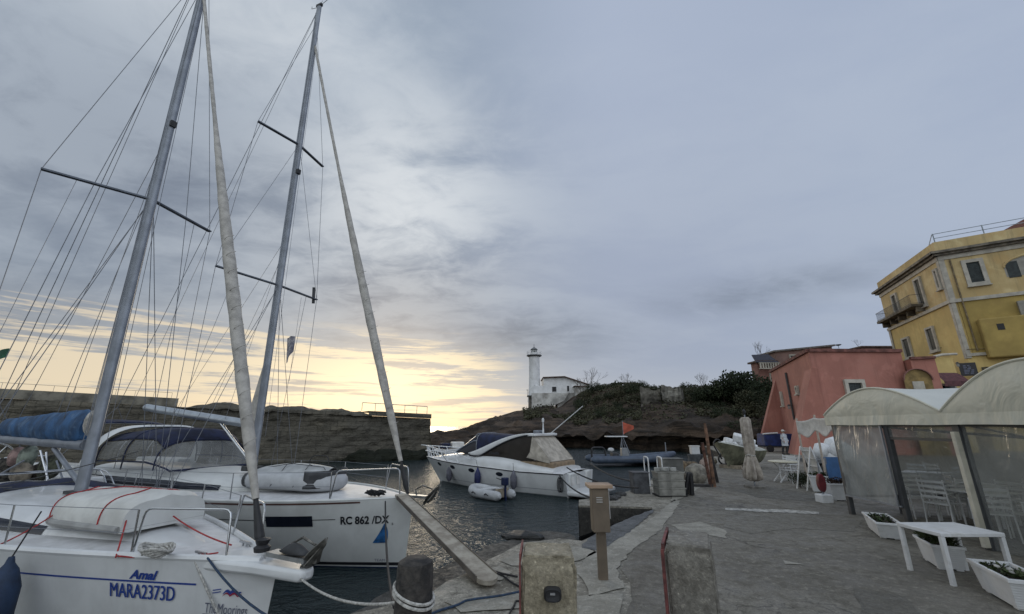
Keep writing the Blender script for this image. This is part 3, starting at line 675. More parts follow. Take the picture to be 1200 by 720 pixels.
# ruined walls in the scrub
stone_r = mat('ruin_stone', (.135, .125, .105), .95, .3, .8, bump=1., bscale=4, dirt=(.07, .065, .05), dscale=.8, damt=.7)
def ruin(px0, px1, ytop0, ytop1, yb, D, label, cat='wall', m=stone_r, teeth=False):
    a = at(px0, yb, D); c = at(px1, yb, D); t0 = at(px0, ytop0, D).z; t1 = at(px1, ytop1, D).z
    t = T('stone_wall', label, cat, (a.x, D, a.z)); L = c.x - a.x
    def fn(u, v):
        z = v * (t0 + (t1 - t0) * u - a.z) * (1 + .10 * mnoise.noise(Vector((u * L * 1.2, 1, D))) * (v > .95)); return (u * L, mnoise.fractal(Vector((u * L * .6, z * .8, D)), 1., 2., 4) * .35, z)
    MB().grid(fn, 30, 12).grid(lambda u, v: (u * L, 1.2 * v, (t0 + (t1 - t0) * u - a.z) - .05), 30, 1).build('face', m, t); return t
ruin(752, 776, 454, 457, 484, 67.5, 'tall grey ruined stone wall half hidden by shrubs')
ruin(777, 803, 452, 456, 480, 67, 'broken pale cliffside wall with vertical streaks', m=mat('ruin_pale', (.19, .18, .155), .95, .35, 1.4, streak=True, bump=1., bscale=3))
ruin(757, 800, 459, 459, 470, 69, 'long low wall behind the ruined cliff walls')
p = at(768, 480, 72)

# ================================================================ coloured buildings
redm = mat('red_plaster', (.37, .155, .118), .85, .07, .5, bump=.35, bscale=8, dirt=(.38, .18, .14), dscale=.5, damt=.5, runs=.42)
pinkm = mat('pink_plaster', (.245, .12, .10), .85, .12, .7, dirt=(.17, .085, .07), dscale=1., damt=.6)
trimw = mat('trim_white', (.44, .41, .35), .75, .1, 2, dirt=(.33, .30, .26), dscale=1.5, damt=.4)
shut = mat('dark_green_shutter', (.022, .032, .032), .6, .25, 4)
yelm = mat('yellow_plaster', (.58, .43, .17), .85, .08, .45, dirt=(.52, .36, .14), dscale=.7, damt=.5, runs=.3)
yel2 = mat('ochre_plaster', (.54, .42, .22), .88, .2, .4, col2=(.46, .34, .16), runs=.5, dirt=(.50, .33, .14), dscale=.5, damt=.7, bump=.3, bscale=5)
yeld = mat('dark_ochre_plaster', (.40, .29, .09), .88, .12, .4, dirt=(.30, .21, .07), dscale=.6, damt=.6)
def plane_uz(px, py, P0, P1):
    P0 = Vector(P0[:2]); P1 = Vector(P1[:2]); d = (P1 - P0).normalized(); nrm = Vector((-d.y, d.x)); x, f, u = ray(px, py)
    k = P0.dot(nrm) / (x * nrm.x + f * nrm.y); h = Vector((x * k, f * k)); return (h - P0).dot(d), CAM_H + u * k
class Facade:
    """a wall face from P0 to P1; out = side towards the camera; frame local to parent's matrix handled through world coords"""
    def __init__(s, P0, P1, parent):
        s.P0 = Vector((P0[0], P0[1], 0)); s.P1 = Vector((P1[0], P1[1], 0)); s.d = (s.P1 - s.P0).normalized(); s.n = Vector((s.d.y, -s.d.x, 0)); s.parent = parent
        if s.n.dot(-s.P0) < 0: s.n = -s.n
    def w(s, u, z, o=0.): return s.P0 + s.d * u + s.n * o + Vector((0, 0, z))
    def slab(s, mb, u0, u1, z0, z1, o0, o1):
        c = [(u0, z0), (u1, z0), (u1, z1), (u0, z1)]
        return mb.add([s.w(u, z, o0) for u, z in c] + [s.w(u, z, o1) for u, z in c], [(0, 1, 2, 3), (7, 6, 5, 4), (0, 4, 5, 1), (1, 5, 6, 2), (2, 6, 7, 3), (3, 7, 4, 0)])
    def uz(s, px, py): return plane_uz(px, py, s.P0, s.P1)
    def window(s, pxa, pya, pxb, pyb, fw=.18, name='window', pane=None, trim=None, sill=True, louvres=True):
        """(pxa,pya) top-left and (pxb,pyb) bottom-right pixel of the opening"""
        ua, za = s.uz(pxa, pya); ub, zb = s.uz(pxb, pyb); u0, u1 = sorted((ua, ub)); z0, z1 = sorted((za, zb)); s.win(u0, u1, z0, z1, fw, name, pane, trim, sill, louvres)
    def win(s, u0, u1, z0, z1, fw=.18, name='window', pane=None, trim=None, sill=True, louvres=True):
        m = MB(); s.slab(m, u0, u1, z0, z1, -.02, .015)
        if louvres:
            n = max(3, int((z1 - z0) / .16))
            for i in range(n):
                z = z0 + (i + .5) * (z1 - z0) / n; s.slab(m, u0 + .04, (u0 + u1) / 2 - .03, z - .04, z + .03, .015, .045); s.slab(m, (u0 + u1) / 2 + .03, u1 - .04, z - .04, z + .03, .015, .045)
        o = m.build(name, pane or shut, s.parent, world=True)
        f = MB(); s.slab(f, u0 - fw, u0, z0 - fw, z1 + fw, -.03, .17); s.slab(f, u1, u1 + fw, z0 - fw, z1 + fw, -.03, .17); s.slab(f, u0, u1, z1, z1 + fw, -.03, .168); s.slab(f, u0, u1, z0 - fw, z0, -.03, .168)
        f.build('frame', trim or trimw, o, world=True)
        if sill: k = MB(); s.slab(k, u0 - fw - .06, u1 + fw + .06, z0 - fw - .1, z0 - fw, -.02, .28); k.build('sill', trim or trimw, o, world=True)
        return o

# ---- red building with battered buttresses
ra = Vector((22.9, 32.0)); rbk = Vector((27.6, 44.8)); rr_ = Vector((30.2, 32.2))
rb = T('red_building', 'red plastered quay building with battered buttress corners and white framed windows', 'building', (26, 38, 0))
RH = 7.55
body = MB(); far = rr_ + (rbk - ra); body.prism([tuple(ra), tuple(rr_), tuple(far), tuple(rbk)], -.5, RH); body.build('wall', redm, rb, world=True)
par = MB()
def ledge(mb, pts, z0, z1, o):
    for a, c in zip(pts, pts[1:]): mb.bar((a[0], a[1], (z0 + z1) / 2), (c[0], c[1], (z0 + z1) / 2), o, z1 - z0)
ledge(par, [rbk, ra, rr_], RH - .02, RH + .22, .34); par.build('parapet', mat('red_plaster_worn', (.19, .08, .065), .9, .25, 2), rb, world=True)
# scarp on the near corner and along the left wall: a wedge leaning outwards toward its foot
dl = (rbk - ra).normalized(); nl = Vector((-dl.y, dl.x));
def wedge(P, Q, top, spread_l, spread_f=0., bot=-.5):
    """P, Q points on the left wall; foot pushed out by spread_l along the wall's outward normal"""
    m = MB(); out = nl if nl.dot(-ra) > 0 or nl.x < 0 else -nl
    P = Vector(P); Q = Vector(Q); fwd = -dl * spread_f
    v = [(*P, top), (*Q, top), (*(P + out * spread_l + fwd), bot), (*(Q + out * spread_l), bot), (*(P + dl * .05 - out * .3), bot), (*(Q - out * .3), bot), (*(P - out * .3), top), (*(Q - out * .3), top)]
    m.add(v, [(0, 1, 3, 2), (0, 2, 4, 6), (1, 7, 5, 3), (0, 6, 7, 1), (2, 3, 5, 4), (4, 5, 7, 6)]); return m
# front-face wedge seen from the quay: triangular piece from z 6.2 on the corner to 2.4 m left at the ground
wedge(ra - Vector((0, .02)), ra + dl * 1.9, 6.3, 2.3).build('corner_buttress', redm, rb, world=True)
wedge(ra + dl * 12.1, ra + dl * 13.1, 6.6, 2.6).build('far_buttress', redm, rb, world=True)
FL = Facade(ra, rbk, rb); FR = Facade(ra, rr_, rb)
FL.window(916, 461, 918.5, 474, .16, louvres=False); FL.window(934, 454.5, 936.5, 460, .14, louvres=False)
FR.window(992, 449, 1012, 467, .26)
u_, z_ = FL.uz(922, 437); dp = MB(); dp.tube([FL.w(u_, z_, .1), FL.w(u_ - .2, z_ - 4.2, .12)], .09, 7); dp.build('downpipe', darkm, rb, world=True)
def wall_lamp(loc, side, label):
    t = T('wall_lamp', label, 'lamp', loc); s = side
    MB().tube([(0, 0, 0), (.25 * s, -.15, .12), (.5 * s, -.3, .1)], .025, 6).build('bracket', darkm, t)
    MB().lathe([(.03, .22), (.16, .1), (.02, .08)], (.5 * s, -.3, -.08), 10).build('hood', darkm, t)
    MB().lathe([(.12, 0), (.09, -.26), (.03, -.3)], (.5 * s, -.3, 0), 8).build('lamp_glass', clear_mat('lamp_glass_' + name_safe(label), (.7, .7, .7), .4), t); return t
def name_safe(s_): return s_[:12].replace(' ', '_')
p = FL.w(*FL.uz(930, 476), .1); wall_lamp(p, -1, 'black lantern on a bracket over the red buttress')
# low connecting red volume with the archway, right of it
ab = T('arch_building', 'low red annex with a plastered arch below the yellow building', 'building', (34, 33, 0))
c0 = Vector((30.2, 31.6)); c1v = at(1098, 430, 31.2); c1 = Vector((c1v.x, 31.2)); AH = at(1075, 421, 31.5).z
bz = MB(); bz.prism([tuple(c0), tuple(c1), (c1.x + 2, 40), (c0.x + 2, 40)], -.5, AH); bz.build('wall', redm, ab, world=True)
FA = Facade(c0, c1, ab)
def arch_part(F, px0, px1, py_spring, py_top, depth, m, name, fill, parent):
    (u0, z0), (u1, _) = F.uz(px0, py_spring), F.uz(px1, py_spring); zt_ = F.uz((px0 + px1) / 2, py_top)[1]; n = 14; rng = MB()
    for i in range(n):
        a0, a1 = math.pi * i / n, math.pi * (i + 1) / n; uc = (u0 + u1) / 2; hw = (u1 - u0) / 2; h = zt_ - z0
        for k, (r0, r1) in enumerate([(1., 1.07)]):
            q4 = [(uc - hw * r0 * math.cos(a0), z0 + h * r0 * math.sin(a0)), (uc - hw * r0 * math.cos(a1), z0 + h * r0 * math.sin(a1)), (uc - hw * r1 * math.cos(a1), z0 + h * r1 * math.sin(a1)), (uc - hw * r1 * math.cos(a0), z0 + h * r1 * math.sin(a0))]
            rng.add([F.w(u, z, 0) for u, z in q4] + [F.w(u, z, depth) for u, z in q4], [(0, 1, 2, 3), (7, 6, 5, 4), (0, 4, 5, 1), (1, 5, 6, 2), (2, 6, 7, 3), (3, 7, 4, 0)])
    rng.build(name, m, parent, world=True)
    f = MB(); vs = [F.w((u0 + u1) / 2 - (u1 - u0) / 2 * math.cos(math.pi * i / n), z0 + (zt_ - z0) * math.sin(math.pi * i / n), .012) for i in range(n + 1)] + [F.w(u1, -.4, .012), F.w(u0, -.4, .012)]
    f.add(vs, [tuple(range(len(vs)))]); f.build('arch_recess', fill, parent, world=True)
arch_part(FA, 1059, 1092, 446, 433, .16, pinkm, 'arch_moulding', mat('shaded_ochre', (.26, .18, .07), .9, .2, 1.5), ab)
ledge(MB(), [c0, c1], 0, 1, .1)
cp = MB(); FA.slab(cp, 0, (c1 - c0).length, AH - .02, AH + .16, -.1, .18); cp.build('coping', mat('red_plaster_worn', None), ab, world=True)
p = FA.uz(1076, 452); k = MB(); FA.slab(k, p[0] - .35, p[0] + .35, p[1] - 1, p[1] + .3, .02, .1); k.build('shrine_panel', trimw, ab, world=True)

# ---- yellow palazzo
ya = Vector((41.6, 38.)); yb = Vector((46.3, 50.2)); yc = Vector((60, 25.5))
yb3 = T('yellow_building', 'tall yellow three storey palazzo with pale quoins, balcony and roof cornice', 'building', (52, 40, 0))
F1 = Facade(ya, yb, yb3); F2 = Facade(ya, yc, yb3); L1 = (yb - ya).length; L2 = (yc - ya).length
TOPZ = F1.uz(1095, 283)[1]; CZ = F1.uz(1100, 300)[1]; BELT = F1.uz(1103, 358)[1]; LOWB = F2.uz(1122, 417)[1]
m_ = MB(); far = yb + (yc - ya); m_.prism([tuple(ya), tuple(yc), tuple(far), tuple(yb)], BELT, TOPZ); m_.build('upper_wall', yel2, yb3, world=True)
i1 = ya + (yc - ya).normalized() * .02
l_ = MB(); l_.prism([tuple(ya + Vector((.03, .03))), tuple(yc + Vector((.9, .9))), tuple(far), tuple(yb + Vector((.03, 0)))], -.5, BELT - .001)
l_.build('lower_wall', yelm, yb3, world=True)
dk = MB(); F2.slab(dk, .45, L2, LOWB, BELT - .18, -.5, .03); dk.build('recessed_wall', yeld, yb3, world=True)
# bastion-like bulge
bu0, bz1 = F2.uz(1143, 376); bu1, bz0 = F2.uz(1199, 410)
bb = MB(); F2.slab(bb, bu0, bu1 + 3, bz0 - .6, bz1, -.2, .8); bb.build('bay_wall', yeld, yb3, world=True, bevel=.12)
F2w = MB(); u__, z__ = F2.uz(1169, 385); F2.slab(F2w, u__ - .22, u__ + .22, z__ - .28, z__ + .28, .7, .83); F2w.build('loophole', holem, yb3, world=True)
for (F, L) in ((F1, L1), (F2, L2)):
    tr = MB(); F.slab(tr, -.1, L, BELT - .2, BELT + .12, 0, .16); tr.build('belt_course', trimw, yb3, world=True)
    c = MB(); F.slab(c, -.35, L + (.35 if F is F1 else 0), CZ, CZ + .22, 0, .35); F.slab(c, -.55, L + (.5 if F is F1 else 0), CZ + .22, CZ + .45, 0, .62); c.build('cornice', mat('cornice_grey', (.20, .175, .14), .85, .25, 1.5), yb3, world=True)
    tb = MB(); F.slab(tb, 0, L, CZ - .42, CZ - .002, 0, .1); tb.build('frieze', trimw, yb3, world=True)
qn = MB(); F1.slab(qn, -.02, .34, BELT + .12, CZ - .42, 0, .07); F2.slab(qn, -.02, .38, BELT + .12, CZ - .42, 0, .07); qn.build('quoin', trimw, yb3, world=True)
qn = MB(); F1.slab(qn, -.02, .3, LOWB - .3, BELT - .2, 0, .07); F2.slab(qn, -.02, .28, LOWB - .3, BELT - .2, 0, .07); qn.build('quoin', trimw, yb3, world=True)
qn = MB(); F1.slab(qn, L1 - .45, L1, -.4, BELT - .2, 0, .07); qn.build('quoin', trimw, yb3, world=True)
lb = MB(); F2.slab(lb, 0, bu0 + 1.2, LOWB - .12, LOWB + .14, 0, .12); lb.build('belt_course', trimw, yb3, world=True)
F1.window(1096, 318.5, 1103.5, 336.5, .22)
F1.window(1072.5, 330, 1086, 356, .24, name='balcony_door'); F1.window(1046, 348, 1056.5, 370, .22, name='balcony_door')
F1.window(1058.5, 399, 1070, 417, .2); F1.window(1086.5, 387, 1100, 409, .2)
F2.window(1131, 309, 1154, 330, .3)
u0, z0 = F2.uz(1180, 325); zt2 = F2.uz(1190, 299)[1]
rec = MB(); n = 16; hw = 2.5; uc = u0 + hw
vs = [F2.w(uc - hw * math.cos(math.pi * i / n), z0 + .9 + (zt2 - z0 - .9) * math.sin(math.pi * i / n), .012) for i in range(n + 1)] + [F2.w(uc + hw, z0, .012), F2.w(uc - hw, z0, .012)]
rec.add(vs, [tuple(range(len(vs)))]); rec.build('loggia', mat('loggia_wall', (.30, .285, .25), .85, .15, .8), yb3, world=True)
rim = MB(); rim.tube(vs[:n + 1], .09, 6); rim.build('loggia_arch', yel2, yb3, world=True)
dl_ = MB(); ud, zd_ = F2.uz(1183, 326); F2.slab(dl_, ud, ud + .75, zd_, zd_ + 1.5, .02, .05); dl_.build('loggia_door', shut, yb3, world=True)
uu, zz = F2.uz(1190, 354); MBx = MB(); F2.slab(MBx, uu, uu + 3, zz - 3, zz, .1, .35); MBx.build('lower_loggia', mat('loggia_wall', None), yb3, world=True)
# balcony
ba0, bz_ = F1.uz(1083, 360); ba1, _ = F1.uz(1043, 381); ba0, ba1 = sorted((ba0, ba1)); zb = F1.uz(1074, 359)[1] - .1
bal = MB(); F1.slab(bal, ba0 - .3, ba1 + .2, zb - .25, zb, 0, 1.15); balo = bal.build('balcony', mat('balcony_stone', (.14, .12, .09), .9, .25, 2), yb3, world=True)
for i in range(5): u = ba0 + (ba1 - ba0) * i / 4; F1.slab(MB(), u - .12, u + .12, zb - .8, zb - .25, 0, .7).build('bracket', mat('balcony_stone', None), balo, world=True)
rlg = MB()
for k in (0.1, 1.0): rlg.tube([F1.w(ba0 - .25, zb + k, .05), F1.w(ba0 - .25, zb + k, 1.1), F1.w(ba1 + .15, zb + k, 1.1), F1.w(ba1 + .15, zb + k, .05)], .025, 5)
u = ba0 - .25
while u < ba1 + .15: rlg.tube([F1.w(u, zb, 1.1), F1.w(u, zb + 1.0, 1.1)], .016, 4); u += .14
rlg.build('balcony_railing', darkm, balo, world=True)
dpi = MB(); dpi.tube([F2.w(.75, CZ - .5, .12), F2.w(.75, LOWB + .3, .12)], .07, 6); dpi.tube([F2.w(.1, LOWB + .5, .15), F2.w(3, LOWB + .35, .12), F2.w(7, LOWB + .6, .15)], .03, 5); dpi.build('drainpipe', mat('pipe_ochre', (.20, .15, .08), .7, .2, 3), yb3, world=True)
# roof rail, parapet gable
rl = MB()
for F, L in ((F2, L2 * .62),):
    for k in (.45, .9): rl.tube([F.w(.2, TOPZ + k, -.2), F.w(L, TOPZ + k, -.2)], .035, 5)
    for i in range(5): rl.tube([F.w(.2 + (L - .2) * i / 4, TOPZ, -.2), F.w(.2 + (L - .2) * i / 4, TOPZ + .95, -.2)], .05, 5)
rl.tube([F1.w(.2, TOPZ + .9, -.2), F1.w(1.2, TOPZ + .05, -.2)], .035, 5); rl.build('roof_railing', mat('pale_blue_metal', (.30, .34, .38), .5, .1, 4), yb3, world=True)
up = MB(); up.prism([tuple(F2.w(6.1, 0, -2)[:2]), tuple(F2.w(20, 0, -2)[:2]), tuple(F2.w(20, 0, -9)[:2]), tuple(F2.w(6.5, 0, -9)[:2])], TOPZ - .5, TOPZ + .4); 
g0 = F2.w(4.6, TOPZ, -.6); g1 = F2.w(13, TOPZ + 4.2, -.6); g2_ = F2.w(21, TOPZ, -.6); up.add([g0, g1, g2_, g0 + Vector((4, 6, 0)), g1 + Vector((4, 6, 0)), g2_ + Vector((4, 6, 0))], [(0, 1, 2), (5, 4, 3), (0, 3, 4, 1), (1, 4, 5, 2), (2, 5, 3, 0)]); up.build('roof_gable', pinkm, yb3, world=True)
# awning, cable and signs on the lower right wall
u0, z0 = F2.uz(1125, 436); sg = T('menu_board', 'dark restaurant board with rows of pale lettering on the ochre wall', 'sign', F2.w(u0 + .8, z0 - .5, .1))
u1, z1 = F2.uz(1147, 441); zt_ = F2.uz(1125, 426)[1]; zb_ = F2.uz(1130, 441)[1]
s1 = MB(); F2.slab(s1, u0, u1, zb_, zt_, .05, .14); s1.build('board', mat('board_black', (.02, .02, .025), .5, .1, 3), sg, world=True)
lt = MB(); rx = random.Random(4)
for i in range(6):
    z = zt_ - .22 - i * (zt_ - zb_ - .35) / 6; u = u0 + .25
    while u < u1 - .35:
        l__ = rx.uniform(.12, .4); F2.slab(lt, u, min(u + l__, u1 - .2), z - .09, z, .14, .15); u += l__ + .1
lt.build('lettering', mat('board_text', (.12, .13, .19), .6, .1, 3), sg, world=True)
def wall_text(F, body, px, py, h, m, name, parent, o=.12, shear=0, bold=.01, sx=1.):
    u, z = F.uz(px, py); tx = text_mb(body, h / .7, shear, bold, sx); sgn = 1 if F.w(1, 0).x >= F.w(0, 0).x else -1
    tx.v = [F.w(u + p.x * sgn, z + p.y, o) for p in tx.v]; return tx.build(name, m, parent, world=True, recalc=False)
es = T('shop_sign', 'wide pale wall sign with dark capital letters beside the board', 'sign', F2.w(*F2.uz(1151, 436), .05))
ue, ze = F2.uz(1150, 445); s2 = MB(); F2.slab(s2, ue, ue + 6, ze - 1.6, ze + .05, .02, .06); s2.build('panel', mat('sign_pale', (.30, .29, .27), .8, .1, 3), es, world=True)
wall_text(F2, 'EMARE', 1151, 435.5, .36, mat('sign_letters', (.06, .05, .03), .7, .1, 4), 'lettering', es, .04, 0, .03, 1.25)
p = F2.w(*F2.uz(1124, 427), .15); wall_lamp(p, -1, 'dark lantern above the black board on the ochre wall')
p = F1.w(*F1.uz(1103, 408), .1); wall_lamp(p, 1, 'iron lantern on the bright yellow wall by the corner')
aw = T('awning', 'small dark red shop awning under the yellow building', 'awning', at(1104, 440, 33.5)); MB().grid(lambda u, v: (-.9 + 2.0 * u, -.9 * v, .2 - .75 * v ** 1.5), 6, 6).grid(lambda u, v: (-.9 + 2.0 * u, -.9, -.55 - .4 * v), 6, 1).build('cover', mat('awning_red', (.10, .035, .04), .8, .2, 5), aw)
MB().box((.1, .05, -1.3), (1.5, .2, 1.3)).build('shop_window', trimw, aw); MB().box((.2, -.08, -1.3), (.9, .06, .9)).build('pane', dark_glass, aw)
kb = T('corner_shop', 'low ochre shop front block with rounded wall beside the red annex', 'building', at(1109, 440, 34.5) * 1)
kb.location.z = 0; MW[kb.name] = Matrix.Translation(kb.location); zt3 = at(1110, 419, 34.5).z
MB().box((0, 1.2, zt3 / 2), (2.1, 2.2, zt3)).build('wall', yelm, kb, bevel=.05)
MB().tube([(-1.1, -.1, zt3 - .3), (-.7, -.14, zt3 + .05), (0, -.14, zt3 + .2), (1.2, -.14, zt3 + .26)], .10, 8).build('moulding', trimw, kb)

# ---- two distant pink houses behind
def house(label, px0, px1, pyt, D, depth, m, roof_m, name='pink_house', slope=.0, wins=()):
    a = at(px0, pyt, D); c = at(px1, pyt, D); t = T(name, label, 'house', ((a.x + c.x) / 2, D, 2)); L = c.x - a.x; H = a.z - 2; H2 = H + slope
    m_ = MB(); m_.add([(-L / 2, 0, 0), (L / 2, 0, 0), (L / 2, 0, H2), (-L / 2, 0, H), (-L / 2, depth, 0), (L / 2, depth, 0), (L / 2, depth, H2), (-L / 2, depth, H)], [(0, 1, 2, 3), (7, 6, 5, 4), (0, 4, 5, 1), (1, 5, 6, 2), (3, 2, 6, 7), (0, 3, 7, 4)]); m_.build('wall', m, t)
    r_ = MB(); r_.bar((-L / 2 - .3, depth / 2, H + .12), (L / 2 + .3, depth / 2, H2 + .12), depth + .7, .24); r_.build('roof', roof_m, t)
    for (u, z, ww, hh) in wins:
        o = MB().box((u, -.03, H + z), (ww, .1, hh)).build('window', shut, t); MB().box((u, -.02, H + z + hh / 2 + .12), (ww + .4, .16, .2)).box((u, -.02, H + z - hh / 2 - .1), (ww + .4, .2, .2)).box((u - ww / 2 - .1, -.021, H + z), (.2, .14, hh)).box((u + ww / 2 + .1, -.021, H + z), (.2, .14, hh)).build('frame', trimw, o)
    return t
h1 = house('dull pink house behind the red building with flat tiled roof line', 908, 976, 413, 62, 3, mat('dull_pink', (.22, .135, .115), .85, .12, .6), mat('roof_grey', (.16, .14, .13), .8, .2, 3), wins=[(-1.6, -1.0, 1.1, .9)], slope=.9)
h2 = house('low pink house with dark slate roof and pale balustrade', 887, 908, 425, 60, 1.6, pinkm, roofd, wins=[(.6, -2.2, .5, .9)])
rf = MB(); L = at(908, 424, 60).x - at(884, 424, 60).x; Hh = at(885, 424, 60).z - 2; rf.add([(-L / 2 - .3, -.6, Hh - .2), (L / 2, -.6, Hh - .2), (L / 2, 1.6, Hh + 1.3), (-L / 2 + .5, 1.6, Hh + 1.2)], [(0, 1, 2, 3)]); rf.build('pitched_roof', mat('slate_blue', (.03, .03, .045), .8, .2, 4), h2, solid=.12)
bl_ = MB(); [bl_.box((-L / 2 + .2 + i * .36, -.75, Hh - .7), (.16, .16, .7)) for i in range(9)]; bl_.box((0, -.75, Hh - .3), (L, .2, .1)).box((0, -.75, Hh - 1.1), (L, .3, .12)); bl_.build('balustrade', trimw, h2)
h3 = house('distant rust red roofline beyond the flat red roof', 1010, 1046, 407.5, 70, 6, mat('dull_rust', (.16, .09, .075), .85, .12, .6), roofd, wins=[(-.6, -.8, .6, .6)])
cl = T('satellite_dish', 'small grey satellite dish on the pink house roof', 'dish', at(983, 408, 61)); MB().lathe([(.02, .0), (.3, .08), (.42, .2)], (0, 0, .3), 12).build('dish', greym, cl); MB().tube([(0, 0, -.6), (0, 0, .35)], .03, 5).build('mast', greym, cl)
# ================================================================ boats
class Hull:
    """local frame: +x to the bow, y to port, z from the waterline; s = distance aft of the bow"""
    def __init__(h, L, hb, zmid, zbow, rake=.35, zb=-.45, kb=.75, km=.2, stern=.86, full=.42, kst=2.3): h.L, h.hb, h.zmid, h.zbow, h.rake, h.zb, h.kb, h.km, h.stern, h.full, h.kst = L, hb, zmid, zbow, rake, zb, kb, km, stern, full, kst
    def zd(h, s): t = s / h.L; return h.zmid + (h.zbow - h.zmid) * max(0, 1 - t / .75) ** 1.6
    def half(h, s):
        t = s / h.L; u = min(1, t / h.full); b = h.hb * (1 - (1 - u) ** h.kst)
        if t > h.full: b *= 1 - (1 - h.stern) * ((t - h.full) / (1 - h.full)) ** 1.7
        return b
    def pt(h, s, q, side, o=0.):
        t = s / h.L; k = h.km + (h.kb - h.km) * max(0, 1 - t / .5) ** 1.3; y = h.half(s) * (max(q, 0) ** k)
        zz = h.zb + (h.zd(s) - h.zb) * q; x = -s - h.rake * (1 - q) * max(0, 1 - t) ** 3
        return Vector((x, side * (y + o), zz))
    def ptz(h, s, z, side, o=0.): return h.pt(s, (z - h.zb) / (h.zd(s) - h.zb), side, o)
    def shell(h, ns=44, nq=14):
        m = MB()
        for side in (-1, 1): m.grid(lambda u, v: h.pt(h.L * u ** 1.5, v, side), ns, nq)
        m.grid(lambda u, v: h.pt(h.L, v, 2 * u - 1) * 1. if False else Vector((h.pt(h.L, v, 1).x, h.pt(h.L, v, 1).y * (2 * u - 1), h.pt(h.L, v, 1).z)), 8, nq)
        return m
    def deck(h, s0=0., s1=None, inset=0., dz=-.0, camber=.07, ns=36):
        s1 = s1 or h.L
        def fn(u, v):
            s = s0 + (s1 - s0) * u; b = max(0, h.half(s) - inset); y = b * (2 * v - 1); return (-s, y, h.zd(s) + dz + camber * (1 - (2 * v - 1) ** 2) * min(1, b))
        return MB().grid(fn, ns, 10)
    def stripe(h, s0, s1, z0f, z1f, o=.006, sides=(-1, 1)):
        m = MB()
        for side in sides: m.grid(lambda u, v: h.ptz(s0 + (s1 - s0) * u, z0f(s0 + (s1 - s0) * u) * (1 - v) + z1f(s0 + (s1 - s0) * u) * v, side, o), 40, 2)
        return m
    def text(h, body, s_left, z, size, m, name, parent, side=-1, shear=0., bold=0., sx=1., o=.012, fat=0.):
        """starboard side (-1): reading left to right runs towards the bow, so s falls as x grows"""
        tx = text_mb(body, size / .7, shear, bold, sx)
        if fat:
            v0, f0 = list(tx.v), list(tx.f)
            for k in (1, 2): tx.add([p + Vector((fat * k, 0, .0004 * k)) for p in v0], f0)
        tx.v = [h.ptz(max(.02, s_left - p.x), z + p.y, side, o + p.z * 3) for p in tx.v]
        return tx.build(name, m, parent, recalc=False)
def loft(fn, ns, na, caps=True):
    m = MB(); m.tube_rings([[Vector(fn(i / ns, j / na)) for j in range(na + 1)] for i in range(ns + 1)], caps=False, closed=False); return m
def sub(parent_mat): return parent_mat
def tubeset(lst, r, n=6):
    m = MB(); [m.tube(p, r, n) for p in lst]; return m
def rounded(pts, k=.18, n=3):
    """soften the corners of a polyline"""
    P = [Vector(p) for p in pts]; out = [P[0]]
    for a, b, c in zip(P, P[1:], P[2:]):
        d1 = (a - b); d2 = (c - b); r1 = min(k, d1.length / 2); r2 = min(k, d2.length / 2); s = b + d1.normalized() * r1; e = b + d2.normalized() * r2
        for i in range(n + 1): t = i / n; out.append(s * (1 - t) ** 2 + b * 2 * t * (1 - t) + e * t * t)
    out.append(P[-1]); return out

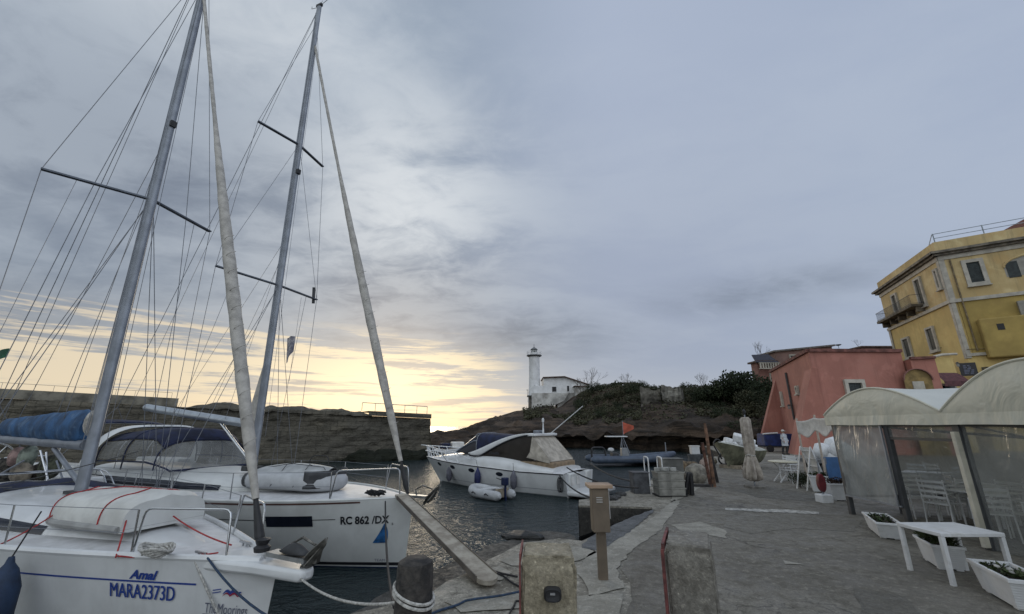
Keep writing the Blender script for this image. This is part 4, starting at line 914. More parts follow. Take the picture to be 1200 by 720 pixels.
def sail_rig(root, hull, mast_s, mast_z0, mast_top, stay_top, stay_s, stay_z, rake, spreaders, mast_w, sail_r, chain_s, back_s, side_wires=True, furl_white=sailc):
    """mast with its spreaders and wires; heights are local (from the waterline); rake = aft shift per metre of height"""
    def M(z, y=0., dx=0.): return Vector((-mast_s - rake * (z - mast_z0) + dx, y, z))
    mo = MB(); pr = []
    for i in range(9):
        z = mast_z0 + (mast_top - mast_z0) * i / 8; k = 1 - .22 * max(0, (i - 5) / 3); c = M(z); pr.append([c + Vector((mast_w[0] / 2 * k * math.cos(a), mast_w[1] / 2 * k * math.sin(a), 0)) for a in [2 * math.pi * j / 16 for j in range(16)]])
    mo.tube_rings(pr); mast = mo.build('mast', alu, root, smooth=True)
    MB().box(M(mast_z0 + .06), (mast_w[0] + .16, mast_w[1] + .16, .12)).build('mast_collar', dgry, mast)
    md = MB(); md.box(M(mast_z0 + (mast_top - mast_z0) * .56) + Vector((.13, 0, 0)), (.12, .12, .16)); md.build('steaming_light', blackr, mast)
    tb = MB().tube([M(mast_z0 + .5, .01, -mast_w[0] / 2 - .015), M(mast_top - .2, .01, -mast_w[0] / 2 - .015)], .014, 5); tb.build('sail_track', wire, mast)
    for (z, w, sw) in spreaders:
        for sd_ in (-1, 1): b = MB(); b.bar(M(z, sd_ * .03), M(z + .06, sd_ * w, -sw), .10, .035); b.build('spreader', alu_d, mast)
    for sd_ in (-1, 1):
        tips = [M(z + .06, sd_ * w, -sw) for z, w, sw in spreaders]; ch = hull.ptz(chain_s, hull.zd(chain_s), sd_, -.12)
        wr = MB(); r = .0075
        wr.tube([ch] + tips + [M(min(mast_top, stay_top + .9), 0)], r, 5)                    # cap shroud
        wr.tube([ch + Vector((.05, 0, 0)), M(spreaders[0][0] - .1, sd_ * .05)], r, 5)       # lower
        wr.tube([ch + Vector((-.65, 0, 0)), M(spreaders[0][0] - .15, sd_ * .05)], r, 5)
        if len(spreaders) > 1: wr.tube([tips[0], M(spreaders[1][0] - .1, sd_ * .05)], r * .8, 5)
        else: wr.tube([ch, tips[0].lerp(M(spreaders[0][0]), .45), M(stay_top - .1, sd_ * .05)], r, 5)
        wr.build('shroud', wire, root)
        hl = MB(); hl.tube([hull.ptz(chain_s + .9, hull.zd(chain_s), sd_, -.2) + Vector((0, 0, .3)), tips[0].lerp(M(spreaders[0][0]), .3)], .006, 4); hl.tube([M(mast_z0 + 1.1, sd_ * .12), M(mast_top - .8, sd_ * .07)], .006, 4)
        hl.tube([M(mast_z0 + .9, sd_ * .18, .1), M(stay_top - .2, sd_ * .05, .1)], .006, 4)
        hl.build('halyard', wire, root)
        bs = MB().tube([hull.ptz(back_s, hull.zd(back_s), sd_, -.15), M(mast_z0 + 2.3, 0, -(back_s - mast_s) * .82).lerp(Vector((-back_s, 0, 3.2)), .6), M(mast_top, 0)], .009, 5); bs.build('backstay', wire, root)
    # lazy lines from boom end
    ll = MB(); [ll.tube([M(mast_z0 + 1.3 + .05 * k, (-1) ** k * .12, -k * 1.25), M(spreaders[0][0] + .8 + k * .2, (-1) ** k * .06)], .006, 4) for k in (1, 2, 3)]; ll.tube([Vector((-back_s + .9, 0, hull.zd(back_s) + 1.2)), M(mast_top - .05)], .007, 4); ll.build('lazy_jack', wire, root)
    a = Vector((-stay_s, 0, stay_z)); b = M(stay_top); m = MB(); N = 46; pts = []; rs = []
    for i in range(N + 1):
        k = i / N; p = a.lerp(b, .045 + .945 * k); sag = .07 * math.sin(math.pi * k) * (b - a).length * .06
        pts.append(p - Vector((sag, 0, 0))); prof = (.55 + .9 * math.sin(math.pi * min(1, k * 1.6 + .06)) ** .8 * (1 - k) ** .45) if k < .98 else .3
        if k < .04: prof *= .75
        rs.append(sail_r * max(.42, prof) * (1 + .06 * math.sin(i * 2.4)))
    m.tube(pts, rs, 12); g = m.build('furled_genoa', furl_white, root, smooth=True)
    f = MB(); f.tube([a, a.lerp(b, .012), a.lerp(b, .02), a.lerp(b, .045)], [.03, .06, .055, .03], 10).tube([a + Vector((0, 0, .05)), a], .03, 6); f.build('furling_drum', blackr, g)
    w = MB().tube([a.lerp(b, .985), b], .012, 5); w.build('forestay', wire, root)
    tie = MB()
    for i in range(0, 11): k = .05 + i * .028; p = a.lerp(b, .045 + .945 * k); tie.tube([p + Vector((math.cos(t_) * sail_r * 1.22, math.sin(t_) * sail_r * 1.22, (t_ - 3) * .05)) for t_ in [j * 6.28 / 10 for j in range(11)]], .006, 4)
    tie.build('lashing', sailc, g)
    tp = MB(); tp.tube([M(mast_top), M(mast_top + .45, .1)], .008, 4).tube([M(mast_top), M(mast_top + .1, 0, -.4), M(mast_top + .22, 0, -.4)], .01, 4).box(M(mast_top + .08), (.25, .1, .1)).tube([M(mast_top + .05), M(mast_top + .2, 0, .45)], .01, 4); tp.build('wind_instrument', blackr, mast)
    return M, mast
def pulpit(root, hull, sa, sb, hgt=.62):
    m = []
    for sd_ in (-1, 1):
        p0 = hull.ptz(sb, hull.zd(sb), sd_, -.08); p1 = hull.ptz(sa, hull.zd(sa), sd_, -.04)
        m.append(rounded([p0, p0 + Vector((.12, 0, hgt)), p1 + Vector((-.05, 0, hgt)), p1], .1))
    return tubeset(m, .0145, 8).build('pulpit', steel, root, smooth=True)
def lifelines(root, hull, ss, hgt=.58, sides=(-1, 1)):
    for sd_ in sides:
        prev = None; w = MB()
        for s in ss:
            b = hull.ptz(s, hull.zd(s), sd_, -.07); t = b + Vector((0, sd_ * .02, hgt)); MB().tube([b, t], .0125, 7).build('stanchion', steel, root)
            if prev:
                for k in (.5, 1.): w.tube([prev[0].lerp(prev[1], k), b.lerp(t, k)], .0045, 4)
            prev = (b, t)
        w.build('lifeline', wire, root)
def superell(ang, n):
    c, s = math.cos(ang), math.sin(ang); return (abs(c) ** (2 / n)) * (1 if c >= 0 else -1), (abs(s) ** (2 / n)) * (1 if s >= 0 else -1)
class Roof:
    def __init__(r, hull, s0, s1, wf, hf, n=3.2, z0=.0): r.h, r.s0, r.s1, r.wf, r.hf, r.n, r.z0 = hull, s0, s1, wf, hf, n, z0
    def pt(r, u, a, o=0.):
        s = r.s0 + (r.s1 - r.s0) * u; w = r.wf(u); hh = r.hf(u); c, sn = superell(a, r.n); return Vector((-s, (w + o) * c, r.h.zd(s) + r.z0 + (hh + o) * max(sn, 0)))
    def mesh(r, ns=30, na=28): 
        m = MB().grid(lambda u, v: r.pt(u, math.pi * v), ns, na); e = [r.pt(1, math.pi * j / na) for j in range(na + 1)]; m.add(e, [tuple(range(len(e)))]); return m
    def patch(r, u0, u1, a0, a1, o=.012, nu=16, nv=5, taper=0.):
        return MB().grid(lambda u, v: r.pt(u0 + (u1 - u0) * u, a0 + (a1 - a0) * (v * (1 - taper * u) + 0.5 * taper * u), o), nu, nv)

def fender(name, loc, r, l, m, label, group='fenders hanging from the boats', rope_to=None):
    t = T(name, label, 'fender', loc, 0, group)
    MB().lathe([(.03, l + .1), (.05, l + .02), (r * .62, l - .06), (r, l - .28 * l), (r, .22 * l), (r * .7, .05), (.05, -.02)], n=18).build('body', m, t, smooth=True)
    if rope_to is not None: MB().tube([(0, 0, l + .08), Vector(rope_to) - Vector(loc)], .01, 5).build('rope', bkrope, t)
    return t

# ---------------------------------------------------------------- sailing yacht A (nearest)
HA = math.atan2(-.454, .891)
A = T('sailing_yacht', 'nearest white sailing yacht with upturned tender on deck, registration MARA2373D on its bow', 'sailing yacht', (-2.90, 5.86, WZ), HA, 'sailing yachts moored bow to the quay')
ha = Hull(12.6, 1.80, 1.20, 1.26, rake=.22, kb=.62, km=.17, full=.60, kst=1.65)
ha.shell().build('hull', white, A, smooth=True)
ha.stripe(0.05, 12.4, lambda s: -.45, lambda s: .03).build('antifouling', navy_paint, A)
ha.stripe(1.0, 12.4, lambda s: ha.zd(s) - .272, lambda s: ha.zd(s) - .250).build('hull_stripe', letter_blue, A)
# rounded bow platform that carries the anchor
bp = MB(); bp.prism([(-1.0, -.36), (-.2, -.20), (.50, -.12), (.56, -.07), (.56, .07), (.50, .12), (-.2, .20), (-1.0, .36)], 1.15, 1.285); bp.build('bow_platform', white, A, bevel=.05, smooth=True)
ha.deck(0.02, 12.55, .0, 0).build('deck', deckw, A, smooth=True)
gun = MB()
for sd_ in (-1, 1): gun.tube([ha.ptz(.25 + 12.2 * i / 50, ha.zd(.25 + 12.2 * i / 50) + .03, sd_, -.04) for i in range(51)], .045, 8)
gun.build('toe_rail', white, A, smooth=True)
RA = Roof(ha, 1.3, 9.2, lambda u: .06 + 1.10 * min(1, (u * 1.55) ** .95) - .05 * u, lambda u: .01 + .40 * min(1, u * 1.7) ** 1.1 + .12 * u, 2.4)
RA.mesh(40, 30).build('coachroof', white, A, smooth=True)
for side in (0, 1):
    a0, a1 = (.10, .42) if side == 0 else (math.pi - .10, math.pi - .42)
    RA.patch(.42, .95, a0, a1, .012).build('cabin_window', dark_glass, A, smooth=True)
MB().box(RA.pt(.30, math.pi / 2) + Vector((0, 0, .03)), (.55, .55, .06)).build('hatch', dark_glass, A, bevel=.02)
MA, mastA = sail_rig(A, ha, 5.85, 1.62, 16.6, 14.6, .36, 1.36, .042, [(7.95, 1.62, .70)], (.31, .18), .074, 6.6, 12.3)
# boom with blue sail cover and bare underside
def boom(root, p0, p1, r, m, name='boom'): return MB().tube([p0, p1], r, 12).build(name, m, root, smooth=True)
b0_, b1_ = MA(2.55, 0, -.25), MA(2.62, 0, -5.2)
bm_ = boom(A, b0_, b1_, .10, alu)
cv = MB(); N = 26
for_r = []
for i in range(N + 1):
    k = i / N; c = b0_.lerp(b1_, .03 + k * .95) + Vector((0, 0, .06 + .30 * (1 - .35 * k))); hh = .34 * (1 - .4 * k) * (1 + .10 * mnoise.noise(Vector((k * 9, 1, 1)))); ww = .17 * (1 - .2 * k) * (1 + .22 * mnoise.noise(Vector((k * 11, 5, 1))))
    if i in (0, N): hh *= .8; ww *= .7
    for_r.append([c + Vector((0, ww * math.cos(a) * (1 - .35 * max(0, math.sin(a))), hh * math.sin(a))) for a in [2 * math.pi * j / 18 for j in range(18)]])
cv.tube_rings(for_r); cvo = cv.build('sail_cover', bluecv, bm_, smooth=True)
mk = MB(); rk = random.Random(8)
for i in range(14):
    k = .2 + .045 * i + rk.uniform(-.01, .01); c = b0_.lerp(b1_, k) + Vector((0, -.185, .30 + rk.uniform(-.09, .06))); mk.box(c, (.12 * rk.uniform(.5, 1.2), .012, .08 * rk.uniform(.5, 1.3)), rot=Euler((0, rk.uniform(-.5, .5), 0)))
pass
MB().ball(b0_ + Vector((.12, -.03, .42)), .17, 10, 7, (.8, .8, 1.5)).build('bunched_sail', mat('sailcloth', (.42, .40, .36), .85, .2, 9, bump=.8, bscale=10), bm_, smooth=True)
boom(A, MA(1.85, 0, -.1), MA(2.45, 0, -1.7), .045, alu, 'boom_vang')
# folded navy spray hood with its hoops, and cockpit gear
sh_ = MB().grid(lambda u, v: (-7.3 - 1.5 * u, 1.25 * (2 * v - 1), 1.56 + .22 * math.sin(math.pi * u) * (1 - (2 * v - 1) ** 4) + .02 * math.sin(v * 20)), 10, 20); sh_.build('spray_hood', navy, A, smooth=True, solid=.03)
tubeset([rounded([(-7.8 - .4 * i, -1.25, 1.6), (-8.2 - .3 * i, -1.2, 1.95), (-8.2 - .3 * i, 1.2, 1.95), (-7.8 - .4 * i, 1.25, 1.6)], .3) for i in range(2)], .015).build('hood_frame', steel, A)
ck = MB().box((-10.4, 0, 1.15), (2.8, 2.1, .35)); ck.build('cockpit_floor', deckw, A)
for sd_ in (-1, 1): MB().box((-10.5, sd_ * 1.25, 1.45), (3.2, .5, .5)).build('cockpit_bench', white, A, bevel=.05)
whl = MB()
for i in range(24): a, b = i * math.pi / 12, (i + 1) * math.pi / 12; whl.tube([(-11.2, .45 * math.cos(a), 2.05 + .45 * math.sin(a)), (-11.2, .45 * math.cos(b), 2.05 + .45 * math.sin(b))], .018, 5, caps=False)
for i in range(6): a = i * math.pi / 3; whl.tube([(-11.2, 0, 2.05), (-11.2, .45 * math.cos(a), 2.05 + .45 * math.sin(a))], .01, 4)
whl.build('wheel', steel, A); MB().box((-11.05, 0, 1.7), (.25, .3, .9)).build('binnacle', white, A, bevel=.04)
tubeset([rounded([(-12.2, s_ * 1.45, 1.25), (-12.4, s_ * 1.4, 2.1), (-12.4, s_ * .5, 2.1), (-12.4, s_ * .5, 1.2)], .12) for s_ in (-1, 1)], .0145).build('pushpit', steel, A)
pulpit(A, ha, .70, 2.05, .60)
lifelines(A, ha, [2.05, 4.2, 6.1, 8.0, 10.0, 11.8])
# anchor and roller
def anchor(root, tip, sc=1., rz=0.):
    m = MB(); M_ = Matrix.Translation(tip) @ Matrix.Rotation(rz, 4, 'Z') @ Matrix.Scale(sc, 4)
    m.bar((-.75, 0, .10), (.05, 0, .05), .035, .06); m.add([(.25, 0, .42), (-.05, .19, .0), (-.18, 0, -.12), (-.05, -.19, .0), (.18, 0, .30), (-.02, 0, -.0)], [(0, 1, 5), (0, 5, 3), (1, 2, 5), (5, 2, 3)])
    m.grid(lambda u, v: (.30 - .62 * u, (.02 + .17 * math.sin(math.pi * min(1, u * 1.1) * .9)) * (2 * v - 1), .42 - .62 * u + .10 * abs(2 * v - 1)), 8, 6)
    m.tube([(-.65, 0, .12), (-.72, 0, .3), (-.4, 0, .45), (0.0, .0, .35)], .015, 6)
    m.v = [M_ @ p for p in m.v]; return m.build('anchor', mat('anchor_galv', (.16, .155, .14), .55, .25, 9, metal=.5, bump=.3), root, solid=.015)
anchor(A, Vector((.60, .02, 1.33)), .58)
MB().box((.20, 0, 1.37), (.7, .16, .05)).build('bow_roller', mat('roller_alu', (.35, .36, .36), .4, .1, 5, metal=.7), A)
MB().grid(lambda u, v: (.05 + .45 * u, .10 * (2 * v - 1) * math.sin(math.pi * (.15 + .7 * u)), 1.42 + .10 * math.sin(math.pi * u) * (1 - (2 * v - 1) ** 2)), 8, 6).build('anchor_cover', dgry, A, smooth=True, solid=.02)
MB().lathe([(.09, 0), (.10, .05), (.06, .08), (.09, .14), (.03, .16)], (-.35, .0, 1.36), 14).build('windlass', blackr, A)
for sd_ in (-1, 1): cl_ = MB(); c = ha.ptz(1.15, ha.zd(1.15), sd_, -.14); cl_.bar(c + Vector((-.12, 0, .07)), c + Vector((.12, 0, .07)), .025).tube([c + Vector((-.04, 0, 0)), c + Vector((-.04, 0, .06))], .015, 5).tube([c + Vector((.04, 0, 0)), c + Vector((.04, 0, .06))], .015, 5); cl_.build('cleat', steel, A)
# lettering on the near bow
ha.text('Amal', 1.93, 1.015, .105, letter_blue, 'boat_name', A, -1, .35, .006, 1.15)
ha.text('MARA2373D', 2.24, .780, .172, letter_blue, 'registration', A, -1, 0, .0, .72, fat=.006)
ha.text('TheMoorings', .84, .68, .115, letter_grey, 'company_lettering', A, -1, 0, .0, .66)
ha.text('PREFERRED PARTNER', .86, .625, .035, letter_grey, 'company_lettering', A, -1, 0, .001, .95)
ha.stripe(.22, .86, lambda s: .663, lambda s: .669, .012, (-1,)).build('underline', letter_grey, A)
lg = MB(); 
for k, (s0, z0) in enumerate([(.76, .93), (.76, .90)]): lg.grid(lambda u, v: ha.ptz(s0 - .11 * u, z0 + .012 * v + .02 * u, -1, .012), 4, 1)
lg.build('logo_dash', letter_blue, A)
def wave(s0, s1, z, amp, th): return MB().grid(lambda u, v: ha.ptz(s0 + (s1 - s0) * u, z + amp * abs(math.sin(u * math.pi * 2.5)) + th * v * (.4 + math.sin(math.pi * u)), -1, .013), 30, 1)
wave(.62, .38, .895, .03, .03).build('logo_wave', letter_blue, A); wave(.62, .37, .875, .03, .016).build('logo_wave', mat('logo_red', (.28, .02, .04), .5), A)

def tender_white(loc, rz):
    t = T('upturned_tender', 'white upturned tender lashed with red rope on the foredeck of the nearest yacht', 'dinghy', loc, rz)
    def fn(u, v):
        x = -1.35 + 2.7 * u; a = math.pi * v; w = .74 * (1 - max(0, (u - .55) / .45) ** 2.4) ** .7 * (1 - .12 * (1 - u)) if u < .999 else .05
        c, s_ = superell(a, 3.6); h = .52 * (1 - .10 * u) * (1 if u > .05 else .86)
        keel = .05 * max(0, 1 - abs(c) * 5); return (x, w * c, (h + keel) * s_ * (1 - .35 * max(0, (u - .7) / .3) ** 2))
    MB().grid(fn, 30, 26).build('hull', mat('tender_cover', (.56, .56, .53), .6, .08, 2, dirt=(.40, .39, .36), damt=.4, bump=.25, bscale=3), t, smooth=True)
    rim = MB(); 
    for sd_ in (0, 1): rim.tube([Vector(fn(.02 + .96 * i / 24, sd_)) + Vector((0, 0, .05)) for i in range(25)], .055, 8)
    rim.tube([Vector(fn(.02, 0)) + Vector((0, 0, .05)), Vector(fn(.02, 1)) + Vector((0, 0, .05))], .055, 8); rim.build('rubbing_strake', mat('tender_rim', (.30, .30, .29), .6, .1, 3), t, smooth=True)
    tr = MB(); e = [Vector(fn(0, j / 26)) for j in range(27)]; tr.add(e, [tuple(range(27))]); tr.build('transom', white2, t)
    for k, u in enumerate((.22, .80)): MB().tube([Vector(fn(u, j / 20)) * 1.015 for j in range(21)], .011, 6).build('lashing', redrope, t)
    MB().tube([Vector(fn(.22, .5)) * 1.03, Vector(fn(.5, .5)) * 1.03, Vector(fn(.80, .45)) * 1.03], .009, 5).build('lashing', redrope, t)
    return t
inv = lambda root, v: MW[root.name] @ Vector(v)
tw_ = tender_white(inv(A, (-4.0, -.10, ha.zd(3.7) + .20)), HA + R(186)); tw_.scale = (.90, .90, .90)
# red tie-downs to the deck, dark sheet lines
for i, (a, b, m) in enumerate([((-4.5, -.66, 1.62), (-4.3, -1.35, 1.25), redrope), ((-2.75, -.50, 1.60), (-2.1, -.80, 1.27), redrope), ((-2.1, -.78, 1.28), (-.9, -.22, 1.33), redrope), ((-2.75, .1, 1.55), (-1.0, .0, 1.36), redrope)]):
    tag(rebase(MB().tube(rope_pts(inv(A, a), inv(A, b), .04, 8), .010, 6).build('red_rope', m), inv(A, b)), ['red rope tying the white tender down to the side deck by the fender', 'red rope running down from the tender edge to the pulpit foot', 'red rope from the pulpit foot towards the anchor windlass', 'red rope stretched from the tender bow along the foredeck centre'][i], 'rope', 'red lashings on the nearest yacht')
for i, (a, b, r) in enumerate([((-9.0, -1.2, 1.5), (-3.6, -.2, 2.5), .008), ((-8.6, -.8, 1.85), (-5.9, -.9, 1.9), .008), ((-9.5, -1.4, 1.4), (-5.2, -1.25, 1.75), .01), ((-6.2, .2, 1.9), (-9.2, -1.3, 1.6), .01)]):
    o = MB().tube(rope_pts(a, b, .05, 8), r, 5).build('sheet_line', dgry, A)
coil = MB(); rk = random.Random(2)
for k in range(5): coil.tube([Vector((-1.55 + (.20 + .02 * k) * math.cos(t_), -.62 + (.11 + .01 * k) * math.sin(t_), 1.34 + .018 * k + .02 * math.sin(3 * t_ + k))) for t_ in [j * 6.4 / 18 for j in range(19)]], .016, 6)
coil.v = [MW[A.name] @ p for p in coil.v]; tag(rebase(coil.build('rope_coil', whrope), inv(A, (-1.55, -.62, 1.33))), 'white mooring rope coiled on the bow of the nearest yacht', 'rope')
fl = inv(A, (-3.45, -1.37, .20)); fender('fender', fl, .17, .95, mat('navy_fender', (.012, .03, .07), .7, .2, 4, bump=.2), 'large dark blue cloth covered fender on the side of the nearest yacht', rope_to=inv(A, (-3.6, -1.16, 1.75)))

# ---------------------------------------------------------------- sailing yacht B
HB = math.atan2(-.385, .923)
B = T('sailing_yacht', 'second white sailing yacht with navy spray hood and RC 862/DX lettering on its bow', 'sailing yacht', (-2.18, 10.05, WZ), HB, 'sailing yachts moored bow to the quay')
hbm = Hull(13.2, 1.86, 1.28, 1.38, rake=.16, kb=.58, km=.16, full=.40)
hbm.shell().build('hull', white2, B, smooth=True)
hbm.stripe(0.05, 13.0, lambda s: -.45, lambda s: .02).build('antifouling', navy_paint, B)
hbm.stripe(0.1, 13.0, lambda s: .05, lambda s: .11).build('boot_stripe', letter_black, B)
hbm.stripe(1.35, 13.0, lambda s: hbm.zd(s) - .375, lambda s: hbm.zd(s) - .36).build('hull_stripe', letter_black, B)
hbm.deck(0.02, 13.1).build('deck', deckw, B, smooth=True)
gun = MB()
for sd_ in (-1, 1): gun.tube([hbm.ptz(.1 + 12.9 * i / 50, hbm.zd(.1 + 12.9 * i / 50) + .02, sd_, -.03) for i in range(51)], .03, 8)
gun.build('toe_rail', white2, B, smooth=True)
hbm.stripe(.9, 13.0, lambda s: hbm.zd(s) - .055, lambda s: hbm.zd(s) - .02, .008).build('gunwale_strip', mat('brown_strip', (.10, .05, .04), .5, .15, 3), B)
for s0 in (1.78, 5.2, 8.4):
  for side_ in (-1, 1): hbm.stripe(s0, s0 + .95, lambda s: hbm.zd(s) - .50, lambda s: hbm.zd(s) - .285, .01, (side_,)).build('hull_window', dark_glass, B)
RB = Roof(hbm, 2.6, 10.8, lambda u: .10 + 1.14 * min(1, (u * 2.3) ** .8), lambda u: .02 + .44 * min(1, u * 2.1) ** .9 + .10 * u, 3.0)
RB.mesh(40, 30).build('coachroof', white2, B, smooth=True)
for side in (0, 1):
    a0, a1 = (.10, .40) if side == 0 else (math.pi - .10, math.pi - .40)
    RB.patch(.30, .98, a0, a1, .012).build('cabin_window', dark_glass, B, smooth=True)
MBm, mastB = sail_rig(B, hbm, 5.25, 1.75, 18.3, 16.6, .16, 1.45, .022, [(7.05, 1.72, .3), (12.1, 1.30, .3)], (.27, .16), .082, 5.7, 12.9)
b0_, b1_ = MBm(2.95, 0, -.2), MBm(3.5, 0, -5.4)
boom(B, b0_, b1_, .115, mat('boom_alu', (.42, .46, .50), .35, .08, 3, metal=.6)); boom(B, MBm(1.95, 0, -.1), MBm(3.0, 0, -1.6), .04, steel, 'boom_vang')
# stack-pack sail triangle at the mast foot (white cloth visible beside the mast)
MB().add([MBm(2.9, 0, .0), MBm(4.9, .02, -.1), MBm(2.95, 0.02, -.55)], [(0, 1, 2)]).build('sail_head', sailc, B, solid=.04)
# spray hood: navy roof, clear panes, white arch
def hood(u, v, o=0., x0=-6.75, x1=-9.9):
    a = math.pi * v; c, s_ = superell(a, 3.4); k = min(1, (u / .30) ** .7) if u > 0 else 0
    return Vector((x0 + (x1 - x0) * u, (1.34 + o) * c * (.86 + .14 * min(1, u * 2)), 1.78 + (.95 * k + .12 * math.sin(math.pi * u) + o) * s_))
MB().grid(lambda u, v: hood(.18 + .82 * u, .20 + .60 * v), 16, 20).build('spray_hood', navy, B, smooth=True, solid=.02)
vin = clear_mat('vinyl_window', (.68, .69, .70), .26, .12)
for (u0, u1, v0, v1) in [(.0, .18, .05, .95), (.2, .56, .03, .19), (.6, .98, .03, .19), (.2, .56, .81, .97), (.6, .98, .81, .97)]:
    MB().grid(lambda u, v: hood(u0 + (u1 - u0) * u, v0 + (v1 - v0) * v, -.01), 8, 10).build('vinyl_pane', vin, B, smooth=True)
hf = MB()
for u_ in (.19, .58, .99): hf.tube([hood(u_, i / 24, .012) for i in range(25)], .018, 7)
hf.tube([hood(i / 20, .02, .01) for i in range(21)], .022, 6).tube([hood(i / 20, .98, .01) for i in range(21)], .022, 6).tube([hood(.0 + .18 * (1 - abs(2 * i / 20 - 1)) * 0, i / 20, .01) for i in range(21)], .03, 6); hf.build('hood_binding', navy, B)
hp = tubeset([[hood(.75, i / 20, -.05) + Vector((.1, 0, 0)) for i in range(21)], [hood(.35, i / 20, -.05) for i in range(21)]], .014); hp.build('hood_frame', steel, B)
def arch(v, o): 
    a = math.pi * v; c, s_ = superell(a, 3.8); return Vector((-10.45 + .75 * max(0, s_), 1.50 * c, 1.30 + 1.60 * max(0, s_)))
rg = []
for i in range(33):
    p = arch(i / 32, 0); w_ = .21; rg.append([p + Vector((-w_, 0, 0)), p + Vector((-w_ * .7, 0, .05)), p + Vector((w_ * .7, 0, .05)), p + Vector((w_, 0, 0)), p + Vector((0, 0, -.04))])
MB().tube_rings(rg).build('cockpit_arch', white, B, smooth=True)
rg2 = [[hood(k, .985) + Vector((0, .02, -.02 + .06)), hood(k, .985) + Vector((0, .02, .06)), hood(k, .985) + Vector((0, -.02, .06))] for k in (0, .5, 1)]
for sd_ in (-1, 1): MB().box((-11.6, sd_ * 1.35, 1.6), (2.4, .5, .5)).build('cockpit_bench', white2, B, bevel=.05)
MB().box((-11.9, 0, 1.2), (2.2, 2.2, .3)).build('cockpit_floor', deckw, B)
MB().grid(lambda u, v: (-11.6 - 1.4 * u, 1.2 * (2 * v - 1), 3.02 + .1 * math.sin(math.pi * u) - .08 * (2 * v - 1) ** 2), 8, 8).build('bimini', navy, B, smooth=True, solid=.02)
tubeset([rounded([(-12.2, -1.3, 1.4), (-12.2, -1.2, 3.0), (-12.2, 1.2, 3.0), (-12.2, 1.3, 1.4)], .3)], .015).build('bimini_frame', steel, B)
pulpit(B, hbm, .25, 1.5, .62)
lifelines(B, hbm, [1.5, 3.6, 5.5, 7.4, 9.3, 11.2, 12.8])
hbm.text('RC 862', 1.26, .895, .15, letter_black, 'registration', B, -1, 0, .007, .80); hbm.text('/DX', .68, .895, .15, letter_black, 'registration', B, -1, 0, .005, .80)
hbm.text('s', .33, .85, .07, letter_black, 'registration', B, -1, 0, .0, 1.); hbm.text('TEAM', .62, .13, .05, letter_grey, 'model_lettering', B, -1, 0, 0, 1.2)
def sailp(u, v):
    z = .50 + .38 * u; s0 = .62 - .16 * u + .0; wd = .26 * (1 - u) ** .75 + .01; return hbm.ptz(s0 - wd * .35 + wd * (.5 - v) * 1.0 - .02 * math.sin(u * 3), z, -1, .012)
MB().grid(sailp, 14, 4).build('sail_logo', mat('logo_blue', (.02, .12, .32), .5, .3, 6), B)
anchor(B, Vector((.45, .05, 1.36)), .62)
MB().box((.05, 0, 1.42), (.6, .16, .05)).build('bow_roller', mat('roller_alu', None), B)
bb_ = MB()
for k in range(9): t0 = rk.uniform(0, 6); bb_.tube([Vector((-.75 + rk.uniform(-.12, .12) + .13 * math.cos(t_ + t0), -.35 + .1 * math.sin(t_ * 1.3), 1.46 + rk.uniform(0, .05) + .04 * math.sin(t_ * 2))) for t_ in [j * 5 / 9 for j in range(10)]], .018, 5)
bb_.v = [MW[B.name] @ p for p in bb_.v]; tag(rebase(bb_.build('rope_heap', bkrope), inv(B, (-.75, -.35, 1.4))), 'black mooring rope heaped at the bow rail of the second yacht', 'rope')
fg = MB(); ft = MBm(5.75, .95, -.15); fg.grid(lambda u, v: ft + Vector((-.42 * u * (1 - .3 * v), -.05 * math.sin(u * 5), -.1 - .5 * v - .35 * u * v + .02 * math.sin(v * 9 + u * 4))), 10, 8).tube([ft + Vector((.0, 0, -1.5)), ft + Vector((0, 0, 1.2))], .006, 4)
fg.build('courtesy_flag', mat('flag_cloth', (.36, .34, .34), .8, .5, 3.5, col2=(.10, .10, .14)), B)
MB().tube([MBm(7.5, 1.55, -.3), MBm(6.95, 1.6, -.3)], .05, 8).build('radar_reflector', dgry, B)

def dinghy_inflatable(name, loc, rz, L, W, r, tubem, endm, label, upside=False):
    t = T(name, label, 'dinghy', loc, rz); sgn = -1 if upside else 1; cz = r if not upside else r
    path = [Vector((-L / 2, -W / 2, cz)), Vector((L * .12, -W / 2, cz))]; n = 12
    for i in range(1, n): a = -math.pi / 2 + math.pi * i / n; path.append(Vector((L * .12 + (L * .38 - r) * math.cos(a), W / 2 * math.sin(a), cz + (.10 * math.cos(a) * (1 if not upside else -.3)))))
    path += [Vector((L * .12, W / 2, cz)), Vector((-L / 2, W / 2, cz))]
    MB().tube(path, r, 14).build('tube', tubem, t, smooth=True)
    for sd_ in (-1, 1): MB().tube([(-L / 2 + .02, sd_ * W / 2, cz), (-L / 2 - .12, sd_ * W / 2, cz), (-L / 2 - .24, sd_ * W / 2, cz)], [r * 1.01, r * .9, r * .35], 14).build('tube_end', endm, t, smooth=True)
    return t, path
dB, path = dinghy_inflatable('inflatable_dinghy', inv(B, (-3.15, -.15, hbm.zd(3) + .12)), HB + R(4), 2.3, 1.0, .19, hyp, dgry, 'grey inflatable dinghy lying upside down on the foredeck of the second yacht', True)
MB().grid(lambda u, v: (-1.2 + 2.05 * u, .52 * (2 * v - 1) * (1 - max(0, u - .6) ** 2 * 3.2), .36 + .20 * (1 - abs(2 * v - 1) ** 1.6) * math.sin(math.pi * (.18 + .62 * u))), 14, 12).build('bottom', mat('dinghy_bottom', (.38, .39, .39), .55, .1, 3), dB, smooth=True)
MB().grid(lambda u, v: (.62 + .45 * math.cos(math.pi * (v - .5)) - .05, .62 * math.sin(math.pi * (v - .5)), .06 + .38 * u), 4, 12).build('bow_patch', dgry, dB, smooth=True, solid=.02)
ls = MB()
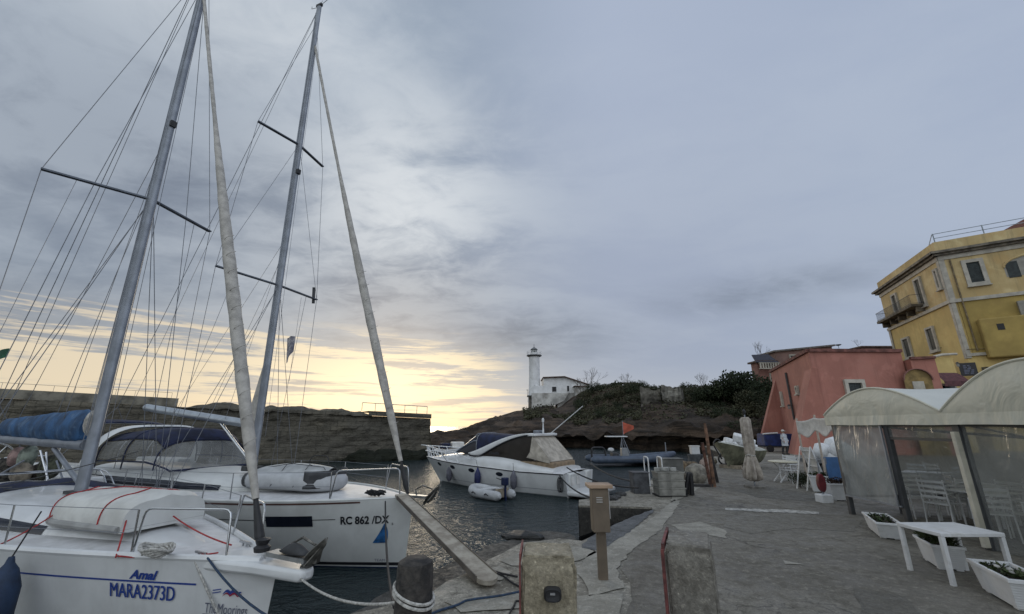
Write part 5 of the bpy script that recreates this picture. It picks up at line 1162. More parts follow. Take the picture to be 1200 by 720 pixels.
for y in (-.2, .25): ls.tube([(-1.25, y, .42), (-.2, y * 1.3, .57), (.7, y * .8, .50), (1.0, y, .2)], .008, 5)
ls.tube([(-.3, -.72, .1), (-.3, -.3, .55), (-.3, .3, .55), (-.3, .72, .1)], .008, 5).tube([(.35, -.7, .1), (.3, -.2, .56), (.35, .6, .2)], .008, 5).tube(rounded([(-.2, .3, .55), (-.15, .35, .72), (.25, .45, .72), (.3, .45, .5)], .1), .013, 5); ls.build('lashing', blackr, dB)
# ---------------------------------------------------------------- mooring gear on the bows
plank = T('gangplank', 'long weathered plank leaning from the second yacht bow down to the quay', 'gangplank', gp(578, 688, .0))
pa = at(472, 584, 9.75); pe = gp(577, 686, .05); dv = (pe - pa); dn = dv.normalized(); sdv = dn.cross(Vector((0, 0, 1))).normalized(); upv = sdv.cross(dn)
pl = MB(); n = 14; top = []; out = []
for i in range(n + 1): a = math.pi * i / n; out.append((.145 * math.cos(a), .145 * math.sin(a)))
ol = [(-.125, -dv.length)] + [(-.145, 0)] + [(-c, s_) for c, s_ in out[1:-1]] + [(.145, 0), (.125, -dv.length)]
vs = []
for o_ in (0, .055): vs += [pe - dn * .17 + sdv * x + dn * y + upv * (o_ - .01) for x, y in ol]
k = len(ol); pl.add(vs, [tuple(range(k))[::-1], tuple(range(k, 2 * k))] + [(i, (i + 1) % k, k + (i + 1) % k, k + i) for i in range(k)]); pl.build('board', mat('plank_wood', (.31, .285, .235), .75, .2, 4, col2=(.20, .175, .14), bump=.5, bscale=12, dirt=(.40, .38, .33), dscale=1.5, damt=.6), plank, world=True)
ed = MB()
for x in (-.148, .148): ed.bar(pa + sdv * x * .87 + upv * .025, pe - dn * .17 + sdv * x + upv * .025, .012, .075, up=upv)
ed.build('edge_trim', mat('plank_edge', (.13, .11, .09), .7, .2, 4), plank, world=True)
ropes = [((inv(B, (-.4, -.45, 1.35))), gp(462, 712, .35), .25, bkrope, .016, 'black mooring line slanting down the second yacht bow to the dark post'),
         (inv(B, (-.6, .4, 1.35)), gp(606, 676, .1), .32, bkrope, .014, 'black mooring line running beside the plank down to the quay'),
         (inv(A, (.1, .05, 1.25)), Vector(gp(466, 706, .55)), .15, whrope, .012, 'pale mooring line from the nearest yacht bow to the wooden post'),
         (inv(A, (-1.1, -.4, 1.3)), gp(308, 800, -.85), .1, whrope, .014, 'white mooring line hanging down across the company lettering'),
         (inv(A, (-.9, -.34, 1.3)), gp(420, 745, .0), .25, blrope, .013, 'blue mooring line dropping from the nearest bow into the quay shadow'),
         (at(690, 588, 18.6) + Vector((0, 0, .55)), at(612, 668, 6.5), .0, None, 0, '')]
for a, b, sg, m, r, lb in ropes[:5]: tag(rebase(MB().tube(rope_pts(a, b, sg), r, 6).build('mooring_line', m), b), lb, 'rope')
# blue courtesy pennant at the left picture side and a line of the third boat: flag on a staff at yacht A stern
fs = at(4, 420, 12.5); fo = T('pennant', 'dark green and white flag flying at the stern of the nearest yacht', 'flag', fs - Vector((.6, 0, 2.9)))
fw = MB().grid(lambda u, v: fs + Vector((-.55 + .66 * u, .06 * math.sin(u * 6), .12 - .16 * u * 0 - .42 * v * (1 - .35 * u) + .18 * u)), 12, 6); fw.build('cloth', mat('flag_green', (.025, .11, .06), .8, .2, 4), fo, world=True, solid=.004)
MB().tube([fs + Vector((-.58, 0, -2.9)), fs + Vector((-.55, 0, .5))], .015, 6).build('staff', steel, fo, world=True)

# ---------------------------------------------------------------- cockpit clutter on the nearest yacht
fw_ = lambda px, py, D: at(px, py, D)
def blob_item(name, label, cat, px, py, D, r, sq, m, extra=None):
    t = T(name, label, cat, at(px, py, D)); b = MB().ball((0, 0, 0), r, 14, 10, sq); 
    for i, p_ in enumerate(b.v): b.v[i] = p_ * (1 + .18 * mnoise.fractal(p_ * 4 + Vector((px, 0, 0)), 1., 2., 3))
    b.build('body', m, t, smooth=True)
    if extra: extra(t)
    return t
blob_item('buoy', 'faded pinkish round buoy hanging in the cockpit of the nearest yacht', 'buoy', 19, 535, 10.6, .17, (.9, .9, 1.3), mat('buoy_pink', (.30, .20, .18), .7, .25, 6), lambda t: MB().tube([(0, 0, .2), (0, 0, .55)], .01, 4).build('rope', wire, t))
blob_item('oilskin', 'pale green oilskin bundle hung over the cockpit rail', 'clothing', 31, 537, 10.4, .23, (.9, .6, 1.25), mat('oilskin', (.19, .22, .18), .7, .35, 5, bump=.8, bscale=7))
blob_item('canvas_bag', 'beige canvas bag standing by the cockpit rail', 'bag', 24, 556, 10.2, .25, (1., .6, 1.), mat('beige_canvas', (.20, .17, .13), .85, .3, 5, bump=.8))
blob_item('canvas_bag', 'dark brown bag beside the beige cockpit bag', 'bag', 42, 556, 10.5, .22, (1., .7, 1.1), mat('brown_canvas', (.08, .065, .05), .85, .3, 5))
blob_item('net_heap', 'tangled heap of dark nets at the stern rail left of the oilskin', 'net', 6, 552, 10.8, .4, (1.2, .8, .7), mat('net_brown', (.055, .05, .04), .9, .5, 14, bump=1.))
blob_item('fender_bundle', 'dusty olive cover heaped against the boom vang', 'cover', 58, 548, 10.4, .25, (1., .7, 1.1), mat('olive_cover', (.07, .075, .05), .9, .4, 6, bump=.8))
for i, (x0, y0, x1, y1, D) in enumerate([(47, 528, 56, 562, 9.9), (54, 530, 55, 565, 10), (28, 540, 0, 556, 10), (66, 540, 75, 566, 10.2)]):
    a, b = at(x0, y0, D), at(x1, y1, D); tag(rebase(MB().tube([a, b], .018, 6).build('pole', steel if i < 2 else alu), b), ['leaning steel pole of the boat hook pair in the cockpit', 'upright steel pole beside the leaning boat hook', 'grey pole slanting over the stern bags', 'short grey pole near the mast foot of the nearest yacht'][i], 'pole')

# ---------------------------------------------------------------- motor yacht
HM = math.atan2(.57, -.82)
C_ = T('motor_yacht', 'white motor yacht with navy canvas roof, long bow rail and curved radar arch', 'motor yacht', (-4.95, 25.6, WZ), HM)
C_.scale = (.86, .92, .97); MW[C_.name] = MW[C_.name] @ Matrix.Diagonal((.86, .92, .97, 1))
hm = Hull(11.3, 1.6, .98, 1.42, rake=1.9, zb=-.5, kb=1.0, km=.22, stern=.95, full=.5, kst=2.1)
hm.zd = lambda s: 1.30 - .32 * min(1, s / 8.5) ** 1.1
hm.shell(50, 16).build('hull', white, C_, smooth=True)
hm.stripe(.4, 11.2, lambda s: -.45, lambda s: .05).build('boot_stripe', mat('boot_grey', (.15, .17, .18), .5, .1, 4), C_)
hm.stripe(.1, 11.2, lambda s: hm.zd(s) - .045, lambda s: hm.zd(s) - .0, .02).build('rubbing_strake', letter_black, C_)
hm.stripe(1.5, 11.2, lambda s: .27, lambda s: .285).build('chine_line', letter_grey, C_)
for s0 in (2.0, 3.6, 5.3, 7.3):
    z0 = hm.zd(s0) - .24; pm = MB()
    for sd_ in (-1, 1): vs = [hm.ptz(s0 + .24 * math.cos(a), z0 + .095 * math.sin(a), sd_, .012) for a in [i * math.pi / 10 for i in range(20)]]; pm.add(vs, [tuple(range(20))])
    pm.build('porthole', dark_glass, C_)
hm.deck(.05, 11.2).build('deck', deckw, C_, smooth=True)
# raised white superstructure, low at the bow
R1 = Roof(hm, .9, 10.6, lambda u: .06 + 1.44 * min(1, (u * 2.1)) ** .75, lambda u: .04 + .55 * min(1, u / .5) ** 1.0 + .12 * math.sin(math.pi * min(1, u * 1.15)) - (.38 * max(0, (u - .62) / .38) ** 1.3), 2.8)
R1.mesh(40, 30).build('superstructure', white, C_, smooth=True)
# windscreen + navy canvas
def cab(u, v, o=0.):   # u 0..1 from windscreen foot aft
    s = 3.8 + 4.4 * u; c, sn = superell(math.pi * v, 4.2); hgt = .98 * min(1, u / .30) ** .8 + .08 * math.sin(math.pi * min(1, u)) ; return Vector((-s, (1.22 - .10 * hgt + o) * c, hm.zd(s) + .50 + (hgt + o) * max(0, sn)))
MB().grid(lambda u, v: cab(.34 * u, v), 10, 24).build('windscreen', dark_glass, C_, smooth=True)
MB().grid(lambda u, v: cab(.34 + .66 * u, v), 14, 24).build('canvas_roof', navy, C_, smooth=True)
fr = MB()
for v in (.12, .36, .64, .88): fr.tube([cab(.34 * i / 8, v, .015) for i in range(9)], .03, 6)
fr.tube([cab(.34, i / 20, .01) for i in range(21)], .022, 6); fr.build('windscreen_frame', alu, C_)
MB().grid(lambda u, v: cab(.36 + .20 * u, .86 + .09 * v - .015 * u, .015), 5, 5).build('canvas_window', mat('vinyl_grey', (.25, .27, .30), .2, .1, 3), C_)
# sweeping white side wings and arch
for sd_ in (-1, 1):
    def wing(u, v):
        s = 5.0 + 4.2 * u; z_up = hm.zd(s) + .58 + 1.12 * math.sin(math.pi / 2 * min(1, u * 1.02)) ** 1.25; th = .36 * (1 - u) ** 1.2 * min(1, u * 5) + .075
        return Vector((-s, sd_ * (1.42 - .32 * u), z_up - th * v))
    MB().grid(wing, 20, 3).build('side_wing', white, C_, smooth=True, solid=.07)
    MB().grid(lambda u, v: Vector((wing(u, 1).x, wing(u, 1).y * .97, wing(u, 1).z * (1 - v) + (hm.zd(5 + 4.2 * u) + .40) * v)) if True else None, 20, 3).build('side_glass', mat('smoked_glass', (.035, .030, .026), .12, .1, 2), C_, smooth=True)
    MB().tube([wing(i / 20, 1.02) + Vector((0, sd_ * .03, 0)) for i in range(21)], .03, 6).build('wing_seal', letter_black, C_)
    MB().tube([wing(.08, 1) + Vector((0, sd_ * .08, -.1)), wing(.25, 1) + Vector((0, sd_ * .1, -.5)), wing(.36, 1) + Vector((0, sd_ * .05, -.95))], .02, 6).build('handrail', steel, C_)
zt_a = hm.zd(9.2) + 1.64
MB().box((-9.1, 0, zt_a - .02), (.5, 2.35, .12)).build('radar_arch', white, C_, bevel=.03, smooth=True)
for y in (-.75, -.35): MB().box((-8.5, y, zt_a + .10), (.35, .26, .16)).build('horn', alu, C_, bevel=.03)
MB().lathe([(.02, 0), (.05, .1), (.03, .55), (.07, .6), (.07, .72), (.02, .78)], (-9.15, 0, zt_a), 10).build('light_mast', whplastic, C_)
MB().tube([(-9.15, -.7, zt_a), (-11.2, -.9, zt_a + 1.35)], .022, 5).build('antenna', whplastic, C_)
# beige aft canvas, falling from the arch to the stern
for sd_ in (-1, 1):
    MB().add([(-9.15, sd_ * 1.1, zt_a - .08), (-9.1, sd_ * 1.25, hm.zd(9) + .85), (-8.9, sd_ * 1.28, hm.zd(9) + .60), (-10.25, sd_ * 1.18, hm.zd(11) + .38), (-10.3, sd_ * 1.18, hm.zd(11) + .52)], [(0, 1, 2, 3, 4)]).build('aft_canvas', mat('beige_canvas_boat', (.42, .38, .32), .8, .15, 3, bump=.4, bscale=6), C_, solid=.02)
MB().add([(-9.15, -1.1, zt_a - .08), (-9.15, 1.1, zt_a - .08), (-10.3, 1.18, hm.zd(11) + .45), (-10.3, -1.18, hm.zd(11) + .45)], [(0, 1, 2, 3)]).build('aft_canvas', mat('beige_canvas_boat'), C_, solid=.02)
MB().box((-9.3, 0, hm.zd(10) + .26), (2.3, 2.36, .34)).build('cockpit_cushion', mat('tan_cushion', (.26, .19, .12), .8, .15, 4), C_, bevel=.08)
MB().box((-11.2, .62, .60), (.34, 1.1, .80)).build('transom_locker', white2, C_, bevel=.08, smooth=True)
MB().box((-11.2, -.95, .60), (.34, .6, .80)).build('transom_locker', white2, C_, bevel=.08, smooth=True)
MB().box((-11.0, -.3, .55), (.1, .7, .75)).build('transom_gate', mat('gate_grey', (.30, .30, .30), .5, .1, 3), C_)
for y_ in (.35, .9): MB().box((-11.39, y_, .66), (.03, .34, .34)).build('locker_door', whpaint, C_, bevel=.01)
MB().box((-11.95, 0, .20), (1.3, 2.9, .20)).build('swim_platform', white, C_, bevel=.07, smooth=True)
MB().box((-12.0, -1.46, .2), (.5, .02, .07)).build('platform_vent', letter_black, C_)
pr = []
for sd_ in (-1, 1):
    top = [hm.ptz(s, hm.zd(s), sd_, -.05) + Vector((.25 if s < .4 else .1, 0, .60 - .02 * s)) for s in [.15, .6, 1.2, 2, 3, 4.0]]; pr.append(rounded(top + [hm.ptz(5.2, hm.zd(5), sd_, -.1) + Vector((0, 0, .25))], .05))
    pr.append([p - Vector((.05, 0, .28)) for p in top[:5]])
    for s in (.15, .45, .8, 1.3, 2.0, 3.0, 4.0): b = hm.ptz(s + .25, hm.zd(s), sd_, -.08); pr.append([b, hm.ptz(s, hm.zd(s), sd_, -.05) + Vector((.12, 0, .59 - .02 * s))])
pr.append([hm.ptz(.15, hm.zd(.1), -1, -.05) + Vector((.25, 0, .6)), Vector((.55, 0, hm.zd(0) + .62)), hm.ptz(.15, hm.zd(.1), 1, -.05) + Vector((.25, 0, .6))])
tubeset(pr, .026, 6).build('bow_rail', mat('bright_rail', (.62, .63, .64), .4, .05, 4), C_)
sl = MB().tube([hm.ptz(s, hm.zd(s), 1, -.1) + Vector((0, 0, .0)) for s in (9.8, 10.9)], .03, 6)
wheel = MB()
for k in range(3): wheel.tube([Vector((-11.1 + .05 * k, -1.55 - .02 * k, .55 + .0)) + Vector((.10 * math.cos(a), 0, .30 * math.sin(a))) for a in [j * 6.28 / 14 for j in range(15)]], .02, 5)
wheel.v = [Matrix.Scale(1, 4) @ p for p in wheel.v]; 
tw = MB(); tw.v = [MW[C_.name] @ Vector((p.x, -p.y, p.z)) for p in wheel.v]; tw.f = wheel.f; tag(rebase(tw.build('rope_coil', bkrope), inv(C_, (-11.1, 1.55, .2))), 'black rope coil hanging at the stern quarter of the motor yacht', 'rope')
ft = text_mb('Camillia', .17, .3, .01, 1.3); ft.v = [Vector((-6.55 - p.x, 1.52, hm.zd(6.6) + .62 + p.y)) for p in ft.v]; ft.build('maker_lettering', letter_black, C_, recalc=False)
f1 = mat('fender_grey', (.12, .12, .15), .6, .2, 5); f2 = mat('fender_navy', (.015, .022, .10), .6, .2, 5)
for s, m, lb in [(3.0, f1, 'grey fender nearest the bow of the motor yacht'), (5.8, f2, 'navy fender amidships on the motor yacht above the little dinghy'), (8.3, f1, 'grey fender near the stern of the motor yacht')]:
    q_ = hm.ptz(s, .55, 1, .16); g_ = inv(C_, (q_.x, q_.y, .22)); fender('fender', g_, .15, .68, m, lb, 'fenders along the motor yacht', rope_to=inv(C_, hm.ptz(s, hm.zd(s) + .35, 1, -.02)))
for (a, b, lb) in [((-11.3, 1.3, 1.25), gp(748, 572, .3), 'dark mooring line from the motor yacht stern to the quay block'), ((-11.3, -1.3, 1.25), gp(758, 566, .3), 'second dark mooring line crossing from the motor yacht canvas corner to the quay'), ((-11.0, 1.5, .9), gp(705, 586, .2), 'short dark mooring line from the stern quarter towards the pedestal')]:
    tag(rebase(MB().tube(rope_pts(inv(C_, a), b, .18), .025, 6).build('mooring_line', bkrope), b), lb, 'rope')
# its little dinghy
g_ = gp(571, 583, WZ); dC, path = dinghy_inflatable('inflatable_dinghy', (g_.x, g_.y, WZ), R(135), 2.0, .82, .19, hyp, hyp, 'small light grey inflatable dinghy floating beside the motor yacht')
MB().grid(lambda u, v: (-1. + 1.8 * u, .38 * (2 * v - 1), .10), 4, 4).build('floor', dgry, dC)
MB().box((-.92, 0, .26), (.06, .7, .36)).build('transom', wood, dC)
MB().box((-.15, 0, .36), (.26, .85, .05)).build('seat', whplastic, dC)
om = MB(); om.box((-1.08, 0, .72), (.26, .22, .30)).box((-1.1, 0, .35), (.10, .08, .5)).box((-1.12, 0, .0), (.12, .06, .3)); mo_ = om.build('outboard_motor', navy_paint, dC, bevel=.03)
MB().tube([(-1.0, 0, .74), (-.6, .05, .82)], .018, 5).build('tiller', blackr, mo_)
for k in (-.6, .2): MB().tube([(k - .12, .61, .2), (k, .64, .27), (k + .12, .61, .2)], .02, 5).build('handle', blackr, dC)

# ---------------------------------------------------------------- blue rigid inflatable
g_ = at(747, 543, 34.2); ribL = 7.0
D_ = T('rigid_inflatable', 'long slate blue rigid inflatable boat with small console and orange flag', 'motorboat', (g_.x, 34.4, WZ), R(3))
slt = mat('slate_hypalon', (.055, .075, .11), .55, .12, 3, dirt=(.09, .115, .155), dscale=1.2, damt=.4)
for sd_ in (-1, 1):
    pts = [Vector((-ribL / 2 + ribL * .93 * k, sd_ * (.95 * (1 - max(0, (k - .6) / .4) ** 2.2) + .02), .50 + .38 * max(0, (k - .45) / .55) ** 2)) for k in [i / 22 for i in range(23)]]
    MB().tube([pts[0] + Vector((-.3, 0, 0))] + pts, [.12] + [.27] * 18 + [.26, .24, .22, .20, .17], 14).build('tube', slt, D_, smooth=True)
MB().tube([(-ribL / 2, -1.2, .52), (0, -1.22, .52), (1.2, -1.15, .58)], .03, 5).build('rubbing_strake', dgry, D_)
MB().grid(lambda u, v: (-ribL / 2 + .1 + (ribL * .9) * u, (2 * v - 1) * .95 * (1 - u ** 3), .02 - .25 * (1 - abs(2 * v - 1)) + .55 * u ** 3), 14, 8).build('hull', mat('dark_hull', (.03, .035, .045), .5, .1, 3), D_, smooth=True)
MB().box((-.2, 0, .3), (5.4, 1.5, .1)).build('floor', dgry, D_)
cs = MB(); cs.box((-.9, 0, .85), (.6, .7, .9), taper=.2); MB().box((-1.7, 0, .7), (.5, .8, .5)).build('helm_seat', dgry, D_, bevel=.05); cs.build('console', mat('console_grey', (.20, .21, .22), .5, .1, 3), D_, bevel=.06)
MB().tube(rounded([(-ribL / 2 - .1, -.5, .5), (-ribL / 2 - .1, -.5, 1.35), (-ribL / 2 + .9, -.5, 1.35), (-ribL / 2 + 1., -.5, .6)], .25), .07, 8).build('stern_hoop', blackr, D_)
rb_ = tubeset([[(-1.15, y, .9), (-1.05 + y * .2, y * .5, 2.1)] for y in (-.35, .35)] + [[(-.6, y, .9), (-1.0, y * .5, 2.1)] for y in (-.35, .35)], .03); rb_.build('light_arch', alu, D_)
MB().box((-1.5, 0, 2.15), (1.6, .8, .07)).build('top_shelf', whplastic, D_)
MB().grid(lambda u, v: (-.9 + .85 * u, .1 * math.sin(u * 5), 2.3 + .95 * (1 - v) * (1 - u * .75) + .42 * u), 10, 6).build('flag', mat('flag_orange', (.42, .09, .05), .8, .15, 3), D_, solid=.01); MB().tube([(-.9, 0, 2.1), (-.9, 0, 3.35)], .02, 5).build('flagpole', alu, D_)
MB().ball((-1.9, .2, 1.15), .2, 10, 7, (1.3, .8, .8)).build('seat_cushion', whplastic, D_)
MB().tube([(2.4, 0, .9), (2.4, 0, 1.7)], .04, 6).build('bow_post', alu, D_)
# small fishing boats glimpsed behind the bow of the motor yacht
g_ = at(561, 530, 44); sb = T('small_boat', 'small white boat half hidden behind the bow rail of the motor yacht', 'boat', (g_.x, 44, WZ), R(20)); hs = Hull(4.6, .85, .75, 1.0, rake=.5)
hs.shell(20, 8).build('hull', whplastic, sb, smooth=True); hs.deck(.1, 4.5).build('deck', whpaint, sb); MB().box((-2.2, 0, 1.15), (1.2, 1.0, .6)).build('cabin', whpaint, sb, bevel=.1); MB().box((-3.4, 0, 1.1), (.9, 1.1, .5)).build('canvas_cover', navy, sb, bevel=.1)
# ================================================================ foreground blocks and posts
blockm = concrete_mat('block_concrete', (.235, .205, .145), (.30, .265, .195), (.16, .14, .10), False, 3.)
blockm2 = concrete_mat('block_concrete_grey', (.165, .155, .135), (.22, .205, .175), (.11, .10, .085), False, 3.)
redpaint = mat('red_edge_paint', (.16, .045, .04), .7, .3, 8)
def block(name, label, x0, x1, D, ztop, depth, m, tap=.02, rz=0.):
    w_ = x1 - x0; t = T(name, label, 'bollard', ((x0 + x1) / 2, D + depth / 2, 0), rz, None)
    def fn(u, v):
        pass
    bm = bmesh.new(); bmesh.ops.create_cube(bm, size=1.); bmesh.ops.subdivide_edges(bm, edges=bm.edges, cuts=30, use_grid_fill=True)
    for v in bm.verts:
        x, y, z = v.co; ex = sum(1 for c_ in (abs(x), abs(y), abs(z - .0)) if c_ > .455)
        p = Vector((x * w_, y * depth, (z + .5) * (ztop + .05) - .05)); k = 1 + .06 * (1 - (z + .5)); p.x *= k; p.y *= k
        q = Vector((x0 * 9, 3, 1)) + p * 5.; n1_ = mnoise.fractal(q, 1., 2., 5); n2_ = mnoise.fractal(p * 16 + Vector((7, x0, 2)), 1., 2., 4)
        d = Vector((x, y, z)).normalized(); p += d * (.012 * n1_ + .004 * n2_)
        if ex >= 2: p -= d * max(.012, .016 + .03 * n1_ + .012 * n2_)
        v.co = p
    b = MB(); b.v = [v.co.copy() for v in bm.verts]; b.f = [tuple(v.index for v in f.verts) for f in bm.faces]; bm.free()
    b.build('body', m, t, smooth=True); return t, w_
bl1, w1 = block('concrete_bollard', 'sandy concrete mooring block with oval black light fitting on its face', at(613, 720, 3.45).x, at(678, 720, 3.45).x, 3.42, 1.09, .40, blockm, rz=R(-4))
fx = at(650, 696, 3.4); l_ = MB(); pts = [Vector((.062 * math.copysign(abs(math.cos(a)) ** .65, math.cos(a)), 0, .044 * math.copysign(abs(math.sin(a)) ** .65, math.sin(a)))) for a in [i * math.pi / 12 for i in range(24)]]
fb = Vector((fx.x - bl1.location.x, -.222, fx.z))
l_.tube_rings([[fb + p * k + Vector((0, y, 0)) for p in pts] for k, y in ((1, .02), (1.0, -.03), (.86, -.045), (.80, -.035), (.3, -.03))]); lo = l_.build('light_fitting', blackr, bl1, smooth=True)
MB().box(fb + Vector((0, -.04, .012)), (.035, .012, .012)).build('label_plate', mat('label_grey', (.22, .22, .22), .5), lo)
MB().box((-w1 / 2 - .008, -.19, .55), (.012, .05, 1.0)).box((-w1 / 2 - .006, 0, 1.08), (.014, .40, .05)).build('red_edge', redpaint, bl1)
bl2, w2 = block('concrete_bollard', 'grey concrete mooring block with red painted edge strip', at(790, 700, 3.5).x + .06, at(850, 700, 3.5).x + .02, 3.45, 1.15, .52, blockm2, rz=R(-23))
e2 = MB(); e2.box((-w2 / 2 - .012, -.30, .56), (.02, .06, 1.12)).box((-w2 / 2 - .008, .0, 1.13), (.02, .60, .05)); e2.build('red_edge', redpaint, bl2)
pm_ = at(483, 700, 3.35)
wp = T('mooring_post', 'dark round weathered mooring post with pale rope tied round it', 'post', (pm_.x, 3.4, 0))
pst = MB().lathe([(.132, 0), (.128, .4), (.129, .8), (.125, 1.03), (.118, 1.065), (.08, 1.09), (.01, 1.092)], n=30)
for i, p in enumerate(pst.v): a = math.atan2(p.y, p.x); k = 1 + .045 * mnoise.noise(Vector((math.cos(a) * 4, math.sin(a) * 4, p.z * 1.2))) + .025 * mnoise.noise(Vector((math.cos(a) * 14, math.sin(a) * 14, p.z * 3))); pst.v[i] = Vector((p.x * k, p.y * k, p.z))
pst.build('body', mat('tarred_wood', (.050, .044, .038), .85, .45, 9, bump=1., bscale=22, col2=(.016, .015, .015)), wp, smooth=True)
rp = MB()
for k in range(2): rp.tube([Vector((.140 * math.cos(a), .140 * math.sin(a), .845 + .03 * k + .05 * math.cos(a - 2.8))) for a in [i * 6.2832 / 28 for i in range(29)]], .011, 6)
rp.build('rope_turn', whrope, wp)

# pedestal: stained service column
pd_ = gp(707, 680); D = pd_.y; ps = T('service_pedestal', 'brown metal service pedestal with flat wooden top on the quay edge', 'pedestal', pd_)
brn = mat('brown_metal', (.13, .10, .070), .6, .12, 3, dirt=(.165, .125, .085), dscale=2, damt=.5)
MB().box((0, 0, .44), (.125, .10, .88)).build('column', brn, ps, bevel=.008)
zb0 = at(705, 622, D).z; zb1 = at(705, 571, D).z
MB().box((-.005, -.03, (zb0 + zb1) / 2), (.235, .20, zb1 - zb0)).build('cabinet', brn, ps, bevel=.012)
MB().box((.0, -.02, zb1 + .025), (.34, .30, .05)).build('top', mat('top_board', (.33, .23, .155), .6, .15, 4, bump=.2), ps, bevel=.008)
vt = MB(); [vt.box((-.02, -.133, zb1 - .12 - .028 * i), (.085, .006, .010)) for i in range(3)]; vt.build('vent_slot', mat('pale_slot', (.45, .44, .42), .6), ps)
MB().box((.116, -.03, zb1 - .22), (.02, .16, .34)).build('side_plate', mat('pale_plate', (.36, .35, .34), .5, .1, 4), ps)

# ---------------------------------------------------------------- white table and planters
def table(name, label, c, rz, L, W, H, m, leg=.055, th=.05):
    t = T(name, label, 'table', c, rz, None); MB().box((0, 0, H - th / 2), (L, W, th)).build('tabletop', m, t, bevel=.008)
    for sx in (-1, 1):
        for sy in (-1, 1): MB().box((sx * (L / 2 - leg / 2 - .004), sy * (W / 2 - leg / 2 - .004), (H - th) / 2), (leg, leg, H - th)).build('leg', m, t, bevel=.006)
    return t
C4 = [gp(*p, .63) for p in ((1087, 625), (1061, 612), (1165, 625))]; ax = C4[2] - C4[0]; ay = C4[1] - C4[0]; ctr = C4[0] + ax / 2 + ay / 2; rz = math.atan2(ax.y, ax.x)
table('white_table', 'plain white square-legged table standing outside the pavilion doorway', (ctr.x, ctr.y, 0), rz, ax.length * .97, abs(ay.dot(Vector((-ax.y, ax.x, 0)).normalized())), .63, whplastic, .052, .05)
soilflower = leafmat('planter_green', (.03, .05, .02), (.07, .08, .03))
def planter(loc, rz, L, W, H, label, plants=60, ph=.12, pm=None, stone=False):
    t = T('planter_box', label, 'planter', loc, rz, 'white plastic planters along the pavilion'); m = MB(); n = 9
    def ring(z, k, l=0.): return [Vector((sx * (L / 2 * k + l), sy * (W / 2 * k + l), z)) for sx, sy in ((-1, -1), (1, -1), (1, 1), (-1, 1))]
    rings = [ring(.03, .80)]
    for i in range(n + 1): k = .80 + .17 * i / n; z = .03 + (H - .09) * i / n; rings += [ring(z, k), ring(z + (H - .09) / n * .5, k + .004)]
    rings += [ring(H - .04, .985), ring(H - .04, 1., .012), ring(H, 1., .012), ring(H, 1., -.02), ring(H - .06, .99, -.03)]
    o = len(m.v)
    m.tube_rings(rings, caps=False); m.add(ring(.03, .80), [(0, 1, 2, 3)]); m.build('box', whplastic, t, bevel=.012)
    f = MB(); [f.box((sx * L * .32, sy * W * .26, .015), (.08, .08, .03)) for sx in (-1, 1) for sy in (-1, 1)]; f.build('foot', whplastic, t)
    MB().grid(lambda u, v: ((u - .5) * L * .95, (v - .5) * W * .92, H - .045 + .02 * mnoise.noise(Vector((u * 5, v * 3, L * 9)))), 10, 5).build('soil', soil, t)
    if plants:
        r = random.Random(int(L * 1000 + loc[0] * 31)); p_ = MB()
        for i in range(plants):
            c = Vector(((r.random() - .5) * L * .85, (r.random() - .5) * W * .8, H - .04)); hh = ph * r.uniform(.5, 1.2)
            for k in range(7):
                a = r.uniform(0, 6.28); q_ = c + Vector((math.cos(a) * .05, math.sin(a) * .05, hh * r.uniform(.3, 1))); u = Vector((math.cos(a), math.sin(a), .6)).normalized() * .035; v = u.cross(Vector((r.random(), r.random(), 1))).normalized() * .014; p_.add([q_ - u, q_ + v, q_ + u, q_ - v], [(0, 1, 2, 3)])
        p_.build('foliage', pm or soilflower, t, recalc=False)
    if stone:
        for (x, y, s) in ((.02, -.02, .035), (.12, .05, .03), (-.12, .03, .028)): MB().ball((x, y, H), s, 8, 6, (1.2, 1, .7)).build('pebble', mat('pebble_pale', (.42, .41, .38), .7, .2, 8), t)
    return t
RZP = R(92)
def planter_at(F, Lf, Rt, H, label, W=None, L=None, **k):
    F, Lf, Rt = gp(*F), gp(*Lf), gp(*Rt); a = Lf - F; n = Vector((-a.y, a.x, 0)).normalized(); 
    if n.dot(Rt - F) < 0: n = -n
    L_ = L or a.length / .82; W_ = W or abs((Rt - F).dot(n)) / .82; c = F + a.normalized() * L_ * .41 + n * W_ * .41; return planter((c.x, c.y, 0), math.atan2(a.y, a.x), L_, W_, H, label, **k)
planter_at((1032, 632), (1018, 620), (1058, 634), .30, 'white ribbed planter of bare soil below the clear side panel', plants=25, ph=.05)
planter_at((1100, 668), (1082, 656), (1132, 671), .34, 'white planter with dark green leaves under the white table', plants=130, ph=.20)
planter_at((1193, 717), (1151, 692), (1240, 722), .34, 'nearest white planter with soil and pale pebbles at the quay restaurant', plants=30, ph=.06, stone=True)
p = gp(964, 578); planter((p.x + .15, p.y + .2, 0), R(-30), .62, .5, .50, 'white pot with low green plants left of the red disc', 60, .14)
p = gp(985, 588); planter((p.x + .1, p.y + .2, 0), R(-6), .55, .45, .46, 'white pot with dry heather in front of the blue board', 60, .16, leafmat('dry_heather', (.06, .04, .03), (.10, .07, .05)))
p = gp(943, 573); t = T('potted_bush', 'round dark green bush on the ground by the white chair', 'plant', (p.x, p.y + .2, 0)); crown_mesh(77, 1500, .05, (1, 1, .8), 10).build('crown', leaf_d, t, recalc=False); MB().tube([(0, 0, 0), (0, 0, .4)], .05, 6).build('trunk', bark, t); t.scale = (.42, .42, .5)

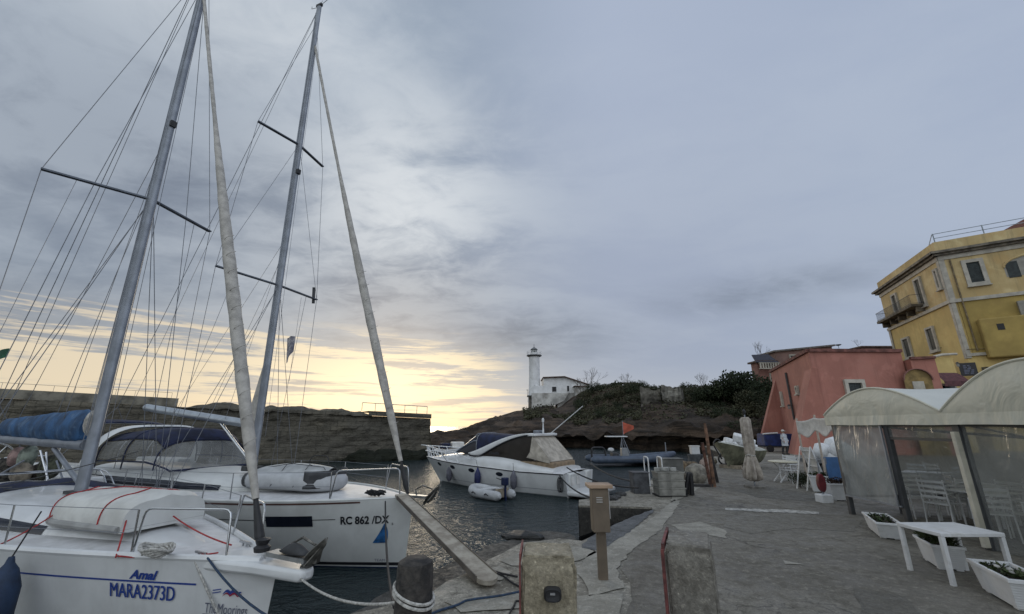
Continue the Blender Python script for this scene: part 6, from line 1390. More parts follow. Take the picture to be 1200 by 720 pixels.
# ---------------------------------------------------------------- pavilion with vaulted canopy
PX, Y0, Y1, BAY, EZ = 8.05, 10.85, 7.85, 3.0, 2.06
pv = T('restaurant_pavilion', 'restaurant pavilion with cream vaulted canopies, dark posts and clear plastic walls', 'pavilion', (PX, 7.5, 0))
canv = bpy.data.materials.new('canopy_cream'); canv.use_nodes = True
t_ = NT(canv.node_tree); b_ = t_.n['Principled BSDF']; tcn = t_.new('ShaderNodeTexCoord'); nn = t_.noise(tcn.outputs['Object'], 1.1, 5, .6)
t_.l.new(t_.mix(t_.ramp(nn, .35, .65), (.69, .68, .58), (.77, .755, .655)), b_.inputs['Base Color']); b_.inputs['Roughness'].default_value = .55
tl = t_.new('ShaderNodeBsdfTranslucent'); tl.inputs[0].default_value = (.5, .48, .36, 1); ms = t_.new('ShaderNodeMixShader'); ms.inputs[0].default_value = .30
t_.l.new(b_.outputs[0], ms.inputs[1]); t_.l.new(tl.outputs[0], ms.inputs[2]); t_.l.new(ms.outputs[0], t_.n['Material Output'].inputs[0])
bnn = t_.new('ShaderNodeBump'); bnn.inputs['Strength'].default_value = .5; bnn.inputs['Distance'].default_value = .12; t_.l.new(t_.noise(t_.mapping(tcn.outputs['Object'], (1, 1.3, 1)), 1.4, 3, .5, 1.), bnn.inputs['Height']); t_.l.new(bnn.outputs[0], b_.inputs['Normal'])
DEP = 6.0
canv_skylit = canv.copy(); canv_skylit.name = 'canopy_skylit'  # vault cloth: cream copy made paler, sky light on the slope painted into its colour
for n_ in canv_skylit.node_tree.nodes:
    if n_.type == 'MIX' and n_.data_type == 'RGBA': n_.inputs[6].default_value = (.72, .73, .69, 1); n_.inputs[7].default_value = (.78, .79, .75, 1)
for k in range(4):
    ya_, yb_ = Y0 + .12 - BAY * k, Y0 + .12 - BAY * (k + 1)
    prof = lambda v, k=k: .04 + (.55 if k == 0 else .74) * max(0, math.sin(math.pi * v)) ** .95
    def cz(u, v, ya_=ya_, yb_=yb_): return Vector((PX - .13 + (DEP + .24) * u, ya_ + (yb_ - ya_) * v, EZ + .17 + prof(v) * (1 - .05 * math.sin(math.pi * u * 3) ** 2)))
    MB().grid(cz, 40, 36).build('canopy', canv_skylit, pv, world=True, smooth=True)
    MB().grid(lambda u, v, ya_=ya_, yb_=yb_: Vector((PX - .125 - .06 * math.sin(math.pi * u) * prof(v), ya_ + (yb_ - ya_) * v, EZ + .165 + prof(v) * u)), 10, 36).build('gable', canv, pv, world=True, smooth=True)
    MB().tube([cz(0, i / 36) for i in range(37)], .022, 6).build('seam', canv, pv, world=True)
    va = MB()
    def val(u, v, ya_=ya_, yb_=yb_): y = ya_ + (yb_ - ya_) * u; return Vector((PX - .13 + .008 * math.sin(y * 31) * v + .012 * v * math.sin(y * 7 + 1), y, EZ + .17 - .20 * v - .004 * math.sin(y * 4) * v))
    va.grid(val, 60, 4)
    if k == 0: va.grid(lambda u, v: Vector((PX - .12 + (DEP + .2) * u, ya_ + .01 + .012 * math.sin(u * 60) * v, EZ + .17 - .21 * v)), 60, 4)
    va.build('valance', canv, pv, world=True, smooth=True)
    sm = MB().tube([cz(i / 30, .0) + Vector((0, 0, .01)) for i in range(31)], .018, 6); sm.build('seam', canv, pv, world=True)
POST = [Y0, Y0 - 1.5, Y0 - 3, Y0 - 6, Y0 - 9]
for i, y in enumerate(POST):
    w_ = .13 if i == 2 else .10; MB().box((PX, y, EZ / 2), (w_, w_, EZ)).build('post', darkm, pv, world=True, bevel=.008)
for y in (Y0, Y0 - 3, Y0 - 6, Y0 - 9): MB().box((PX + DEP, y, EZ / 2), (.10, .10, EZ)).build('post', darkm, pv, world=True)
MB().bar((PX, Y0, EZ - .02), (PX, Y0 - 9, EZ - .02), .09).bar((PX + DEP, Y0, EZ - .02), (PX + DEP, Y0 - 9, EZ - .02), .09).build('eave_beam', darkm, pv, world=True)
for k in range(4): MB().bar((PX, Y0 - 3 * k, EZ - .02), (PX + DEP, Y0 - 3 * k, EZ - .02), .08).build('cross_beam', darkm, pv, world=True)
MB().box((PX - .11, Y0 - 3.02, .98), (.10, .07, 1.86)).build('door_post', mat('cream_metal', (.46, .44, .37), .5, .1, 3), pv, world=True, bevel=.006)
MB().bar((PX - .01, Y0 - 1.5, 1.76), (PX - .01, Y0 - 3, 1.76), .05).build('transom_bar', darkm, pv, world=True)
sheet = clear_mat('clear_sheet', (.72, .73, .70), .26, .10); sheet2 = clear_mat('milky_sheet', (.62, .64, .64), .44, .14)
def curtain(name, a, b, z0, z1, m, wob=.03):
    a = Vector(a); b = Vector(b); n_ = Vector((-(b - a).y, (b - a).x, 0)).normalized()
    return MB().grid(lambda u, v: a.lerp(b, u) + Vector((0, 0, z0 + (z1 - z0) * v)) + n_ * wob * (math.sin(u * 5) * (1 - v) + .4 * math.sin(v * 7 + u * 3)), 24, 16).build(name, m, pv, world=True, smooth=True)
curtain('side_panel', (PX - .06, Y0 - .02, 0), (PX - .06, Y0 - 1.45, 0), .42, EZ - .03, sheet2)
MB().bar((PX - .07, Y0, .42), (PX - .07, Y0 - 1.5, .42), .03).bar((PX - .075, Y0 - 1.42, .42), (PX - .075, Y0 - 1.42, EZ), .035).build('panel_rail', alu, pv, world=True)
curtain('transom_pane', (PX - .02, Y0 - 1.55, 0), (PX - .02, Y0 - 2.95, 0), 1.79, EZ - .04, sheet, .015)
curtain('front_sheet', (PX - .02, Y0 - 3.07, 0), (PX - .02, Y0 - 5.95, 0), .02, EZ - .03, sheet, .04)
curtain('front_sheet', (PX - .02, Y0 - 6.05, 0), (PX - .02, Y0 - 8.95, 0), .02, EZ - .03, sheet, .04)
curtain('end_sheet', (PX + .06, Y0 + .02, 0), (PX + DEP, Y0 + .02, 0), .4, EZ - .03, sheet2, .03)
curtain('rear_sheet', (PX + DEP, Y0, 0), (PX + DEP, Y0 - 9, 0), .05, EZ - .03, sheet2, .03)
hb_ = MB(); hb_.bar((PX + .2, Y0 + .02, .4), (PX + DEP, Y0 + .02, .4), .05); [hb_.box((PX + DEP * k, Y0 + .02, .2), (.06, .05, .4)) for k in (.2, .5, .8)]; hb_.build('base_rail', darkm, pv, world=True)
tie = MB()
for k in range(3):
    yc_ = Y0 - 1.5 - 3 * k; tie.tube([(PX + .1, yc_ + 1.4, EZ), (PX + 3, yc_, EZ - .3), (PX + 5.9, yc_ - 1.4, EZ)], .032, 6).tube([(PX + .1, yc_ - 1.4, EZ), (PX + 3, yc_, EZ - .3), (PX + 5.9, yc_ + 1.4, EZ)], .022, 6).tube([(PX + 3, yc_, EZ - .32), (PX + 3, yc_, EZ + .85)], .022, 6)
tie.build('roof_bracing', darkm, pv, world=True)
bw_ = MB().box((PX + DEP + .9, 5.5, 1.1), (.25, 13, 2.3)); stw = tag(bw_.build('back_wall', mat('back_wall_plaster', (.18, .165, .14), .9, .2, 1.2, bump=.3)), 'low plastered wall along the back of the pavilion', 'wall')
rebase(stw, (PX + DEP + .9, 5.5, 0))
# chairs and tables inside
def chair_proto():
    t = T('garden_chair', 'white metal slatted garden chair of the pavilion seating', 'chair', (0, 0, 0), 0, 'white chairs in the pavilion'); m = whplastic
    s = MB(); [s.box((-.18 + .09 * i, 0, .45), (.07, .44, .02)) for i in range(5)]; s.build('seat', m, t)
    b = MB(); [b.bar((-.20 - .01 * i, -.21, .58 + .10 * i), (-.20 - .01 * i, .21, .58 + .10 * i), .02, .045) for i in range(4)]; b.build('backrest', m, t)
    for sy in (-1, 1):
        MB().tube([(.20, sy * .22, 0), (.19, sy * .22, .66)], .014, 6).build('leg', m, t); MB().tube([(-.24, sy * .22, 0), (-.19, sy * .22, .45), (-.24, sy * .22, .93)], .014, 6).build('leg', m, t)
        MB().tube([(.2, sy * .22, .66), (-.21, sy * .22, .66)], .016, 6).build('armrest', m, t)
    return t
cp_ = chair_proto(); first = True
seats = [(9.05, 9.6, 20, 0), (9.7, 9.95, 100, 0), (9.95, 9.2, 190, 0), (8.95, 8.55, 60, 0), (9.5, 8.4, 170, 0), (10.3, 10.3, -30, 0), (10.6, 9.6, 140, 0), (9.3, 10.4, 250, 0), (9.4, 6.3, 100, 0), (10.6, 6.6, -20, 0), (11.8, 7.1, 180, 0), (9.7, 5.0, 70, 0), (11.4, 12.2, 30, 0), (12.2, 12.6, 120, 0), (12.0, 13.4, 200, 0), (13.0, 13.6, 0, 0), (11.2, 11.6, 280, 0)]
for i, (x, y, a, _) in enumerate(seats):
    if i == 0: cp_.location = (x, y, .0); cp_.rotation_euler = (0, 0, R(a)); c = cp_
    else: c = copy_tree(cp_, (x, y, 0), R(a))
tp = table('dining_table', 'white dining table among the chairs inside the pavilion', (9.55, 9.2, 0), R(10), .8, .8, .74, whplastic, .04, .03); tp['group'] = 'white dining tables in the pavilion'
for x, y, a in [(10.15, 9.85, 25), (9.3, 7.6, 5), (11.8, 12.9, 40), (10.2, 5.8, 12), (10.6, 10.35, 0)]: copy_tree(tp, (x, y, 0), R(a))
g_ = at(1186, 600, 7.2)
blob = T('storage_crate', 'black crate on the table seen through the doorway', 'crate', (10.2, 7.55, .74)); MB().box((0, 0, .12), (.45, .3, .24)).build('box', dgry, blob, bevel=.02); MB().box((0, 0, .245), (.47, .32, .03)).build('lid', blackr, blob)

# ---------------------------------------------------------------- parasol
p = gp(885, 572); ps = T('closed_parasol', 'closed beige parasol tied at the waist standing on the open quay', 'parasol', (p.x, p.y, 0)); ztp = at(886, 489, p.y).z
clo = mat('parasol_cloth', (.36, .325, .28), .85, .15, 5, col2=(.22, .19, .165), bump=.5, bscale=10)
def fold(z, r, amp, ph, n=40, wf=7): return [Vector((r * (1 + amp * math.sin(wf * a + ph)) * math.cos(a), r * (1 + amp * math.sin(wf * a + ph)) * math.sin(a), z)) for a in [2 * math.pi * i / n for i in range(n)]]
rg = [fold(ztp, .10, .1, 0), fold(ztp - .08, .155, .15, .2), fold(ztp - .5, .16, .18, .5), fold(ztp - .9, .15, .2, .9), fold(ztp - 1.22, .14, .22, 1.2), fold(ztp - 1.28, .125, .1, 1.3), fold(ztp - 1.34, .15, .22, 1.3), fold(ztp - 1.6, .21, .3, 1.6), fold(ztp - 1.85, .24, .36, 1.8), fold(ztp - 2.02, .22, .45, 2.), fold(ztp - 2.10, .10, .5, 2.)]
MB().tube_rings(rg).build('canopy', clo, ps, smooth=True)
MB().tube([Vector((.145 * math.cos(a), .145 * math.sin(a), ztp - 1.28 + .02 * math.sin(a * 2))) for a in [i * .45 for i in range(15)]], .02, 6).build('tie', whrope, ps)
MB().tube([(0, 0, 0), (0, 0, ztp + .12)], .024, 8).build('pole', alu, ps); MB().lathe([(.03, 0), (.05, .06), (.06, .12), (.02, .2)], (0, 0, ztp + .08), 8).build('finial', blackr, ps)
MB().box((0, 0, .035), (.5, .5, .07)).build('base', mat('parasol_base', (.17, .16, .145), .9, .2, 6, bump=.4), ps, bevel=.01)

# ---------------------------------------------------------------- middle ground gear
def crate_stack(px0, px1, pyb, label):
    a = gp(px0, pyb); b = gp(px1, pyb); W = b.x - a.x; t = T('fish_box_stack', label, 'box', ((a.x + b.x) / 2, a.y + .25, 0)); return t, W
a = gp(773, 583); b = gp(805, 583); W = b.x - a.x; cx = (a.x + b.x) / 2
fbm = mat('fish_box', (.26, .255, .23), .8, .2, 3, dirt=(.15, .14, .12), dscale=2, damt=.5)
for k in range(3):
    t = T('fish_box', ['bottom grey fish box of the stack beside the quay edge', 'middle grey fish box of the stack beside the quay edge', 'top grey fish box of the stack, filled with pale gear'][k], 'box', (cx, a.y + .3, .04 + .215 * k), 0, 'stacked grey fish boxes')
    m = MB(); m.tube_rings([[Vector((sx * W / 2 * q_, sy * .29 * q_, z)) for sx, sy in ((-1, -1), (1, -1), (1, 1), (-1, 1))] for q_, z in ((.94, 0), (.98, .18), (1.03, .185), (1.03, .21), (.97, .21), (.9, .05))], caps=False); m.box((0, 0, .02), (W * .9, .52, .03)); m.build('box', fbm, t); 
    MB().box((0, -.292, .10), (.03, .012, .17)).build('rib', fbm, t)
MB_ = MB().box((cx, a.y + .3, .02), (W + .04, .6, .04)); tag(rebase(MB_.build('pallet_board', mat('dark_board', (.03, .028, .025), .9, .2, 4)), (cx, a.y + .3, 0)), 'dark board under the stack of grey fish boxes', 'board')
gn = MB(); r_ = random.Random(3)
for i in range(6): gn.box((cx + r_.uniform(-.28, .28), a.y + .3 + r_.uniform(-.12, .12), .72 + r_.uniform(0, .05)), (r_.uniform(.12, .3), .16, r_.uniform(.05, .1)), rz=r_.uniform(0, 3))
tag(rebase(gn.build('pale_gear', mat('pale_gear_m', (.36, .36, .34), .8, .2, 5)), (cx, a.y + .3, .7)), 'pale boards and foam piled on the top fish box', 'gear')
c_ = gp(753, 579); t = T('stone_cube', 'dark grey square stone block at the water edge left of the fish boxes', 'block', (c_.x, c_.y + .25, 0)); MB().box((0, 0, .29), (.50, .5, .62)).build('block', mat('dark_block', (.075, .078, .085), .85, .2, 4, bump=.6), t, bevel=.03); MB().box((0, 0, .605), (.53, .53, .03)).build('cap', mat('dark_block', None), t)
c_ = gp(791, 562); t = T('equipment_box', 'grey metal equipment box behind the fish box stack', 'box', (c_.x, c_.y + .3, 0)); MB().box((0, 0, .37), (.84, .5, .74)).build('body', mat('box_grey', (.14, .14, .13), .7, .2, 2), t, bevel=.03); MB().box((0, 0, .75), (.88, .54, .05)).build('lid', mat('box_grey', None), t, bevel=.02)
wt = T('black_hose', 'black hose bundle leaning on the right side of the fish boxes', 'hose', (b.x + .18, a.y + .35, 0)); hz = MB()
for k in range(6): hz.tube([Vector((.05 * math.sin(k * 2.), .04 * k - .1, 0)) + Vector((.10 * math.sin(s_ * 3.1), 0, .62 * math.sin(s_ * math.pi))) + Vector((-.12 + .2 * s_, 0, .02)) for s_ in [i / 12 for i in range(13)]], .035, 6)
hz.build('coil', blackr, wt)
lad = T('boarding_ladder', 'white hoops of a boarding ladder standing up from the quay edge', 'ladder', (gp(762, 570).x, gp(762, 570).y, -.3)); d0 = gp(762, 570).y
lm = MB(); [lm.tube(rounded([(x, 0, 0), (x, 0, 1.25), (x, .5, 1.25), (x, .5, 0)], .12), .022, 6) for x in (0, .48)]; lm.build('handrail', whplastic, lad); rg_ = MB(); [rg_.bar((0, 0, .1 + .25 * i), (.48, 0, .1 + .25 * i), .03) for i in range(2)]; rg_.build('rung', steel, lad)
# rusty posts with leaning timber
rust = mat('rusty_iron', (.10, .045, .03), .85, .3, 6, bump=.5); rust2 = mat('brown_pole', (.16, .085, .05), .8, .3, 5)
a = gp(837, 571); q_ = at(826, 496, a.y + .2); tag(rebase(MB().tube([a, q_], [.075, .05], 8).build('leaning_pole', rust2), a), 'tall brown pole leaning to the left at the quay edge', 'pole')
for i, (px, py, h, m) in enumerate([(833, 571, 1.45, rust), (841, 566, 1.15, mat('dark_stake', (.03, .028, .028), .8, .3, 5))]):
    a = gp(px, py); tag(rebase(MB().tube([a, a + Vector((-.12, 0, h))], .055, 8).build('stake', m), a), ['rusty red iron stake beside the tall brown pole', 'short dark stake right of the rusty one'][i], 'post')
a = gp(812, 571); b = gp(838, 571); tag(rebase(MB().bar(a + Vector((0, 0, .05)), b + Vector((0, 0, .05)), .10, .08).build('timber_beam', mat('dark_stake', None)), a), 'dark timber lying at the foot of the rusty stakes', 'beam')
for i, (px, py, r, sq, m, nm, lb) in enumerate([(817, 566, .36, (1.1, .8, 1), mat('sack_pale', (.27, .25, .21), .9, .25, 4, bump=.8), 'sack', 'pale lumpy sack left of the rusty stakes'), (830, 560, .34, (1., .8, 1.2), mat('sack_pink', (.25, .19, .16), .9, .3, 5, bump=.8), 'sack', 'brownish sack behind the rusty stakes'), (826, 545, .5, (1.5, .8, .5), mat('sack_tan', (.24, .21, .16), .9, .25, 4, bump=.8), 'net_bundle', 'tan folded net lying beyond the sacks'), (806, 552, .35, (1.6, .8, .7), mat('net_ochre', (.14, .10, .06), .9, .3, 8, bump=1.), 'net_bundle', 'ochre net bundle behind the grey equipment box'), (800, 578, .001, (1, 1, 1), None, '', '')][:4]):
    a = gp(px, py); bb = MB().ball((0, 0, r * sq[2] * .8), r, 16, 10, sq)
    for j, p_ in enumerate(bb.v): bb.v[j] = p_ * (1 + .16 * mnoise.fractal(p_ * 3.5 + Vector((px, 0, 0)), 1., 2., 3))
    o = bb.build(nm, m, smooth=True); o.location = a; tag(o, lb, 'sack' if 'sack' in nm else 'net')
a = gp(816, 545); t = T('small_box', 'small white box standing on a stone at the far quay edge', 'box', a + Vector((0, 0, .55))); MB().box((0, 0, .2), (.45, .3, .4)).build('body', whplastic, t, bevel=.02); MB().box((0, 0, .42), (.5, .34, .05)).build('lid', whpaint, t)
t = T('stone_bollard', 'grey stone stump carrying the small white box', 'bollard', a); MB().lathe([(.4, 0), (.38, .3), (.4, .53), (.1, .55)], n=12).build('stump', mat('dark_block', None), t, smooth=True)
t = T('bicycle_rack', 'dark curved handlebars and wheel of a trolley beside the tarped boat', 'trolley', gp(849, 545)); MB().tube([Vector((.28 * math.cos(a_), 0, .30 + .28 * math.sin(a_))) for a_ in [i * .4 for i in range(17)]], .05, 6).build('wheel', blackr, t); MB().tube(rounded([(-.1, 0, .3), (-.5, 0, 1.1), (-.2, 0, 1.4), (.1, 0, 1.0)], .2), .04, 6).build('handlebar', blackr, t); MB().box((.5, .1, .25), (.7, .4, .4)).build('load', dgry, t, bevel=.05)
# boat on land under cover with white polystyrene gear
ga = gp(865, 544); lbt = T('beached_boat', 'small boat on the quay under an olive tarpaulin heaped with white foam floats', 'boat', (ga.x, ga.y + .8, 0), R(190)); hl = Hull(4.6, .95, 1.0, 1.55, rake=.9, zb=.15, kb=1., km=.5)
hl.shell(26, 9).build('hull', mat('olive_tarp', (.15, .15, .10), .85, .2, 3, bump=.8, bscale=5), lbt, smooth=True); lbt.location.x += 2.0 * 0 + -1.6 * -1 * 0
lbt.scale = (.72, .80, .82); lbt.location = (at(843, 540, 21.6).x, 21.6, 0); lbt.rotation_euler = (0, 0, R(213)); 
hl.deck(.05, 4.5, camber=.25).build('tarpaulin', mat('pale_tarp', (.38, .38, .34), .8, .15, 4, bump=.8, bscale=6), lbt, smooth=True)
for x in (1.2, 3.4): MB().box((-x, 0, .1), (.15, 1.4, .2)).build('chock', wood, lbt)
fm = mat('foam_white', (.62, .63, .64), .7, .08, 5)
for i, (px, py, r) in enumerate([(853, 517, .42), (864, 513, .5), (872, 514, .45), (880, 518, .42), (860, 522, .45), (872, 522, .5), (848, 520, .3), (884, 524, .33), (866, 519, .4)]):
    c = at(px, py, 22.4 + .25 * (i % 3)); bb = MB().box((0, 0, 0), (r * .85, r * .8, r * .72), rot=Euler((.3 * math.sin(i * 2), .3 * math.cos(i * 3), i)))
    o = bb.build('foam_float', fm, bevel=.06); o.location = c; tag(o, 'white foam float heaped on the covered boat', 'float', 'foam floats piled on the covered boat')
# blue cart under the far buttress
gb = gp(917, 534); t = T('blue_cart', 'dark blue covered cart parked below the red far buttress', 'cart', (at(911, 530, 36.2).x, 36.2, 0)); MB().box((0, 0, .95), (2.5, 1.2, .95), taper=.06).build('body', mat('cart_blue', (.012, .028, .12), .6, .2, 3, bump=.3), t, bevel=.06); MB().box((0, 0, .42), (2.7, 1.1, .1)).build('chassis', dgry, t)
for x in (-.85, .85): w_ = MB().tube([Vector((x, -.6, .28)), Vector((x, -.48, .28))], .28, 16); w_.build('wheel', blackr, t)
MB().tube([(-1.3, -.6, 1.42), (-.1, -.62, 1.5)], .06, 6).build('rolled_cover', whplastic, t)

# ---------------------------------------------------------------- person by the red buttress
pg = gp(922, 533); person = T('person', 'person in a pale cap and long pale coat walking away beside the red buttress', 'person', (pg.x, pg.y, 0), R(20))
def skin(name, V, E, Rr, m, parent, sub=2):
    me = bpy.data.meshes.new(name); me.from_pydata(V, E, []); o = bpy.data.objects.new(name, me); COL.objects.link(o); o.parent = parent
    md = o.modifiers.new('s', 'SKIN'); md.use_smooth_shade = True
    for i, r in enumerate(Rr): me.skin_vertices[0].data[i].radius = (r, r * .9)
    me.skin_vertices[0].data[0].use_root = True
    s = o.modifiers.new('u', 'SUBSURF'); s.levels = s.render_levels = sub; me.materials.append(m); MW[o.name] = MW[parent.name].copy(); return o
skn = mat('skin', (.30, .18, .13), .6, .08, 6)
V = [(0, 0, .95), (0, 0, 1.15), (0, 0, 1.38), (0, 0, 1.50), (0, .01, 1.60), (0, .01, 1.70), (.10, 0, .90), (.11, -.04, .50), (.10, .04, .08), (.10, -.08, .03), (-.10, 0, .90), (-.12, .10, .50), (-.10, .22, .10), (-.10, .12, .04), (.20, 0, 1.40), (.25, .03, 1.14), (.22, -.10, .93), (.21, -.14, .84), (-.20, 0, 1.40), (-.25, -.02, 1.14), (-.23, -.14, .94), (-.22, -.18, .86)]
E_ = [(0, 1), (1, 2), (2, 3), (3, 4), (4, 5), (0, 6), (6, 7), (7, 8), (8, 9), (0, 10), (10, 11), (11, 12), (12, 13), (2, 14), (14, 15), (15, 16), (16, 17), (2, 18), (18, 19), (19, 20), (20, 21)]
Rr = [.14, .13, .15, .06, .095, .085, .09, .065, .045, .045, .09, .065, .045, .045, .06, .045, .035, .035, .06, .045, .035, .035]
skin('body', V, E_, Rr, skn, person)
coatm = mat('pale_coat', (.42, .44, .48), .85, .15, 6, bump=.3)
MB().tube_rings([[Vector((rx * math.cos(a), ry * math.sin(a), z)) for a in [i * math.pi / 9 for i in range(18)]] for z, rx, ry in [(.62, .235, .20), (.9, .22, .19), (1.1, .19, .16), (1.3, .22, .17), (1.42, .21, .15), (1.49, .09, .09)]]).build('coat', coatm, person, smooth=True)
for s_ in (-1, 1): MB().tube([(s_ * .20, 0, 1.40), (s_ * .255, .02, 1.14), (s_ * .23, -.11, .94)], [.078, .064, .052], 10).build('sleeve', coatm, person, smooth=True)
trm = mat('dark_trousers', (.03, .03, .035), .85, .2, 6)
MB().tube([(.10, 0, .86), (.11, -.04, .50), (.10, .04, .12)], [.11, .085, .065], 10).build('trouser_leg', trm, person, smooth=True); MB().tube([(-.10, 0, .86), (-.12, .10, .50), (-.10, .22, .13)], [.11, .085, .065], 10).build('trouser_leg', trm, person, smooth=True)
for x, y in ((.10, -.03), (-.10, .15)): MB().box((x, y, .05), (.10, .27, .10)).build('shoe', blackr, person, bevel=.03)
MB().ball((0, .01, 1.69), .105, 12, 8, (1, 1.05, .85)).build('cap', mat('pale_cap', (.50, .48, .46), .8, .1, 6), person, smooth=True); MB().box((0, -.12, 1.68), (.15, .12, .02)).build('cap_peak', mat('pale_cap', None), person)
for s_ in (-1, 1): MB().ball((s_ * .035, -.082, 1.63), .012, 6, 5).build('eye', blackr, person)
MB().ball((0, -.10, 1.60), .018, 6, 5, (.8, 1, 1.3)).build('nose', skn, person); MB().box((0, -.088, 1.555), (.045, .01, .01)).build('mouth', mat('lip', (.2, .08, .07), .6), person)

# ---------------------------------------------------------------- banner poles, boards, far furniture
bnm = mat('banner_cloth', (.50, .50, .49), .8, .08, 5, bump=.3)
P_ = [(at(934, 497, 17.2), gp(944, 562)), (at(953, 490, 15.8), gp(975, 580)), (at(973, 486, 14.6), gp(990, 575))]
ptop = [Vector((11.15, 17.0, 0)), Vector((11.0, 15.8, 0)), Vector((10.85, 14.5, 0))]
bz = [at(935, 492, 17.0).z + .05, at(953, 489, 15.8).z + .08, at(972, 486, 14.5).z + .05]
px_ = [at(934, 495, 17.0).x, at(955, 492, 15.8).x, at(974, 490, 14.5).x]
for i in range(3):
    b_p = Vector((px_[i], (17.0, 15.8, 14.5)[i], 0)); t = T('banner_pole', ['pale pole at the left end of the white cloth banner', 'pale pole in the middle of the white cloth banner', 'pale pole at the right end of the white cloth banner'][i], 'pole', b_p)
    MB().tube([(0, 0, .05), (0, 0, bz[i])], .035, 8).build('pole', mat('pole_pale', (.42, .36, .30), .6, .12, 5), t); MB().box((0, 0, .05), (.4, .4, .1)).build('base', blockm2, t, bevel=.02)
def bc(u, v):
    i = 0 if u < .5 else 1; k = (u - .5 * i) * 2; a = Vector((px_[i], (17.0, 15.8, 14.5)[i], bz[i] - .10)); b = Vector((px_[i + 1], (17.0, 15.8, 14.5)[i + 1], bz[i + 1] - .10)); p_ = a.lerp(b, k); s_ = math.sin(math.pi * k); return p_ + Vector((-.04 + .05 * s_ * math.sin(v * 3), 0, -.05 * s_ - .12 * s_ * v - .46 * v + .03 * math.sin(k * 9) * v))
o = MB().grid(bc, 40, 8).build('cloth_banner', bnm, smooth=True, solid=.01); tag(rebase(o, (px_[1], 15.8, bz[1] - .5)), 'white cloth banner strung between three pale poles', 'banner')
# ladder-like display rack
a = gp(972, 578); rk_ = T('folding_ladder', 'white folding ladder rack leaning beside the red disc', 'ladder', (at(962, 545, 14.6).x, 14.6, 0)); lm = MB()
for y in (-.0, .5): lm.bar((-.25, y, 1.35), (.15, y, 0), .04).bar((-.25, y, 1.35), (-.6, y, 0), .03)
lm.build('rail', whplastic, rk_); rg_ = MB(); [rg_.bar((-.25 + .4 * k, 0, 1.35 * (1 - k)), (-.25 + .4 * k, .5, 1.35 * (1 - k)), .05, .02) for k in (.1, .28, .46, .64, .82)]; rg_.build('rung', whplastic, rk_)
MB().grid(lambda u, v: (-.22 + .3 * u, .03 + .44 * v, 1.3 - 1.0 * u + .02), 4, 4).build('panel', whpaint, rk_, solid=.01)
a = gp(973, 589); t = T('red_disc_sign', 'dark red round disc on a thin post standing before the white pots', 'sign', (a.x - .15, a.y, 0)); MB().tube([(0, 0, .05), (0, 0, 1.15)], .02, 6).build('post', alu, t)
MB().lathe([(.01, -.02), (.17, -.02), (.17, .02), (.01, .02)], n=24).build('x', None) if False else None
dm = MB(); dm.tube_rings([[Vector((.10 * k * math.cos(a_), y, .50 + .24 * k * math.sin(a_))) for a_ in [i * math.pi / 12 for i in range(24)]] for k, y in ((.96, -.06), (1, -.04), (1, .04), (.96, .06))]); dm.build('disc', mat('dull_red', (.13, .014, .02), .6, .2, 5), t, smooth=True); MB().box((0, 0, .1), (.3, .3, .22)).build('base', whplastic, t, bevel=.02)
a = gp(992, 580); t = T('blue_board', 'plain blue board leaning between the pots and the pavilion', 'board', (a.x, a.y + .2, .35)); MB().box((0, 0, .35), (.62, .04, .74), rot=Euler((-.12, 0, 0))).build('panel', mat('board_blue', (.03, .10, .24), .6, .1, 3), t); MB().bar((-.3, .1, -.35), (-.3, 0, .7), .04).bar((.3, .1, -.35), (.3, 0, .7), .04).build('frame', alu, t)
a = gp(922, 565); t = T('folding_table', 'pale round folding table with crossed legs near the parasol', 'table', (a.x, a.y, 0)); MB().lathe([(.01, .70), (.50, .70), (.52, .72), (.50, .745), (.01, .745)], n=28).build('tabletop', mat('cream_top', (.52, .49, .38), .6, .08, 4), t); lm = MB()
for s_ in (-1, 1): MB().bar((-.36, s_ * .2, 0), (.30, s_ * .2, .70), .03).build('leg', whplastic, t); MB().bar((.36, s_ * .2, 0), (-.30, s_ * .2, .70), .03).build('leg', whplastic, t)
a = gp(944, 568); c = copy_tree(cp_, (a.x - .25, a.y + .4, 0), R(200), 'white garden chair alone on the open quay beside the folding table', group=None); del c['group']
c2 = copy_tree(cp_, (a.x + .15, a.y + 1.1, 0), R(215), 'second white garden chair just behind the one beside the folding table'); del c2['group']
for i, (x, y, z) in enumerate([(12.1, 16.6, 0), (12.7, 16.4, 0)]):
    t = T('stacked_chairs', ['left stack of white chairs against the red wall behind the banner', 'right stack of white chairs against the red wall behind the banner'][i], 'chair stack', (x, y, z))
t_del = [o for o in bpy.data.objects if o.name.startswith('stacked_chairs')]
for o in t_del: bpy.data.objects.remove(o)
wx = [(965, 530, 19), (978, 524, 19), (984, 528, 18.5), (990, 532, 19), (972, 535, 19), (982, 538, 18.6)]
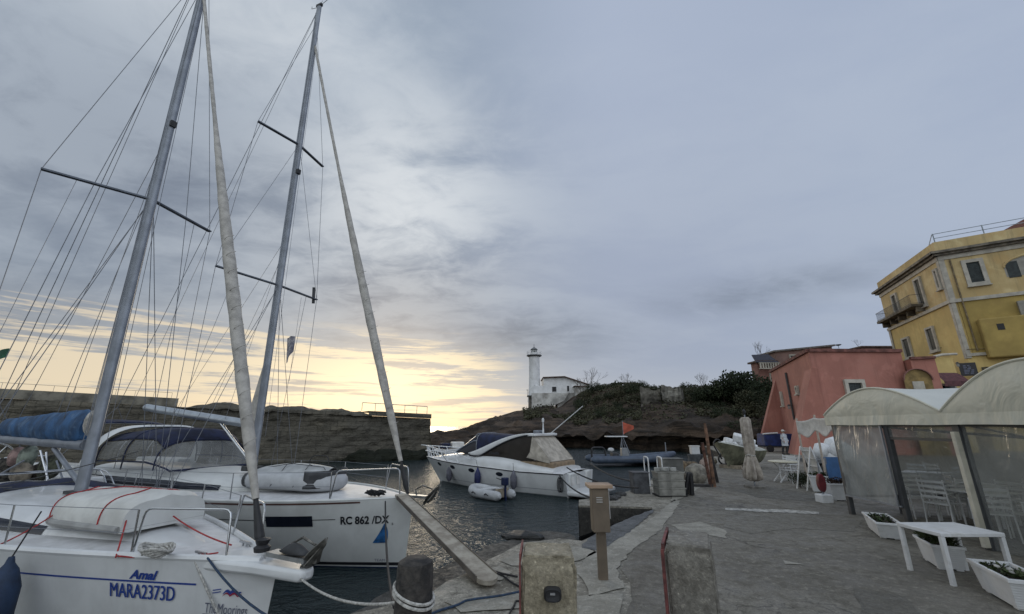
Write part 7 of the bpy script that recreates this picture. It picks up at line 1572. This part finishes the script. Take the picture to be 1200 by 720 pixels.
for i, (px, py, D) in enumerate(wx):
    c = at(px, py, D); bb = MB().ball((0, 0, 0), .42, 14, 9, (1, .8, .95))
    for j, p_ in enumerate(bb.v): bb.v[j] = p_ * (1 + .14 * mnoise.fractal(p_ * 3 + Vector((px, 0, 0)), 1., 2., 3))
    o = bb.build('wrapped_bundle', fm, smooth=True); o.location = c; tag(o, 'white plastic wrapped bundle on the parked trailer behind the banner', 'bundle', 'white wrapped bundles on the trailer')
c = at(976, 548, 18.8); t = T('flat_trailer', 'low dark flat trailer under the white bundles against the red wall', 'trailer', (c.x, 18.8, 0)); MB().box((0, 0, .62), (2.2, 1.2, .14)).build('bed', greym, t)
for x in (-.7, .7): MB().tube([(x, -.62, .28), (x, -.5, .28)], .28, 16).build('wheel', blackr, t)
MB().box((0, 0, .45), (1.8, .9, .25)).build('chassis', dgry, t)
# cables on the quay
for pts, m, r, lb in [([(540, 655), (565, 661), (590, 676), (612, 690)], bkrope, .012, 'thin black cable curving over the quay to the sandy block'), ([(500, 722), (545, 705), (612, 693)], blrope, .014, 'blue rope lying on the quay left of the sandy block'), ([(596, 722), (604, 706), (612, 702)], bkrope, .012, 'short black loop of cable at the foot of the sandy block')]:
    P = [gp(x, y, .02) for x, y in pts]; Q = []
    for i in range(len(P) - 1):
        for k in range(6): Q.append(P[i].lerp(P[i + 1], k / 6) + Vector((0, .02 * math.sin(k + i), 0)))
    Q.append(P[-1]); tag(rebase(MB().tube(Q, r, 6).build('cable', m), P[0]), lb, 'cable')
g1 = gp(735, 612, -.5); tag(boulder(Vector((2.75, 11.3, -.55)), .28, 71, (1.2, .8, .8), mat('pale_rock', (.20, .19, .175), .9, .2, 5, bump=.6)), 'pale loose stone lying in the notch of the quay', 'rock')
# lamp-side water-side ring of rubble along the far quay edge
for i, (px, py, r) in enumerate([(716, 585, .16), (722, 583, .12), (728, 580, .14), (748, 573, .14)]):
    tag(boulder(gp(px, py, .02), r, 90 + i, (1.2, 1, .6), mat('dark_rubble', (.05, .05, .05), .9, .3, 7)), 'small dark rubble stone on the far quay edge', 'rock', 'rubble stones on the far quay edge')
